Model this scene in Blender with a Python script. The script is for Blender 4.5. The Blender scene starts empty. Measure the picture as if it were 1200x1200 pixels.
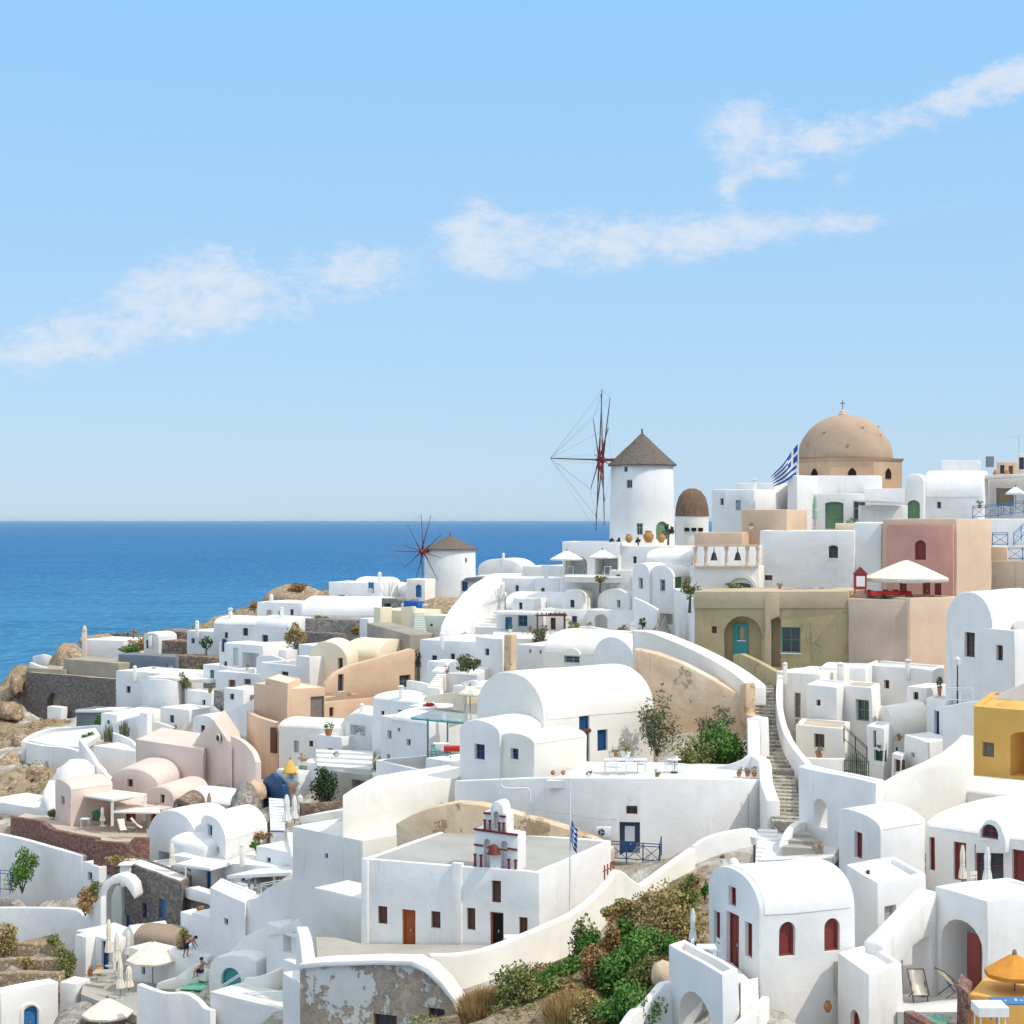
import bpy, bmesh, math, random
import numpy as np
from mathutils import Vector, Matrix, noise
scene = bpy.context.scene
COL = scene.collection
rnd = random.Random(11)
R = math.radians
# ------------------------------------------------------------------ camera
F = 1962.0          # focal length in pixels of the 1200 px photograph
HZ = 608.0          # row of the eye-level line in the photograph
cam = bpy.data.cameras.new('camera')
cam.sensor_width = 36.0
cam.lens = F / 1200.0 * 36.0
cam.shift_y = (HZ - 600.0) / 1200.0
cam.clip_start = 0.5
cam.clip_end = 300000.0
camo = bpy.data.objects.new('camera', cam)
camo.location = (0, 0, 0)
camo.rotation_euler = (R(90), 0, 0)
COL.objects.link(camo)
scene.camera = camo
# ------------------------------------------------------------------ light
SUN_AZ = Vector((0.90, -0.44)).normalized()
SUN_EL = R(52)
sun = bpy.data.lights.new('sun', 'SUN')
sun.energy = 2.0
sun.angle = R(0.6)
sun.color = (1.0, 0.93, 0.83)
suno = bpy.data.objects.new('sun', sun)
tosun = Vector((SUN_AZ.x * math.cos(SUN_EL), SUN_AZ.y * math.cos(SUN_EL), math.sin(SUN_EL)))
suno.rotation_euler = tosun.to_track_quat('Z', 'Y').to_euler()
suno.location = tosun * 300
COL.objects.link(suno)
scene.view_settings.view_transform = 'Standard'
scene.view_settings.look = 'None'
scene.view_settings.exposure = 0.42
scene.view_settings.gamma = 1.0
# ------------------------------------------------------------------ sky with a band of broken cloud
world = bpy.data.worlds.new('World')
scene.world = world
world.use_nodes = True
wt = world.node_tree
wt.nodes.clear()
def WN(t, **kw):
 n = wt.nodes.new(t)
 for k, v in kw.items():
  setattr(n, k, v)
 return n
def WM(op, a, b=None, c=None, clamp=False):
 n = wt.nodes.new('ShaderNodeMath')
 n.operation = op
 n.use_clamp = clamp
 for i, v in enumerate((a, b, c)):
  if v is None:
   continue
  if isinstance(v, (int, float)):
   n.inputs[i].default_value = v
  else:
   wt.links.new(v, n.inputs[i])
 return n.outputs[0]
SKY_STRENGTH = 0.15
SKY_TINT = (1.0, 1.15, 1.30)
sky = WN('ShaderNodeTexSky', sky_type='NISHITA', sun_disc=False)
sky.sun_elevation = SUN_EL
sky.sun_rotation = math.atan2(SUN_AZ.x, SUN_AZ.y)
sky.altitude = 0
sky.air_density = 1.0
sky.dust_density = 0.4
sky.ozone_density = 3.0
tint = WN('ShaderNodeMix', data_type='RGBA', blend_type='MULTIPLY')
tint.inputs[0].default_value = 1.0
wt.links.new(sky.outputs[0], tint.inputs[6])
tint.inputs[7].default_value = (*SKY_TINT, 1)
tc = WN('ShaderNodeTexCoord')
sep = WN('ShaderNodeSeparateXYZ')
wt.links.new(tc.outputs['Generated'], sep.inputs[0])
yy = WM('MAXIMUM', sep.outputs[1], 0.05)
U = WM('DIVIDE', sep.outputs[0], yy)
V = WM('DIVIDE', sep.outputs[2], yy)
# summer haze toward the sea; the unseen overhead sky is brightened to add fill
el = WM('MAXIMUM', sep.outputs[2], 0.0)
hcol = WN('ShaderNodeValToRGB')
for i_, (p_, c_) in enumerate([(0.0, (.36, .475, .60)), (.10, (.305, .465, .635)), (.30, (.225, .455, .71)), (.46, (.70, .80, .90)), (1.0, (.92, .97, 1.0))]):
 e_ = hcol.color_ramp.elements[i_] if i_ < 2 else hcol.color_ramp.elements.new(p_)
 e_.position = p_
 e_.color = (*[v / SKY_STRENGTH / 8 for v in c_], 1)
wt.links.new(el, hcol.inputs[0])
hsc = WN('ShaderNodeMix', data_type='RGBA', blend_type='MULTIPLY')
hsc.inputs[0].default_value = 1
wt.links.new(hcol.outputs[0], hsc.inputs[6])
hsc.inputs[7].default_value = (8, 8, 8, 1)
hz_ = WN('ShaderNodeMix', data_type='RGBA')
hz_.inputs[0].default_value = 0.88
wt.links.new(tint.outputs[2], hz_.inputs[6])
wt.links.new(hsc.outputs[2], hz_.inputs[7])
cmb = WN('ShaderNodeCombineXYZ')
wt.links.new(U, cmb.inputs[0])
wt.links.new(WM('MULTIPLY', V, 1.7), cmb.inputs[1])
def fbm(scale, detail, rough, off):
 mp = WN('ShaderNodeMapping')
 mp.inputs['Location'].default_value = off
 wt.links.new(cmb.outputs[0], mp.inputs[0])
 n = WN('ShaderNodeTexNoise')
 n.inputs['Scale'].default_value = scale
 n.inputs['Detail'].default_value = detail
 n.inputs['Roughness'].default_value = rough
 n.inputs['Distortion'].default_value = 0.25
 wt.links.new(mp.outputs[0], n.inputs['Vector'])
 return n.outputs['Fac']
def blob(px, py, rx, ry, deg, amp):
 """soft elliptical patch of cloud cover in direction space"""
 u0, v0 = (px - 600) / F, (HZ - py) / F
 a = R(deg)
 du = WM('SUBTRACT', U, u0)
 dv = WM('SUBTRACT', V, v0)
 s = WM('ADD', WM('MULTIPLY', du, math.cos(a) / (rx / F)), WM('MULTIPLY', dv, math.sin(a) / (rx / F)))
 t = WM('ADD', WM('MULTIPLY', du, -math.sin(a) / (ry / F)), WM('MULTIPLY', dv, math.cos(a) / (ry / F)))
 r2 = WM('ADD', WM('MULTIPLY', s, s), WM('MULTIPLY', t, t))
 return WM('MULTIPLY', WM('EXPONENT', WM('MULTIPLY', r2, -1.0)), amp)
cover = None
for b in [(60, 398, 90, 22, 12, .75), (170, 352, 95, 36, 16, .85), (270, 335, 90, 38, 5, .8), (420, 312, 50, 30, 0, .75),
   (200, 388, 220, 26, 12, .45), (570, 275, 48, 34, 0, 1.0), (680, 275, 120, 34, 0, .85), (850, 272, 115, 21, 5, .85),
   (1020, 255, 110, 16, 8, .5), (880, 138, 46, 28, 15, .85), (960, 158, 110, 22, 8, .8), (1090, 125, 120, 18, 20, .95),
   (1200, 90, 70, 20, 20, .95), (905, 197, 40, 13, 0, .7), (990, 205, 30, 18, 30, .6), (855, 220, 16, 20, 0, .45),
   (1090, 388, 190, 12, 0, .22)]:
 g = blob(b[0], b[1], b[2] * 1.08, b[3] * 1.22, b[4], b[5])
 cover = g if cover is None else WM('ADD', cover, g)
n1 = fbm(58.0, 12.0, 0.70, (3.1, 0.4, 0.0))
n3 = fbm(19.0, 9.0, 0.62, (1.7, 5.2, 0.0))
n2 = fbm(8.0, 4.0, 0.5, (7.7, 2.2, 0.0))
nn = WM('ADD', WM('ADD', WM('MULTIPLY', WM('SUBTRACT', n1, 0.5), 1.9), WM('MULTIPLY', WM('SUBTRACT', n3, 0.5), 1.6)), WM('MULTIPLY', WM('SUBTRACT', n2, 0.5), 1.0))
cv = WM('MINIMUM', cover, 1.1)
dens = WM('MULTIPLY', WM('ADD', WM('SUBTRACT', WM('MULTIPLY', cv, 0.90), 0.20), nn), WM('MINIMUM', WM('MULTIPLY', cv, 2.2), 1.0))
mr = WN('ShaderNodeMapRange', interpolation_type='SMOOTHSTEP')
wt.links.new(dens, mr.inputs['Value'])
mr.inputs['From Min'].default_value = 0.0
mr.inputs['From Max'].default_value = 1.05
front = WM('GREATER_THAN', sep.outputs[1], 0.1)
cf = WM('MULTIPLY', WM('MULTIPLY', mr.outputs[0], front), 0.68)
mix = WN('ShaderNodeMix', data_type='RGBA')
wt.links.new(cf, mix.inputs[0])
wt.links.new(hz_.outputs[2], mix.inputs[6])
CL = 0.66 / SKY_STRENGTH
mix.inputs[7].default_value = (CL * 0.95, CL * 0.97, CL * 1.03, 1)
bg = WN('ShaderNodeBackground')
bg.inputs[1].default_value = SKY_STRENGTH
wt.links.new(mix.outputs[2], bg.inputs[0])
wo = WN('ShaderNodeOutputWorld')
wt.links.new(bg.outputs[0], wo.inputs[0])
# ------------------------------------------------------------------ materials
MATS = {}
class NT:
 """small helper to wire a material's node tree"""
 def __init__(s, name):
  s.m = bpy.data.materials.new(name)
  s.m.use_nodes = True
  s.t = s.m.node_tree
  s.b = s.t.nodes['Principled BSDF']
  s.geo = s.n('ShaderNodeNewGeometry')
  s.pos = s.geo.outputs['Position']
  MATS[name] = s.m
 def n(s, t, **kw):
  x = s.t.nodes.new(t)
  for k, v in kw.items():
   setattr(x, k, v)
  return x
 def put(s, sock, v):
  if isinstance(v, (int, float)):
   sock.default_value = v
  elif isinstance(v, tuple):
   sock.default_value = (*v, 1) if len(v) == 3 and len(sock.default_value) == 4 else v
  else:
   s.t.links.new(v, sock)
 def math(s, op, a, b=None, clamp=False):
  x = s.n('ShaderNodeMath', operation=op, use_clamp=clamp)
  s.put(x.inputs[0], a)
  if b is not None:
   s.put(x.inputs[1], b)
  return x.outputs[0]
 def noise(s, scale, detail=4, rough=.55, stretch=None, vec=None):
  x = s.n('ShaderNodeTexNoise')
  x.inputs['Scale'].default_value = scale
  x.inputs['Detail'].default_value = detail
  x.inputs['Roughness'].default_value = rough
  v = vec or s.pos
  if stretch:
   mp = s.n('ShaderNodeMapping')
   mp.inputs['Scale'].default_value = stretch
   s.t.links.new(v, mp.inputs[0])
   v = mp.outputs[0]
  s.t.links.new(v, x.inputs['Vector'])
  return x.outputs['Fac']
 def ramp(s, f, lo, hi, a=0.0, b=1.0):
  x = s.n('ShaderNodeMapRange', interpolation_type='SMOOTHSTEP')
  s.put(x.inputs['Value'], f)
  x.inputs['From Min'].default_value = lo
  x.inputs['From Max'].default_value = hi
  x.inputs['To Min'].default_value = a
  x.inputs['To Max'].default_value = b
  return x.outputs[0]
 def mix(s, f, a, b, mode='MIX'):
  x = s.n('ShaderNodeMix', data_type='RGBA', blend_type=mode)
  s.put(x.inputs[0], f)
  s.put(x.inputs[6], a)
  s.put(x.inputs[7], b)
  return x.outputs[2]
 def bump(s, h, strength=.3, dist=.05):
  x = s.n('ShaderNodeBump')
  x.inputs['Strength'].default_value = strength
  x.inputs['Distance'].default_value = dist
  s.put(x.inputs['Height'], h)
  s.t.links.new(x.outputs[0], s.b.inputs['Normal'])
 def done(s, col, rough=.85, spec=.3):
  s.put(s.b.inputs['Base Color'], col)
  s.put(s.b.inputs['Roughness'], rough)
  s.b.inputs['Specular IOR Level'].default_value = spec
  return s.m
def plaster(name, c, c2=None, stain=(.5, .45, .38), amt=.25, weather=.5, patch=None):
 """trowelled limewash: blotches, rain streaks, hairline dirt, uneven surface"""
 m = NT(name)
 c2 = c2 or tuple(x * .93 for x in c)
 col = m.mix(m.ramp(m.noise(.35, 5), .35, .7), c, c2)
 streak = m.noise(1.0, 6, .65, (2.6, 2.6, .22))
 big = m.noise(.22, 3)
 f = m.math('MULTIPLY', m.ramp(streak, .52, .80), m.ramp(big, .38, .68))
 col = m.mix(m.math('MULTIPLY', f, amt * weather * 2), col, stain)
 rep = m.n('ShaderNodeTexVoronoi')
 rep.inputs['Scale'].default_value = .45
 m.t.links.new(m.pos, rep.inputs['Vector'])
 rs = m.n('ShaderNodeSeparateColor')
 m.t.links.new(rep.outputs['Color'], rs.inputs[0])
 col = m.mix(m.math('MULTIPLY', m.ramp(rs.outputs[0], .55, .6), m.ramp(m.noise(1.1, 4), .45, .55, 0, .28)), col, tuple(x * .86 for x in c))
 spots = m.ramp(m.noise(2.3, 6, .7), .66, .80)
 col = m.mix(m.math('MULTIPLY', spots, amt), col, stain)
 if patch:
  pn = m.math('ADD', m.noise(.5, 12, .72), m.math('MULTIPLY', m.math('SUBTRACT', m.noise(1.6, 8, .7, (1.6, 1.6, .5)), .5), .22))
  p = m.ramp(pn, patch[1], patch[1] + .03)
  brk = m.mix(m.ramp(m.noise(3.2, 8, .7), .4, .65), patch[0], tuple(x * .72 for x in patch[0]))
  brk = m.mix(m.ramp(pn, patch[1] + .10, patch[1] + .14), brk, tuple(min(1, x * 1.25) for x in patch[0]))
  col = m.mix(p, col, brk)
 h = m.math('ADD', m.math('MULTIPLY', m.noise(.8, 3), 1.0), m.math('MULTIPLY', m.noise(7, 4), .18))
 if patch:
  h = m.math('SUBTRACT', h, m.math('MULTIPLY', p, .45))
 m.bump(h, .35 if not patch else .7, .12)
 return m.done(col, .9, .15)
W1 = (.835, .81, .775)
plaster('white', W1, (.755, .735, .71), (.56, .50, .43), .42, .8)
plaster('white_b', (.81, .79, .765), (.72, .70, .68), (.58, .55, .5), .3, .8)
plaster('white_c', (.835, .795, .72), (.79, .74, .65), (.6, .54, .45), .3, .7)
plaster('white_old', (.78, .76, .71), (.70, .67, .60), (.48, .42, .34), .45, .9)
plaster('cream', (.85, .74, .55), (.80, .68, .49), (.55, .48, .36), .3)
plaster('peach', (.70, .50, .35), (.64, .445, .305), (.42, .30, .21), .3)
plaster('peach_pale', (.72, .53, .38), (.65, .47, .34), (.45, .34, .26), .4)
plaster('peach_wall', (.74, .51, .33), (.80, .65, .48), (.36, .24, .15), .6, 1.0, ((.58, .37, .22), .58))
plaster('pale_pink', (.73, .60, .52), (.67, .54, .465), (.5, .4, .36), .3)
plaster('dusk_pink', (.66, .345, .275), (.58, .29, .235), (.33, .17, .14), .4)
plaster('olive', (.49, .395, .225), (.41, .325, .18), (.22, .175, .095), .7, 1.0, ((.52, .43, .25), .60))
plaster('olive_pale', (.56, .45, .30), (.48, .38, .24), (.2, .15, .1), .6, 1.0)
plaster('stain_rose', (.58, .45, .35), (.48, .37, .285), (.2, .16, .13), .7, 1.0)
plaster('ochre', (.72, .42, .12), (.66, .38, .10), (.46, .26, .07), .3)
plaster('dome_tan', (.48, .345, .245), (.41, .285, .20), (.27, .18, .11), .5)
plaster('drum_tan', (.60, .41, .27), (.52, .34, .22), (.36, .23, .15), .6)
plaster('greywall', (.36, .33, .27), (.30, .27, .22), (.2, .18, .15), .5)
plaster('tan_wall', (.42, .36, .27), (.36, .30, .22), (.25, .2, .15), .6)
plaster('slate_wall', (.20, .225, .25), (.17, .19, .21), (.13, .14, .15), .4)
plaster('grey_roof', (.42, .41, .38), (.36, .35, .32), (.25, .24, .22), .5)
plaster('beige_stone', (.63, .45, .29), (.72, .58, .41), (.34, .24, .15), .8, 1.0, ((.44, .31, .19), .55))
plaster('peeling', (.74, .70, .64), (.68, .64, .57), (.5, .42, .33), .5, 1.0, ((.47, .36, .27), .50))
plaster('pave_grey', (.46, .43, .37), (.39, .36, .31), (.27, .24, .2), .5)
plaster('pave_white', (.74, .72, .68), (.66, .65, .62), (.45, .42, .38), .5)
plaster('pave_tan', (.56, .47, .37), (.48, .40, .31), (.33, .27, .2), .6)
plaster('mint', (.64, .67, .59), (.58, .61, .54), (.4, .44, .4), .3)
def stone(name, cols, mortar, scale=2.2, flat=1.6, mw=.06):
 m = NT(name)
 mp = m.n('ShaderNodeMapping')
 mp.inputs['Scale'].default_value = (1, 1, flat)
 wob = m.n('ShaderNodeTexNoise')
 wob.inputs['Scale'].default_value = 1.5
 m.t.links.new(m.pos, wob.inputs['Vector'])
 add = m.n('ShaderNodeVectorMath', operation='ADD')
 sc = m.n('ShaderNodeVectorMath', operation='SCALE')
 sc.inputs['Scale'].default_value = .35
 m.t.links.new(wob.outputs['Color'], sc.inputs[0])
 m.t.links.new(m.pos, add.inputs[0])
 m.t.links.new(sc.outputs[0], add.inputs[1])
 m.t.links.new(add.outputs[0], mp.inputs[0])
 v = m.n('ShaderNodeTexVoronoi')
 v.inputs['Scale'].default_value = scale
 m.t.links.new(mp.outputs[0], v.inputs['Vector'])
 e = m.n('ShaderNodeTexVoronoi', feature='DISTANCE_TO_EDGE')
 e.inputs['Scale'].default_value = scale
 m.t.links.new(mp.outputs[0], e.inputs['Vector'])
 sp = m.n('ShaderNodeSeparateColor')
 m.t.links.new(v.outputs['Color'], sp.inputs[0])
 c = m.mix(m.ramp(sp.outputs[0], .2, .8), cols[0], cols[1])
 c = m.mix(m.ramp(sp.outputs[1], .62, .8), c, cols[2])
 c = m.mix(m.math('MULTIPLY', m.noise(5, 4), .5), c, tuple(x * .6 for x in cols[0]))
 k = m.ramp(e.outputs['Distance'], mw * .4, mw)
 col = m.mix(k, mortar, c)
 m.bump(m.math('ADD', m.ramp(e.outputs['Distance'], 0, .16), m.math('MULTIPLY', m.noise(9, 3), .3)), .8, .08)
 return m.done(col, .92, .15)
stone('dark_stone', [(.15, .13, .125), (.23, .195, .175), (.34, .29, .25)], (.30, .265, .23), 3.8)
stone('brown_stone', [(.20, .13, .09), (.30, .20, .14), (.42, .33, .25)], (.30, .24, .18), 2.4)
stone('grey_stone', [(.22, .20, .18), (.34, .30, .26), (.46, .41, .35)], (.42, .38, .33), 2.2)
stone('red_stone', [(.22, .095, .075), (.28, .13, .10), (.35, .2, .16)], (.3, .2, .17), 3.0)
stone('step_stone', [(.30, .26, .21), (.42, .37, .30), (.52, .47, .4)], (.5, .46, .4), 1.8, 1.0)
stone('tan_rubble', [(.40, .28, .17), (.52, .38, .25), (.62, .50, .36)], (.33, .23, .14), 3.0, 1.0)
def paint(name, c, rough=.5, spec=.35, var=.15):
 m = NT(name)
 col = m.mix(m.ramp(m.noise(3.0, 5, .6), .35, .75), c, tuple(x * (1 - var) for x in c))
 m.bump(m.noise(18, 3), .12, .02)
 return m.done(col, rough, spec)
paint('blue', (.016, .075, .20), .45)
paint('sky_blue', (.035, .18, .40), .45)
paint('teal', (.06, .24, .26), .5)
paint('green', (.14, .25, .14), .55)
paint('dark_green', (.03, .10, .06), .55)
paint('turquoise', (.05, .30, .30), .5)
paint('red_paint', (.235, .042, .035), .5)
paint('bright_red', (.42, .03, .03), .5)
paint('orange_wood', (.36, .085, .018), .5)
paint('brown_wood', (.13, .055, .035), .6)
paint('grey_wood', (.22, .19, .16), .7)
paint('mast_wood', (.12, .085, .065), .7)
paint('mast_red', (.17, .03, .022), .6)
paint('iron', (.025, .027, .03), .5)
paint('white_paint', (.80, .80, .80), .45)
paint('grey_paint', (.42, .44, .44), .5)
paint('terracotta', (.46, .20, .09), .8, .15)
paint('pot_orange', (.50, .25, .10), .8, .15)
paint('cloth_cream', (.84, .76, .62), .9, .05)
paint('cloth_white', (.80, .78, .74), .9, .05)
paint('cloth_orange', (.72, .30, .06), .9, .05)
paint('cloth_yellow', (.75, .48, .12), .9, .05)
paint('cloth_red', (.5, .05, .04), .9, .05)
paint('cloth_blue', (.04, .16, .48), .9, .05)
paint('cloth_tan', (.36, .27, .20), .9, .05)
paint('skin', (.42, .22, .14), .6, .3)
paint('hair', (.02, .014, .01), .6, .3)
paint('swim', (.02, .025, .06), .8, .1)
paint('pale_green', (.35, .52, .40), .6)
paint('flower_red', (.45, .05, .07), .8, .1, .5)
paint('flower_pink', (.55, .2, .22), .8, .1, .5)
paint('steel', (.45, .46, .48), .35)
m = NT('pool'); m.bump(m.noise(4, 3), .05, .02); m.done((.10, .42, .26), .08, .5)
def thatch(name, a, b):
 m = NT(name)
 col = m.mix(m.ramp(m.noise(2.0, 6, .7, (3, 3, .5)), .35, .7), a, b)
 m.bump(m.noise(5, 5, .7, (3, 3, .6)), .9, .15)
 return m.done(col, .95, .05)
thatch('thatch', (.15, .125, .105), (.27, .225, .185))
thatch('thatch_brown', (.19, .12, .08), (.29, .19, .13))
m = NT('glass'); m.done((.035, .05, .065), .12, .6)
m = NT('glass_blue'); m.done((.02, .06, .13), .15, .6)
m = NT('roof_glass'); m.b.inputs['Transmission Weight'].default_value = .6; m.done((.55, .68, .66), .1, .5)
m = NT('flag_blue'); m.done((.02, .09, .36), .8, .1)
m = NT('dark'); m.done((.018, .016, .015), .8, .1)
def leaf(name, a, b, c):
 m = NT(name)
 oi = m.geo.outputs['Random Per Island']
 col = m.mix(m.ramp(oi, .0, 1.0), a, b)
 col = m.mix(m.math('MULTIPLY', m.ramp(m.noise(1.6, 3), .45, .7), .7), col, c)
 mat = m.done(col, .7, .2)
 m.b.inputs['Transmission Weight'].default_value = 0
 return mat
leaf('leaf_green', (.05, .14, .025), (.12, .25, .045), (.19, .28, .07))
leaf('leaf_dark', (.022, .05, .016), (.05, .09, .03), (.09, .11, .04))
leaf('leaf_olive', (.13, .16, .045), (.23, .235, .075), (.31, .26, .10))
leaf('leaf_grey', (.12, .14, .07), (.2, .2, .11), (.26, .24, .15))
leaf('leaf_dry', (.32, .24, .09), (.44, .34, .15), (.26, .20, .07))
leaf('leaf_straw', (.42, .27, .10), (.54, .37, .16), (.30, .18, .07))
leaf('leaf_rust', (.34, .19, .085), (.42, .26, .12), (.25, .17, .06))
# ------------------------------------------------------------------ small geometry kit
def W(px, py, d):
 """world point at depth d seen at photograph pixel (px, py)"""
 return Vector(((px - 600) / F * d, d, (HZ - py) / F * d))
def P2(px, d):
 return Vector(((px - 600) / F * d, d))
def Z(py, d):
 return (HZ - py) / F * d
CTRL = []           # ground control points x, y, z, rockiness
def ctrl(px, py, d, rock=0.0):
 p = W(px, py, d)
 CTRL.append((p.x, p.y, p.z, rock))
def mesh_obj(name, verts, faces, mat, parent=None, smooth=None, loc=None):
 """link one mesh object; verts are world coordinates"""
 me = bpy.data.meshes.new(name)
 o = bpy.data.objects.new(name, me)
 base = Vector(loc) if loc is not None else (parent_origin(parent) if parent else Vector((0, 0, 0)))
 me.from_pydata([tuple(Vector(v) - base) for v in verts], [], faces)
 me.update()
 if mat:
  me.materials.append(MATS[mat])
 COL.objects.link(o)
 if parent:
  o.parent = parent
  if parent.get('_sub'):
   pass
 else:
  o.location = base
 if smooth is not None:
  me.polygons.foreach_set('use_smooth', [True] * len(me.polygons))
  if smooth < 180:
   me.set_sharp_from_angle(angle=R(smooth))
 return o
ORIG = {}
def parent_origin(p):
 if p is None:
  return Vector((0, 0, 0))
 q = p
 v = Vector((0, 0, 0))
 while q is not None:
  v = v + q.location
  q = q.parent
 return v
def tag(o, label=None, cat=None, group=None, kind=None):
 if label: o['label'] = label
 if cat: o['category'] = cat
 if group: o['group'] = group
 if kind: o['kind'] = kind
 return o
def thing(name, label, cat, loc, group=None):
 o = bpy.data.objects.new(name, None)
 o.empty_display_size = .3
 o.location = loc
 COL.objects.link(o)
 return tag(o, label, cat, group)
class G:
 """collects plain shapes, then links them as one mesh"""
 def __init__(s):
  s.v, s.f = [], []
 def add(s, vs, fs):
  k = len(s.v)
  s.v += [Vector(x) for x in vs]
  s.f += [tuple(i + k for i in f) for f in fs]
  return s
 def box(s, c, sx, sy, sz, rot=0.0, tilt=None):
  """box with centre c"""
  M = Matrix.Rotation(rot, 3, 'Z')
  if tilt is not None:
   M = M @ tilt
  vs = [Vector(c) + M @ Vector((x * sx / 2, y * sy / 2, z * sz / 2)) for z in (-1, 1) for x, y in ((-1, -1), (1, -1), (1, 1), (-1, 1))]
  return s.add(vs, [(3, 2, 1, 0), (4, 5, 6, 7), (0, 1, 5, 4), (1, 2, 6, 5), (2, 3, 7, 6), (3, 0, 4, 7)])
 def tube(s, a, b, r0, r1=None, n=8):
  a, b = Vector(a), Vector(b)
  r1 = r0 if r1 is None else r1
  t = (b - a).normalized()
  x = t.orthogonal().normalized()
  y = t.cross(x)
  vs = [a + (x * math.cos(6.2832 * i / n) + y * math.sin(6.2832 * i / n)) * r0 for i in range(n)]
  vs += [b + (x * math.cos(6.2832 * i / n) + y * math.sin(6.2832 * i / n)) * r1 for i in range(n)]
  fs = [(i, (i + 1) % n, n + (i + 1) % n, n + i) for i in range(n)] + [tuple(range(n - 1, -1, -1)), tuple(range(n, 2 * n))]
  return s.add(vs, fs)
 def lathe(s, c, prof, n=24, sx=1.0, fold=0.0, nf=8, ph=0.0):
  """profile of (radius, z) about a vertical axis at c"""
  vs, fs = [], []
  for (r, z) in prof:
   for i in range(n):
    a = 6.28318 * i / n + ph
    rr = r * (1 + fold * math.cos(nf * a))
    vs.append(Vector(c) + Vector((rr * math.cos(a) * sx, rr * math.sin(a), z)))
  m_ = len(prof)
  for k in range(m_ - 1):
   for i in range(n):
    fs.append((k * n + i, k * n + (i + 1) % n, (k + 1) * n + (i + 1) % n, (k + 1) * n + i))
  fs.append(tuple(range(n - 1, -1, -1)))
  fs.append(tuple((m_ - 1) * n + i for i in range(n)))
  return s.add(vs, fs)
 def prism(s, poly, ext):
  """closed prism: 3-D polygon poly swept by vector ext"""
  n = len(poly)
  ext = Vector(ext)
  vs = [Vector(p) for p in poly] + [Vector(p) + ext for p in poly]
  fs = [tuple(range(n)), tuple(range(2 * n - 1, n - 1, -1))]
  fs += [(i, n + i, n + (i + 1) % n, (i + 1) % n) for i in range(n)]
  return s.add(vs, fs)
 def build(s, name, mat, parent=None, smooth=None, loc=None):
  o = mesh_obj(name, s.v, s.f, mat, parent, None, loc)
  bm = bmesh.new()
  bm.from_mesh(o.data)
  bmesh.ops.recalc_face_normals(bm, faces=bm.faces)
  bm.to_mesh(o.data)
  bm.free()
  if smooth is not None:
   o.data.polygons.foreach_set('use_smooth', [True] * len(o.data.polygons))
   if smooth < 180:
    o.data.set_sharp_from_angle(angle=R(smooth))
  return o
def finish(o, bevel=0.0, cutter=None, seg=2, smooth=35):
 """round the edges, cut the openings, keep the result as plain mesh"""
 if bevel:
  b = o.modifiers.new('b', 'BEVEL')
  b.width = bevel
  b.segments = seg
  b.limit_method = 'ANGLE'
  b.angle_limit = R(32)
 if cutter:
  k = o.modifiers.new('k', 'BOOLEAN')
  k.operation = 'DIFFERENCE'
  k.solver = 'EXACT'
  k.object = cutter
 if bevel or cutter:
  dg = bpy.context.evaluated_depsgraph_get()
  dg.update()
  me = bpy.data.meshes.new_from_object(o.evaluated_get(dg))
  o.modifiers.clear()
  old = o.data
  o.data = me
  me.name = o.name
  bpy.data.meshes.remove(old)
  if cutter:
   cm = cutter.data
   bpy.data.objects.remove(cutter)
   bpy.data.meshes.remove(cm)
 o.data.polygons.foreach_set('use_smooth', [True] * len(o.data.polygons))
 o.data.set_sharp_from_angle(angle=R(smooth))
 return o
class Face:
 """vertical plane through plan points a -> b (left to right as seen), with its outward normal"""
 def __init__(s, a, b):
  s.a = Vector(a)
  s.t = (Vector(b) - s.a)
  s.len = s.t.length
  s.t.normalize()
  s.n = Vector((s.t.y, -s.t.x))
 def hit(s, px):
  """distance along the face where the sight line of column px meets it"""
  k = (px - 600) / F
  # a.x + u t.x = k (a.y + u t.y)
  den = s.t.x - k * s.t.y
  return (k * s.a.y - s.a.x) / (den if abs(den) > 1e-6 else 1e-6)
 def at(s, u, z, out=0.0):
  p = s.a + s.t * u + s.n * out
  return Vector((p.x, p.y, z))
 def rect(s, x0, y0, x1, y1):
  u0, u1 = s.hit(x0), s.hit(x1)
  um = (u0 + u1) / 2
  d = s.at(um, 0).y
  return min(u0, u1), max(u0, u1), Z(y1, d), Z(y0, d)
def arch_poly(u0, u1, z0, z1, arch):
 """outline in (u, z); arch = 0 square head, 1 full round head, .3 segmental"""
 if not arch:
  return [(u0, z0), (u1, z0), (u1, z1), (u0, z1)]
 r = (u1 - u0) / 2
 rise = min(r * arch, (z1 - z0) * .8)
 n = 10
 pts = [(u0, z0), (u1, z0)]
 for i in range(n + 1):
  a = math.pi * i / n
  pts.append(((u0 + u1) / 2 + r * math.cos(a), z1 - rise + rise * math.sin(a)))
 return pts
def inset(poly, k):
 cx = sum(p[0] for p in poly) / len(poly)
 z0, z1 = min(p[1] for p in poly), max(p[1] for p in poly)
 u0, u1 = min(p[0] for p in poly), max(p[0] for p in poly)
 fx = max(.2, 1 - 2 * k / (u1 - u0))
 fz = max(.2, 1 - 2 * k / (z1 - z0))
 cz = (z0 + z1) / 2
 cx = (u0 + u1) / 2
 return [(cx + (p[0] - cx) * fx, cz + (p[1] - cz) * fz) for p in poly]
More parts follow.
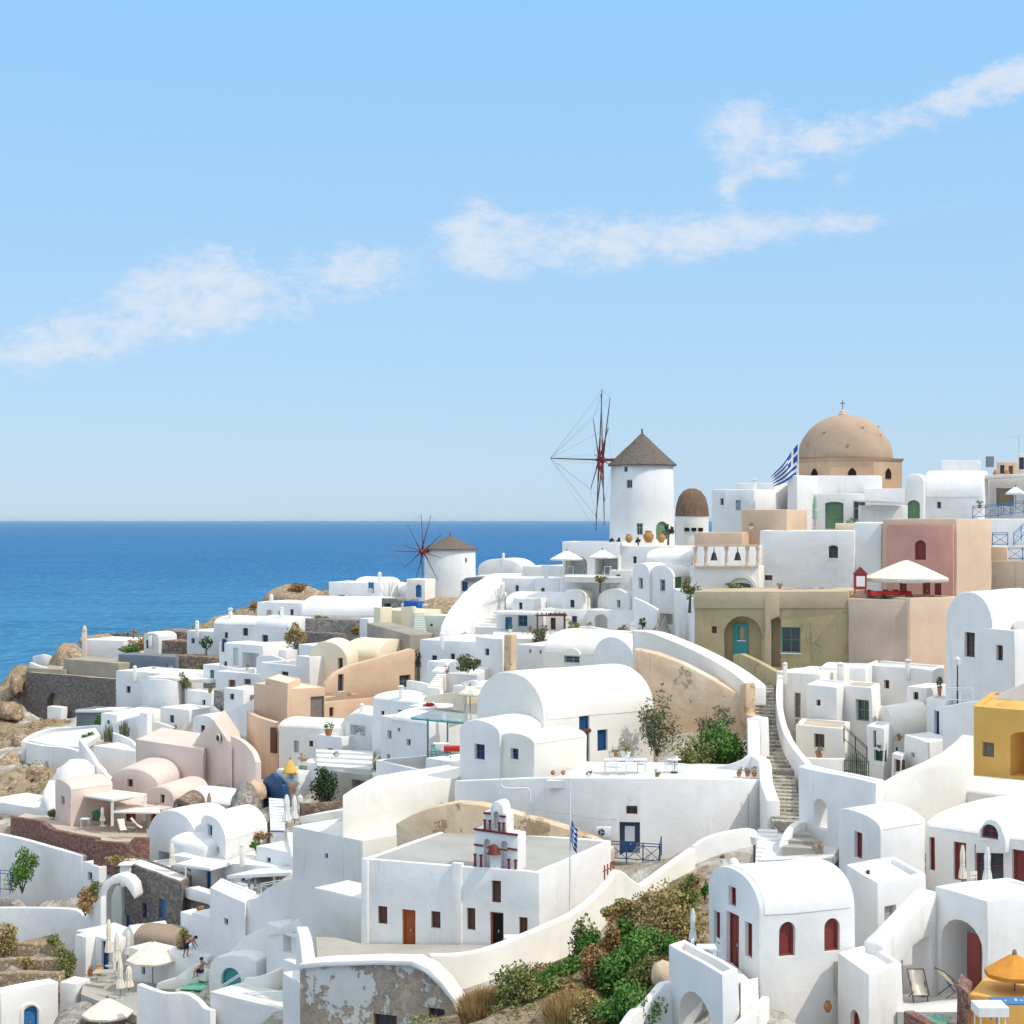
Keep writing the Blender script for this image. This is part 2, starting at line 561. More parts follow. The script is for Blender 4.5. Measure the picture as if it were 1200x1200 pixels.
def opening(face, spec, parent, cut):
 """one window / door / niche.  spec = (x0,y0,x1,y1,kind,colour[,arch][,label])"""
 x0, y0, x1, y1, kind, colr = spec[:6]
 arch = spec[6] if len(spec) > 6 else 0
 u0, u1, z0, z1 = face.rect(x0, y0, x1, y1)
 poly = arch_poly(u0, u1, z0, z1, arch)
 depth = .29
 if kind[0] == 'o':
  depth = float(kind[1:] or 1.2)
 cut.prism([face.at(u, z, .35) for u, z in poly], (-face.n.x * (.35 + depth), -face.n.y * (.35 + depth), 0))
 if kind[0] == 'o':
  return
 w, h = u1 - u0, z1 - z0
 whole = face
 face = Face(face.a - face.n * .09, face.a - face.n * .09 + face.t)
 N3 = Vector((face.n.x, face.n.y, 0))
 big = (x1 - x0) * (y1 - y0) > 90
 small = (x1 - x0) * (y1 - y0) < 45
 fw = min(.09, w * .14)
 def ring(name, outer, inner, o0, o1, mat, par):
  g = G()
  n = len(outer)
  for (a, b, flip) in ((outer, inner, 0),):
   vo0 = [face.at(u, z, o0) for u, z in outer]
   vi0 = [face.at(u, z, o0) for u, z in inner]
   vo1 = [face.at(u, z, o1) for u, z in outer]
   vi1 = [face.at(u, z, o1) for u, z in inner]
   fs = []
   for i in range(n):
    j = (i + 1) % n
    fs += [(i, j, n + j, n + i), (2 * n + i, 3 * n + i, 3 * n + j, 2 * n + j), (i, 2 * n + i, 2 * n + j, j), (n + i, n + j, 3 * n + j, 3 * n + i)]
   g.add(vo0 + vi0 + vo1 + vi1, fs)
  return g
 inner = inset(poly, fw)
 if kind[0] == 'w':
  g = ring('window', inset(poly, -.01), inner, -.10, -.22, colr, parent)
  if not small:
   um, zm = (u0 + u1) / 2, z0 + h * (.5 if h < 1.4 * w else .6)
   g.add(*_bar(face, um - .025, um + .025, z0 + fw * .6, z1 - fw * .6, -.12, -.17))
   if big:
    g.add(*_bar(face, u0 + fw * .6, u1 - fw * .6, zm - .022, zm + .022, -.118, -.168))
  wo_ = g.build('window', colr, parent)
  p = G().prism([face.at(u, z, -.155) for u, z in inset(poly, fw * .5)], -N3 * .03)
  p.build('pane', kind[1:] or 'glass', wo_)
  if big:
   s_ = G()
   s_.add(*_bar(whole, u0 - .06, u1 + .06, z0 - .09, z0 - .004, .05, -.12))
   s_.build('sill', 'white_paint', wo_)
 elif kind[0] in 'dsg':
  nm = 'window' if kind[0] == 's' else 'door'
  fr = ring(nm, inset(poly, -.01), inner, -.07, -.22, colr, parent).build(nm, kind[1:] or colr, parent)
  p = G()
  p.prism([face.at(u, z, -.13) for u, z in inset(poly, fw * .5)], -N3 * .06)
  if not small:          # two leaves with raised panels
   ncol = 2 if w > .75 else 1
   for c in range(ncol):
    a0 = u0 + fw + (w - 2 * fw) * c / ncol + .05
    a1 = u0 + fw + (w - 2 * fw) * (c + 1) / ncol - .05
    zt = z1 - fw - (min(w / 2 * arch, h * .5) if arch else 0)
    if a1 - a0 < .08:
     continue
    qs = ((.06, .44), (.52, .94)) if nm == 'door' else [(.04 + .115 * i, .11 + .115 * i) for i in range(8)]
    for (q0, q1) in qs:
     p.add(*_bar(face, a0, a1, z0 + (zt - z0) * q0, z0 + (zt - z0) * q1, -.115, -.14))
  p.build('door_leaf' if nm == 'door' else 'shutter', colr, fr)
  if kind[0] == 'g':
   q = G()
   q.add(*_bar(face, u0 + w * .26, u1 - w * .26, z0 + h * .52, z1 - h * .12, -.108, -.128))
   q.build('pane', 'white_paint', fr)
  if big and nm == 'door':
   hd = G().box(face.at(u0 + w * .54, z0 + h * .45, -.10), .05, .05, .12)
   hd.build('handle', 'steel', fr)
def _bar(face, u0, u1, z0, z1, o0, o1):
 vs = [face.at(u, z, o) for o in (o0, o1) for u, z in ((u0, z0), (u1, z0), (u1, z1), (u0, z1))]
 return vs, [(0, 1, 2, 3), (7, 6, 5, 4), (0, 4, 5, 1), (1, 5, 6, 2), (2, 6, 7, 3), (3, 7, 4, 0)]
# ------------------------------------------------------------------ builders for houses, walls, stairs
def corner3(p):
 """third plan corner given as (px, d)"""
 return P2(*p)
FOOT = []
def wobble(o, dirs, step=1.6, amp=.075):
 """hand-built look: slice the shell into patches and let every patch stray a little"""
 me = o.data
 base = Vector(o.location)
 q = o.parent
 while q is not None:
  base = base + q.location
  q = q.parent
 bm = bmesh.new()
 bm.from_mesh(me)
 for dv in dirs:
  pr = [v.co.dot(dv) for v in bm.verts]
  lo, hi = min(pr), max(pr)
  n = int((hi - lo) / step)
  for i in range(1, min(n, 22) + 1):
   k = lo + (hi - lo) * i / (min(n, 22) + 1)
   bmesh.ops.bisect_plane(bm, geom=bm.verts[:] + bm.edges[:] + bm.faces[:], plane_co=dv * k, plane_no=dv, dist=.0005)
 for v in bm.verts:
  p = (v.co + base) * .42
  a = noise.noise_vector(p) * amp + noise.noise_vector(p * 2.6 + Vector((9, 3, 1))) * amp * .35
  v.co += Vector((a.x, a.y, a.z * .8))
 bm.to_mesh(me)
 bm.free()
EXTRA = {}
def house(name, label, cat, A, B, C, top, base, roof='flat', ridge=None, mat='white', roofmat=None, wins=(), para=.35,
   bevel=.09, group=None, left=False, skirt=5.0, n=18, parapet_w=.28, ctl=True, extra=None, tilt=0.0, rim=True):
 """plan A (left front), B (right front), then C = right rear corner (or, with left=True, the left rear corner);
 C may be a number: depth straight behind the front.  top/base/ridge are photograph rows at B (ridge: at mid front)."""
 if .15 < para < .6:
  para *= .5
 a, b = P2(*A), P2(*B)
 if isinstance(C, (int, float)):
  t = (b - a).normalized()
  c = b + Vector((-t.y, t.x)) * C
  d_ = c + a - b
 elif left:
  d_ = P2(*C)
  c = d_ + b - a
 else:
  c = P2(*C)
  d_ = a + c - b
 zt, zb = Z(top, b.y), Z(base, b.y)
 if ctl:
  for q in (a, b, (a + b) / 2):
   CTRL.append((q.x, q.y, zb - .8, 0.0))
  q = (c + b) / 2
  CTRL.append((q.x, q.y, zb - .7, 0.0))
 z0 = zb - skirt
 root = thing(name, label, cat, (*((a + b) / 2), zb), group)
 def prof(p, q, e, drop=0.0):
  """profile polygon over plan edge p->q, eaves at e"""
  pts = [Vector((*p, z0)), Vector((*q, z0))]
  mid = (p + q) / 2
  if roof in ('vault', 'vaultx'):
   zr = Z(ridge, (P2(0, 0).y + ((a + b) / 2).y)) if ridge else e + (q - p).length * .35
   if roof == 'vaultx' and ridge:
    zr = Z(ridge, ((a + b) / 2 + (c - b) / 2).y)
   rise = zr - e
   for i in range(n + 1):
    an = math.pi * i / n
    s = math.copysign(abs(math.cos(an)) ** .92, math.cos(an))
    w = mid + (q - p) / 2 * s
    pts.append(Vector((*w, e + rise * math.sin(an) ** .92 if 0 < i < n else e)))
  elif roof == 'gable':
   zr = Z(ridge, ((a + b) / 2).y)
   pts += [Vector((*q, e)), Vector((*mid, zr)), Vector((*p, e))]
  else:
   pts += [Vector((*q, e)), Vector((*p, e))]
  return pts
 g = G()
 if roof == 'vaultx':
  span = prof(b, c, zt)
  ext = a - b
 else:
  span = prof(a, b, zt)
  ext = c - b
 if roof == 'flat' and para > .02:
  # box with a sunk roof behind a parapet
  cor = [a, b, c, d_]
  cen = (a + b + c + d_) / 4
  def ins(k):
   out = []
   for i in range(4):
    p, q, r_ = cor[i - 1], cor[i], cor[(i + 1) % 4]
    e1 = (q - p).normalized()
    e2 = (r_ - q).normalized()
    n1 = Vector((-e1.y, e1.x)); n2 = Vector((-e2.y, e2.x))
    bis = (n1 + n2)
    bis /= max(.25, bis.length_squared / 2)
    out.append(q + bis * k)
   return out
  inn = ins(parapet_w)
  vs = [Vector((*p, z0)) for p in cor] + [Vector((*p, zt)) for p in cor] + [Vector((*p, zt)) for p in inn] + [Vector((*p, zt - para)) for p in inn]
  fs = [(3, 2, 1, 0), (15, 12, 13, 14)[::1]]
  fs = [(3, 2, 1, 0), (12, 13, 14, 15)]
  for i in range(4):
   j = (i + 1) % 4
   fs += [(i, j, 4 + j, 4 + i), (4 + i, 4 + j, 8 + j, 8 + i), (8 + i, 8 + j, 12 + j, 12 + i)]
  g.add(vs, fs)
 else:
  g.prism(span, (ext.x, ext.y, 0))
 FOOT.append((a.copy(), b - a, c - b, zb))
 body = g.build('wall', mat, root)
 t3 = (b - a).normalized()
 DIRS = (Vector((t3.x, t3.y, 0)), Vector((-t3.y, t3.x, 0)), Vector((0, 0, 1)))
 if bevel > .04:
  wobble(body, DIRS)
 for key, ws in EXTRA.items():
  if key in label:
   wins = list(wins) + ws
 cut = None
 FAB, FR, FL = Face(a, b), Face(b, c), Face(d_, a)
 ck = G()
 for wspec in wins:
  fc = {'F': FAB, 'R': FR, 'L': FL}[wspec[0]]
  opening(fc, wspec[1:], root, ck)
 if ck.v:
  cut = ck.build('cut', None, root)
 finish(body, bevel, cut)
 if roof == 'flat' and para > .02 and roofmat:
  rg = G().prism([Vector((*p, zt - para + .004)) for p in ins(parapet_w + .01)], (0, 0, .05))
  rg.build('roof', roofmat, root)
 elif roof in ('vault', 'vaultx') and rim:
  # plaster shell over the barrel, set a hand's width back from the end walls
  arc = span[2:]
  L = ext.length
  e = ext / L
  k = min(.22, L * .1)
  off = Vector((*(e * k), 0))
  far = Vector((*(e * (L - 2 * k)), 0))
  cm = sum(arc, Vector()) / len(arc)
  outer = []
  for i, p in enumerate(arc):
   dv = p - Vector((cm.x, cm.y, zt - .5))
   dv.normalize()
   outer.append(p + dv * .03)
  nA = len(arc)
  inner = [p - (p - Vector((cm.x, cm.y, zt - .5))).normalized() * .1 for p in arc]
  rg = G()
  rg.prism([p + off for p in outer] + [p + off for p in reversed(inner)], far)
  wobble(rg.build('roof', roofmat or mat, root, smooth=40), DIRS[:2])
 return root, FAB, FR, FL
def catmull(pts, sub):
 out = []
 n = len(pts)
 for i in range(n - 1):
  p0, p1, p2, p3 = pts[max(0, i - 1)], pts[i], pts[i + 1], pts[min(n - 1, i + 2)]
  for k in range(sub):
   t = k / sub
   out.append(.5 * ((2 * p1) + (p2 - p0) * t + (2 * p0 - 5 * p1 + 4 * p2 - p3) * t * t + (3 * p1 - p0 - 3 * p2 + p3) * t ** 3))
 out.append(pts[-1])
 return out
def wall(name, label, cat, pts, mat='white', thick=.32, down=4.0, base=None, smooth=True, sub=5, wins=(), group=None, bevel=.08, ctl=False):
 """free-standing wall along pts (px, d, py of its top); down: metres below its top"""
 P = [W(x, y, d) for x, d, y in pts]
 if smooth and len(P) > 2:
  P = catmull(P, sub)
 mid = P[len(P) // 2]
 root = thing(name, label, cat, (mid.x, mid.y, mid.z - min(down, 2.0)), group)
 n = len(P)
 vs, fs = [], []
 zlow = min(p.z for p in P) - down
 for i, p in enumerate(P):
  q0, q1 = P[max(0, i - 1)], P[min(n - 1, i + 1)]
  t = Vector((q1.x - q0.x, q1.y - q0.y)).normalized()
  nn = Vector((-t.y, t.x)) * thick
  vs += [Vector((p.x, p.y, zlow)), p, Vector((p.x + nn.x, p.y + nn.y, p.z)), Vector((p.x + nn.x, p.y + nn.y, zlow))]
  if i:
   k = 4 * (i - 1)
   for a_ in range(4):
    b_ = (a_ + 1) % 4
    fs.append((k + a_, k + b_, k + 4 + b_, k + 4 + a_))
 fs += [(0, 3, 2, 1)[::-1], (4 * n - 4, 4 * n - 1, 4 * n - 2, 4 * n - 3)]
 g = G().add(vs, fs)
 body = g.build('wall', mat, root)
 cut = None
 ck = G()
 for w in wins:
  fc = Face(P2(*w[0]), P2(*w[1]))
  opening(fc, w[2:], root, ck)
 if ck.v:
  cut = ck.build('cut', None, root)
 finish(body, bevel, cut)
 if ctl:
  for x, d, y in pts:
   p = W(x, y, d)
   CTRL.append((p.x, p.y, p.z - ctl, 0.0))
  for p, q in zip(P[:-1], P[1:]):
   t = Vector((q.x - p.x, q.y - p.y))
   FOOT.append((Vector((p.x, p.y)), t, Vector((-t.y, t.x)).normalized() * .3, min(p.z, q.z) - ctl))
 return root
def slab(name, label, cat, A, B, poly, thick, mat='white', wins=(), group=None, bevel=.07, roofmat=None):
 """wall with a drawn outline (px, py points) standing on the plan line A-B, thick metres deep"""
 fc = Face(P2(*A), P2(*B))
 pts = []
 for px, py in poly:
  u = fc.hit(px)
  d = fc.at(u, 0).y
  pts.append(fc.at(u, Z(py, d)))
 lo = min(pts, key=lambda p: p.z)
 root = thing(name, label, cat, (sum(p.x for p in pts) / len(pts), sum(p.y for p in pts) / len(pts), lo.z), group)
 back = Vector((-fc.n.x, -fc.n.y, 0)) * thick
 body = G().prism(pts, back).build('wall', mat, root)
 if bevel > .055:
  wobble(body, (Vector((fc.t.x, fc.t.y, 0)), Vector((0, 0, 1))))
 ck = G()
 for w in wins:
  opening(fc, w, root, ck)
 cut = ck.build('cut', None, root) if ck.v else None
 finish(body, bevel, cut)
 if roofmat:
  top = [p for p in pts]
  g = G()
  zmax = lo.z + .6
  run = [p for p in pts if p.z > zmax]
  off = back.normalized() * .25
  g.prism([p + off + Vector((0, 0, .06)) for p in run] + [p + off - Vector((0, 0, .1)) for p in reversed(run)], back * .98 - off)
  g.build('roof', roofmat, root, smooth=40)
 return root, fc
def stairs(name, label, bl, br, tl, tr, n, mat='white', down=1.2, group=None, riser=None):
 """steps between bottom edge bl-br and top edge tl-tr, corners as (px, py, d)"""
 bl, br, tl, tr = (W(*q) for q in (bl, br, tl, tr))
 root = thing(name, label, 'stairs', (bl + br) / 2, group)
 g = G()
 gr = G()
 for i in range(n):
  f0, f1 = i / n, (i + 1) / n
  a, b = bl.lerp(tl, f0), br.lerp(tr, f0)
  c, d = br.lerp(tr, f1), bl.lerp(tl, f1)
  zt = max(c.z, d.z)
  zl = min(a.z, b.z) - down
  mk = lambda p, z: Vector((p.x, p.y, z))
  vs = [mk(a, zl), mk(b, zl), mk(c, zl), mk(d, zl), mk(a, zt), mk(b, zt), mk(c, zt), mk(d, zt)]
  g.add(vs, [(3, 2, 1, 0), (4, 5, 6, 7), (0, 1, 5, 4), (1, 2, 6, 5), (2, 3, 7, 6), (3, 0, 4, 7)])
  if riser:
   o = (a - d); o.z = 0; o = o.normalized() * .012
   h = zt - min(a.z, b.z)
   va = [mk(a, zt - h * .95) + o, mk(b, zt - h * .95) + o, mk(b, zt - h * .28) + o, mk(a, zt - h * .28) + o]
   gr.prism(va, -o * .9)
 fl = g.build('flight', mat, root)
 if riser:
  gr.build('riser_band', riser, root)
 for p in (bl, br, tl, tr):
  CTRL.append((p.x, p.y, p.z - .5, .3))
 return root
def terrace(name, poly, mat='pave_grey', thick=.5, drop=0.0):
 """paved floor through (px, py, d) points"""
 P = [W(*q) for q in poly]
 g = G().prism(P, (0, 0, -thick))
 o = g.build(name, mat, None, loc=sum(P, Vector()) / len(P))
 o['kind'] = 'structure'
 for p in P:
  CTRL.append((p.x, p.y, p.z - .35, 0.0))
 c = sum(P, Vector()) / len(P)
 CTRL.append((c.x, c.y, c.z - .35, 0.0))
 return o
# ------------------------------------------------------------------ plants
def quad_leaf(vs, fs, p, size, r, up=.3, asp=.55):
 d = Vector((r.gauss(0, 1), r.gauss(0, 1), r.gauss(0, 1) + up)).normalized()
 s = d.orthogonal().normalized()
 s.rotate(Matrix.Rotation(r.uniform(0, 6.28), 3, d))
 l = size * r.uniform(.6, 1.3)
 k = len(vs)
 t = d.cross(s)
 vs += [p - s * l * .5, p + t * l * asp * .5, p + s * l * .5, p - t * l * asp * .5]
 fs.append((k, k + 1, k + 2, k + 3))
def blob_leaves(c, rx, ry, rz, n, size, seed, lumps=9, up=.3):
 """leaves gathered in clumps through an uneven volume"""
 r = random.Random(seed)
 cl = []
 for i in range(lumps):
  while True:
   v = Vector((r.uniform(-1, 1), r.uniform(-1, 1), r.uniform(-1, 1)))
   if v.length < 1:
    break
  if i < lumps // 4 + 1:
   v.z = -abs(v.z) * .8 - .1
  cl.append((v * .72, r.uniform(.28, .55)))
 vs, fs = [], []
 for i in range(n):
  v, k = r.choice(cl)
  q = Vector((r.gauss(0, 1), r.gauss(0, 1), r.gauss(0, 1)))
  q = q.normalized() * (r.random() ** .45) * k
  p = v + q
  quad_leaf(vs, fs, Vector(c) + Vector((p.x * rx, p.y * ry, p.z * rz)), size, r, up)
 return vs, fs
def bush(name, label, px, py, d, w, h, mat='leaf_green', n=900, size=.16, seed=1, lumps=10, cat='bush', group=None, stem=True, depth=None, ctl=False):
 """w, h in photograph pixels; (px, py) its foot"""
 b = W(px, py, d)
 ww, hh = w / F * d, h / F * d
 root = thing(name, label, cat, b, group)
 vs, fs = blob_leaves((b.x, b.y, b.z + hh * .46), ww * .60, (depth or ww) * .60, hh * .60, int(n * 1.5), size * 1.1, seed, lumps)
 mesh_obj('foliage', vs, fs, mat, root)
 if stem:
  g = G()
  r = random.Random(seed)
  for i in range(5):
   a = r.uniform(0, 6.28)
   g.tube(b + Vector((0, 0, -.3)), b + Vector((math.cos(a) * ww * .25, math.sin(a) * ww * .25, hh * r.uniform(.35, .6))), .03 + hh * .012, .01, 6)
  g.build('stem', 'mast_wood', root)
 return root
def tuft(name, label, px, py, d, w, h, mat='leaf_straw', n=500, seed=1, cat='grass tuft', group=None, width=.03):
 """clump of dry blades fanning out of the ground"""
 r = random.Random(seed)
 b = W(px, py, d)
 ww, hh = w / F * d, h / F * d
 vs, fs = [], []
 for i in range(n):
  a = r.uniform(0, 6.28)
  rad = math.sqrt(r.random()) * ww * .42
  p = b + Vector((math.cos(a) * rad, math.sin(a) * rad * .8, -.1))
  lean = Vector((math.cos(a), math.sin(a), 0)) * r.uniform(0, .5) * ww * .3
  q = p + lean + Vector((r.gauss(0, .1), r.gauss(0, .1), hh * r.uniform(.45, 1.05) * (1 - (rad / (ww * .5)) ** 2 * .5)))
  m_ = p.lerp(q, .55) + Vector((0, 0, hh * .08))
  s = Vector((r.gauss(0, 1), r.gauss(0, 1), 0)).normalized() * width
  k = len(vs)
  vs += [p - s, p + s, m_ + s * .8, m_ - s * .8, q]
  fs += [(k, k + 1, k + 2, k + 3), (k + 3, k + 2, k + 4)]
 root = thing(name, label, cat, b, group)
 mesh_obj('blades', vs, fs, mat, root)
 return root
def small_tree(name, label, px, py, d, w, h, crown_h, mat='leaf_green', n=700, size=.22, seed=3, group=None, lumps=9):
 b = W(px, py, d)
 ww, hh, ch = w / F * d, h / F * d, crown_h / F * d
 root = thing(name, label, 'tree', b, group)
 g = G()
 r = random.Random(seed)
 top = b + Vector((r.uniform(-.1, .1), 0, hh - ch * .6))
 g.tube(b + Vector((0, 0, -.4)), top, .10 + hh * .012, .06, 8)
 for i in range(6):
  a = r.uniform(0, 6.28)
  g.tube(top - Vector((0, 0, ch * .15)), top + Vector((math.cos(a) * ww * .35, math.sin(a) * ww * .35, ch * r.uniform(.1, .5))), .045, .012, 6)
 g.build('trunk', 'mast_wood', root)
 vs, fs = blob_leaves((b.x, b.y, b.z + hh - ch * .5), ww * .58, ww * .58, ch * .58, n, size, seed, lumps)
 mesh_obj('crown', vs, fs, mat, root)
 return root
def pot_plant(label, px, py, d, w, h, mat='leaf_green', pot='terracotta', seed=1, group=None, name='potted_plant', cat='potted plant', flower=None):
 b = W(px, py, d)
 ww, hh = w / F * d, h / F * d
 root = thing(name, label, cat, b, group)
 ph = hh * .42
 r0 = min(ww * .38, ph * .6)
 G().lathe(b, [(r0 * .7, 0), (r0 * .82, ph * .3), (r0, ph * .85), (r0 * 1.1, ph * .86), (r0 * 1.1, ph), (r0 * .92, ph), (r0 * .9, ph * .9)], 14).build('pot', pot, root, smooth=40)
 vs, fs = blob_leaves((b.x, b.y, b.z + ph + (hh - ph) * .45), ww * .6, ww * .6, (hh - ph) * .68, 160, max(.07, hh * .12), seed, 7)
 mesh_obj('foliage', vs, fs, mat, root)
 if flower:
  vs, fs = blob_leaves((b.x, b.y, b.z + ph + (hh - ph) * .6), ww * .6, ww * .6, (hh - ph) * .6, 40, max(.06, hh * .09), seed + 5, 6)
  mesh_obj('flowers', vs, fs, flower, root)
 return root
def urn(label, px, py, d, w, h, mat='pot_orange', group=None, name='clay_urn'):
 b = W(px, py, d)
 rr, hh = w / F * d / 2, h / F * d
 root = thing(name, label, 'urn', b, group)
 G().lathe(b, [(rr * .45, 0), (rr * .62, hh * .1), (rr * .98, hh * .45), (rr * .95, hh * .65), (rr * .6, hh * .88), (rr * .48, hh * .92)], 20).build('body', mat, root, smooth=60)
 G().lathe(b, [(rr * .5, hh * .9), (rr * .62, hh * .95), (rr * .62, hh), (rr * .42, hh), (rr * .4, hh * .93)], 20).build('rim', mat, root, smooth=40)
 return root
# ------------------------------------------------------------------ parasols and furniture
def parasol(label, px, top, edge, d, w, foot, mat='cloth_cream', group=None, sides=8, name='parasol', valance=.14, square=False, pole_mat='grey_wood'):
 c = W(px, top, d)
 rr = w / F * d / 2
 ze = Z(edge, d)
 zf = Z(foot, d)
 root = thing(name, label, 'parasol', (c.x, c.y, zf), group)
 G().tube((c.x, c.y, zf), (c.x, c.y, c.z + .06), .035, .03, 10).build('pole', pole_mat, root, smooth=60)
 vs, fs = [], []
 rings = 5
 n = sides * 4
 for k in range(rings + 1):
  t = k / rings
  for i in range(n):
   a = 6.28318 * i / n + .3
   ph = (i % 4) / 4.0
   sag = 1 - .06 * math.sin(math.pi * ph) * t
   poly = math.cos(math.pi / sides) / math.cos((a - .3) % (2 * math.pi / sides) - math.pi / sides)
   r_ = rr * t * poly * 1.02
   z = c.z + (ze - c.z) * (t ** 1.12) - .05 * math.sin(math.pi * ph) * math.sin(math.pi * t) * .6
   vs.append(Vector((c.x + r_ * math.cos(a), c.y + r_ * math.sin(a), z)))
 for k in range(rings):
  for i in range(n):
   j = (i + 1) % n
   fs.append((k * n + i, k * n + j, (k + 1) * n + j, (k + 1) * n + i))
 base = rings * n
 k2 = len(vs)
 for i in range(n):
  p = vs[base + i].copy()
  p.z -= valance * (1 if i % 4 else .8)
  vs.append(p)
 for i in range(n):
  j = (i + 1) % n
  fs.append((base + i, base + j, k2 + j, k2 + i))
 o = mesh_obj('canopy', vs, fs, mat, root, smooth=50)
 sm = o.modifiers.new('t', 'SOLIDIFY'); sm.thickness = .012
 for i in range(sides):
  a = 6.28318 * i / sides + .3
  G().tube((c.x, c.y, c.z - .08), (c.x + rr * .97 * math.cos(a), c.y + rr * .97 * math.sin(a), ze - .03), .014, .012, 5).build('rib', pole_mat, root)
 G().lathe((c.x, c.y, zf - .02), [(.28, 0), (.28, .06), (.06, .1), (.05, .3)], 14).build('foot', 'grey_paint', root, smooth=40)
 G().lathe((c.x, c.y, c.z - .02), [(.09, 0), (.07, .1), (.02, .16)], 10).build('finial', pole_mat, root, smooth=40)
 return root
def closed_parasol(label, px, top, foot, d, w, mat='cloth_cream', group=None):
 c = W(px, top, d)
 zf = Z(foot, d)
 H_ = c.z - zf
 rr = w / F * d / 2
 root = thing('closed_parasol', label, 'parasol', (c.x, c.y, zf), group)
 G().tube((c.x, c.y, zf), (c.x, c.y, c.z), .035, .03, 8).build('pole', 'grey_wood', root, smooth=60)
 pr = [(.03, H_), (rr * .35, H_ * .96), (rr * .62, H_ * .8), (rr * .55, H_ * .62), (rr * .5, H_ * .58), (rr * .85, H_ * .42), (rr * 1.0, H_ * .30), (rr * .6, H_ * .30)]
 G().lathe((c.x, c.y, zf), pr, 32, fold=.16, nf=8).build('canopy', mat, root, smooth=60)
 G().lathe((c.x, c.y, zf), [(rr * .62, H_ * .565), (rr * .68, H_ * .58), (rr * .66, H_ * .60)], 16).build('tie', 'cloth_white', root, smooth=60)
 G().lathe((c.x, c.y, zf - .02), [(.26, 0), (.26, .06), (.06, .1), (.05, .25)], 12).build('foot', 'grey_paint', root, smooth=40)
 return root
def table(label, px, py, d, w=.8, dep=.8, h=.74, mat='white_paint', rot=0.0, group=None, cloth=None, round_=False):
 b = W(px, py, d)
 root = thing('cafe_table', label, 'table', b, group)
 if round_:
  G().lathe(b, [(w / 2, h - .03), (w / 2, h), (.01, h)], 24).build('tabletop', mat, root, smooth=40)
  G().tube(b, b + Vector((0, 0, h - .03)), .03, .03, 8).build('column', 'iron', root, smooth=60)
  G().lathe(b, [(.22, 0), (.22, .02), (.05, .05)], 14).build('foot', 'iron', root)
 else:
  G().box(b + Vector((0, 0, h - .02)), w, dep, .04, rot).build('tabletop', mat, root)
  M = Matrix.Rotation(rot, 3, 'Z')
  for sx in (-1, 1):
   for sy in (-1, 1):
    q = b + M @ Vector((sx * (w / 2 - .06), sy * (dep / 2 - .06), 0))
    G().tube(q, q + Vector((0, 0, h - .04)), .022, .022, 6).build('leg', mat, root)
 if cloth:
  cc = G()
  cc.box(b + Vector((0, 0, h + .008)), w + .06, dep + .06, .012, rot)
  M = Matrix.Rotation(rot, 3, 'Z')
  for sx, sy, lx, ly in ((0, -1, w + .06, .012), (0, 1, w + .06, .012), (-1, 0, .012, dep + .06), (1, 0, .012, dep + .06)):
   cc.box(b + M @ Vector((sx * (w / 2 + .036), sy * (dep / 2 + .036), 0)) + Vector((0, 0, h - .14)), lx, ly, .285, rot)
  cc.build('cloth', cloth, root)
 return root
def chair(label, px, py, d, rot=0.0, mat='white_paint', seat='white_paint', group=None, s=1.0, name='cafe_chair', arms=False):
 """rot 0: faces the camera (back away from it)"""
 b = W(px, py, d)
 M = Matrix.Rotation(rot, 3, 'Z')
 root = thing(name, label, 'chair', b, group)
 P = lambda x, y, z: b + M @ Vector((x * s, y * s, z * s))
 G().box(P(0, 0, .45), .44 * s, .42 * s, .04 * s, rot).build('seat', seat, root)
 bk = G()
 bk.box(P(0, .215, .80), .42 * s, .03 * s, .14 * s, rot)
 bk.box(P(0, .215, .62), .42 * s, .025 * s, .06 * s, rot)
 bk.build('backrest', seat, root)
 for sx in (-1, 1):
  G().tube(P(sx * .19, -.18, 0), P(sx * .19, -.18, .44), .017 * s, .02 * s, 6).build('leg', mat, root)
  G().tube(P(sx * .2, .24, 0), P(sx * .19, .215, .88), .018 * s, .018 * s, 6).build('leg', mat, root)
 if arms:
  for sx in (-1, 1):
   G().box(P(sx * .23, 0, .66), .04 * s, .42 * s, .03 * s, rot).build('armrest', mat, root)
 return root
def deckchair(label, px, py, d, rot=0.0, group=None):
 """folding canvas deck chair"""
 b = W(px, py, d)
 M = Matrix.Rotation(rot, 3, 'Z')
 P = lambda x, y, z: b + M @ Vector((x, y, z))
 root = thing('deck_chair', label, 'deck chair', b, group)
 fr = G()
 for sx in (-.31, .31):
  fr.tube(P(sx, -.45, 0.25), P(sx, .45, 1.02), .022, .022, 6)
 fr.tube(P(-.31, .45, 1.02), P(.31, .45, 1.02), .022, .022, 6)
 fr.tube(P(-.31, -.45, .25), P(.31, -.45, .25), .022, .022, 6)
 fr.build('frame', 'brown_wood', root)
 for sx in (-.27, .27):
  G().tube(P(sx, -.35, .38), P(sx, .35, 0), .02, .02, 6).build('leg', 'brown_wood', root)
  G().tube(P(sx, .1, .66), P(sx, -.42, 0), .02, .02, 6).build('leg', 'brown_wood', root)
 vs, fs = [], []
 for i in range(9):
  t = i / 8
  y, z = .43 - .86 * t, 1.0 - .73 * t - .12 * math.sin(math.pi * t)
  vs += [P(-.28, y, z), P(.28, y, z)]
 for i in range(8):
  fs.append((2 * i, 2 * i + 1, 2 * i + 3, 2 * i + 2))
 o = mesh_obj('canvas', vs, fs, 'cloth_cream', root, smooth=60)
 sm = o.modifiers.new('t', 'SOLIDIFY'); sm.thickness = .012
 return root
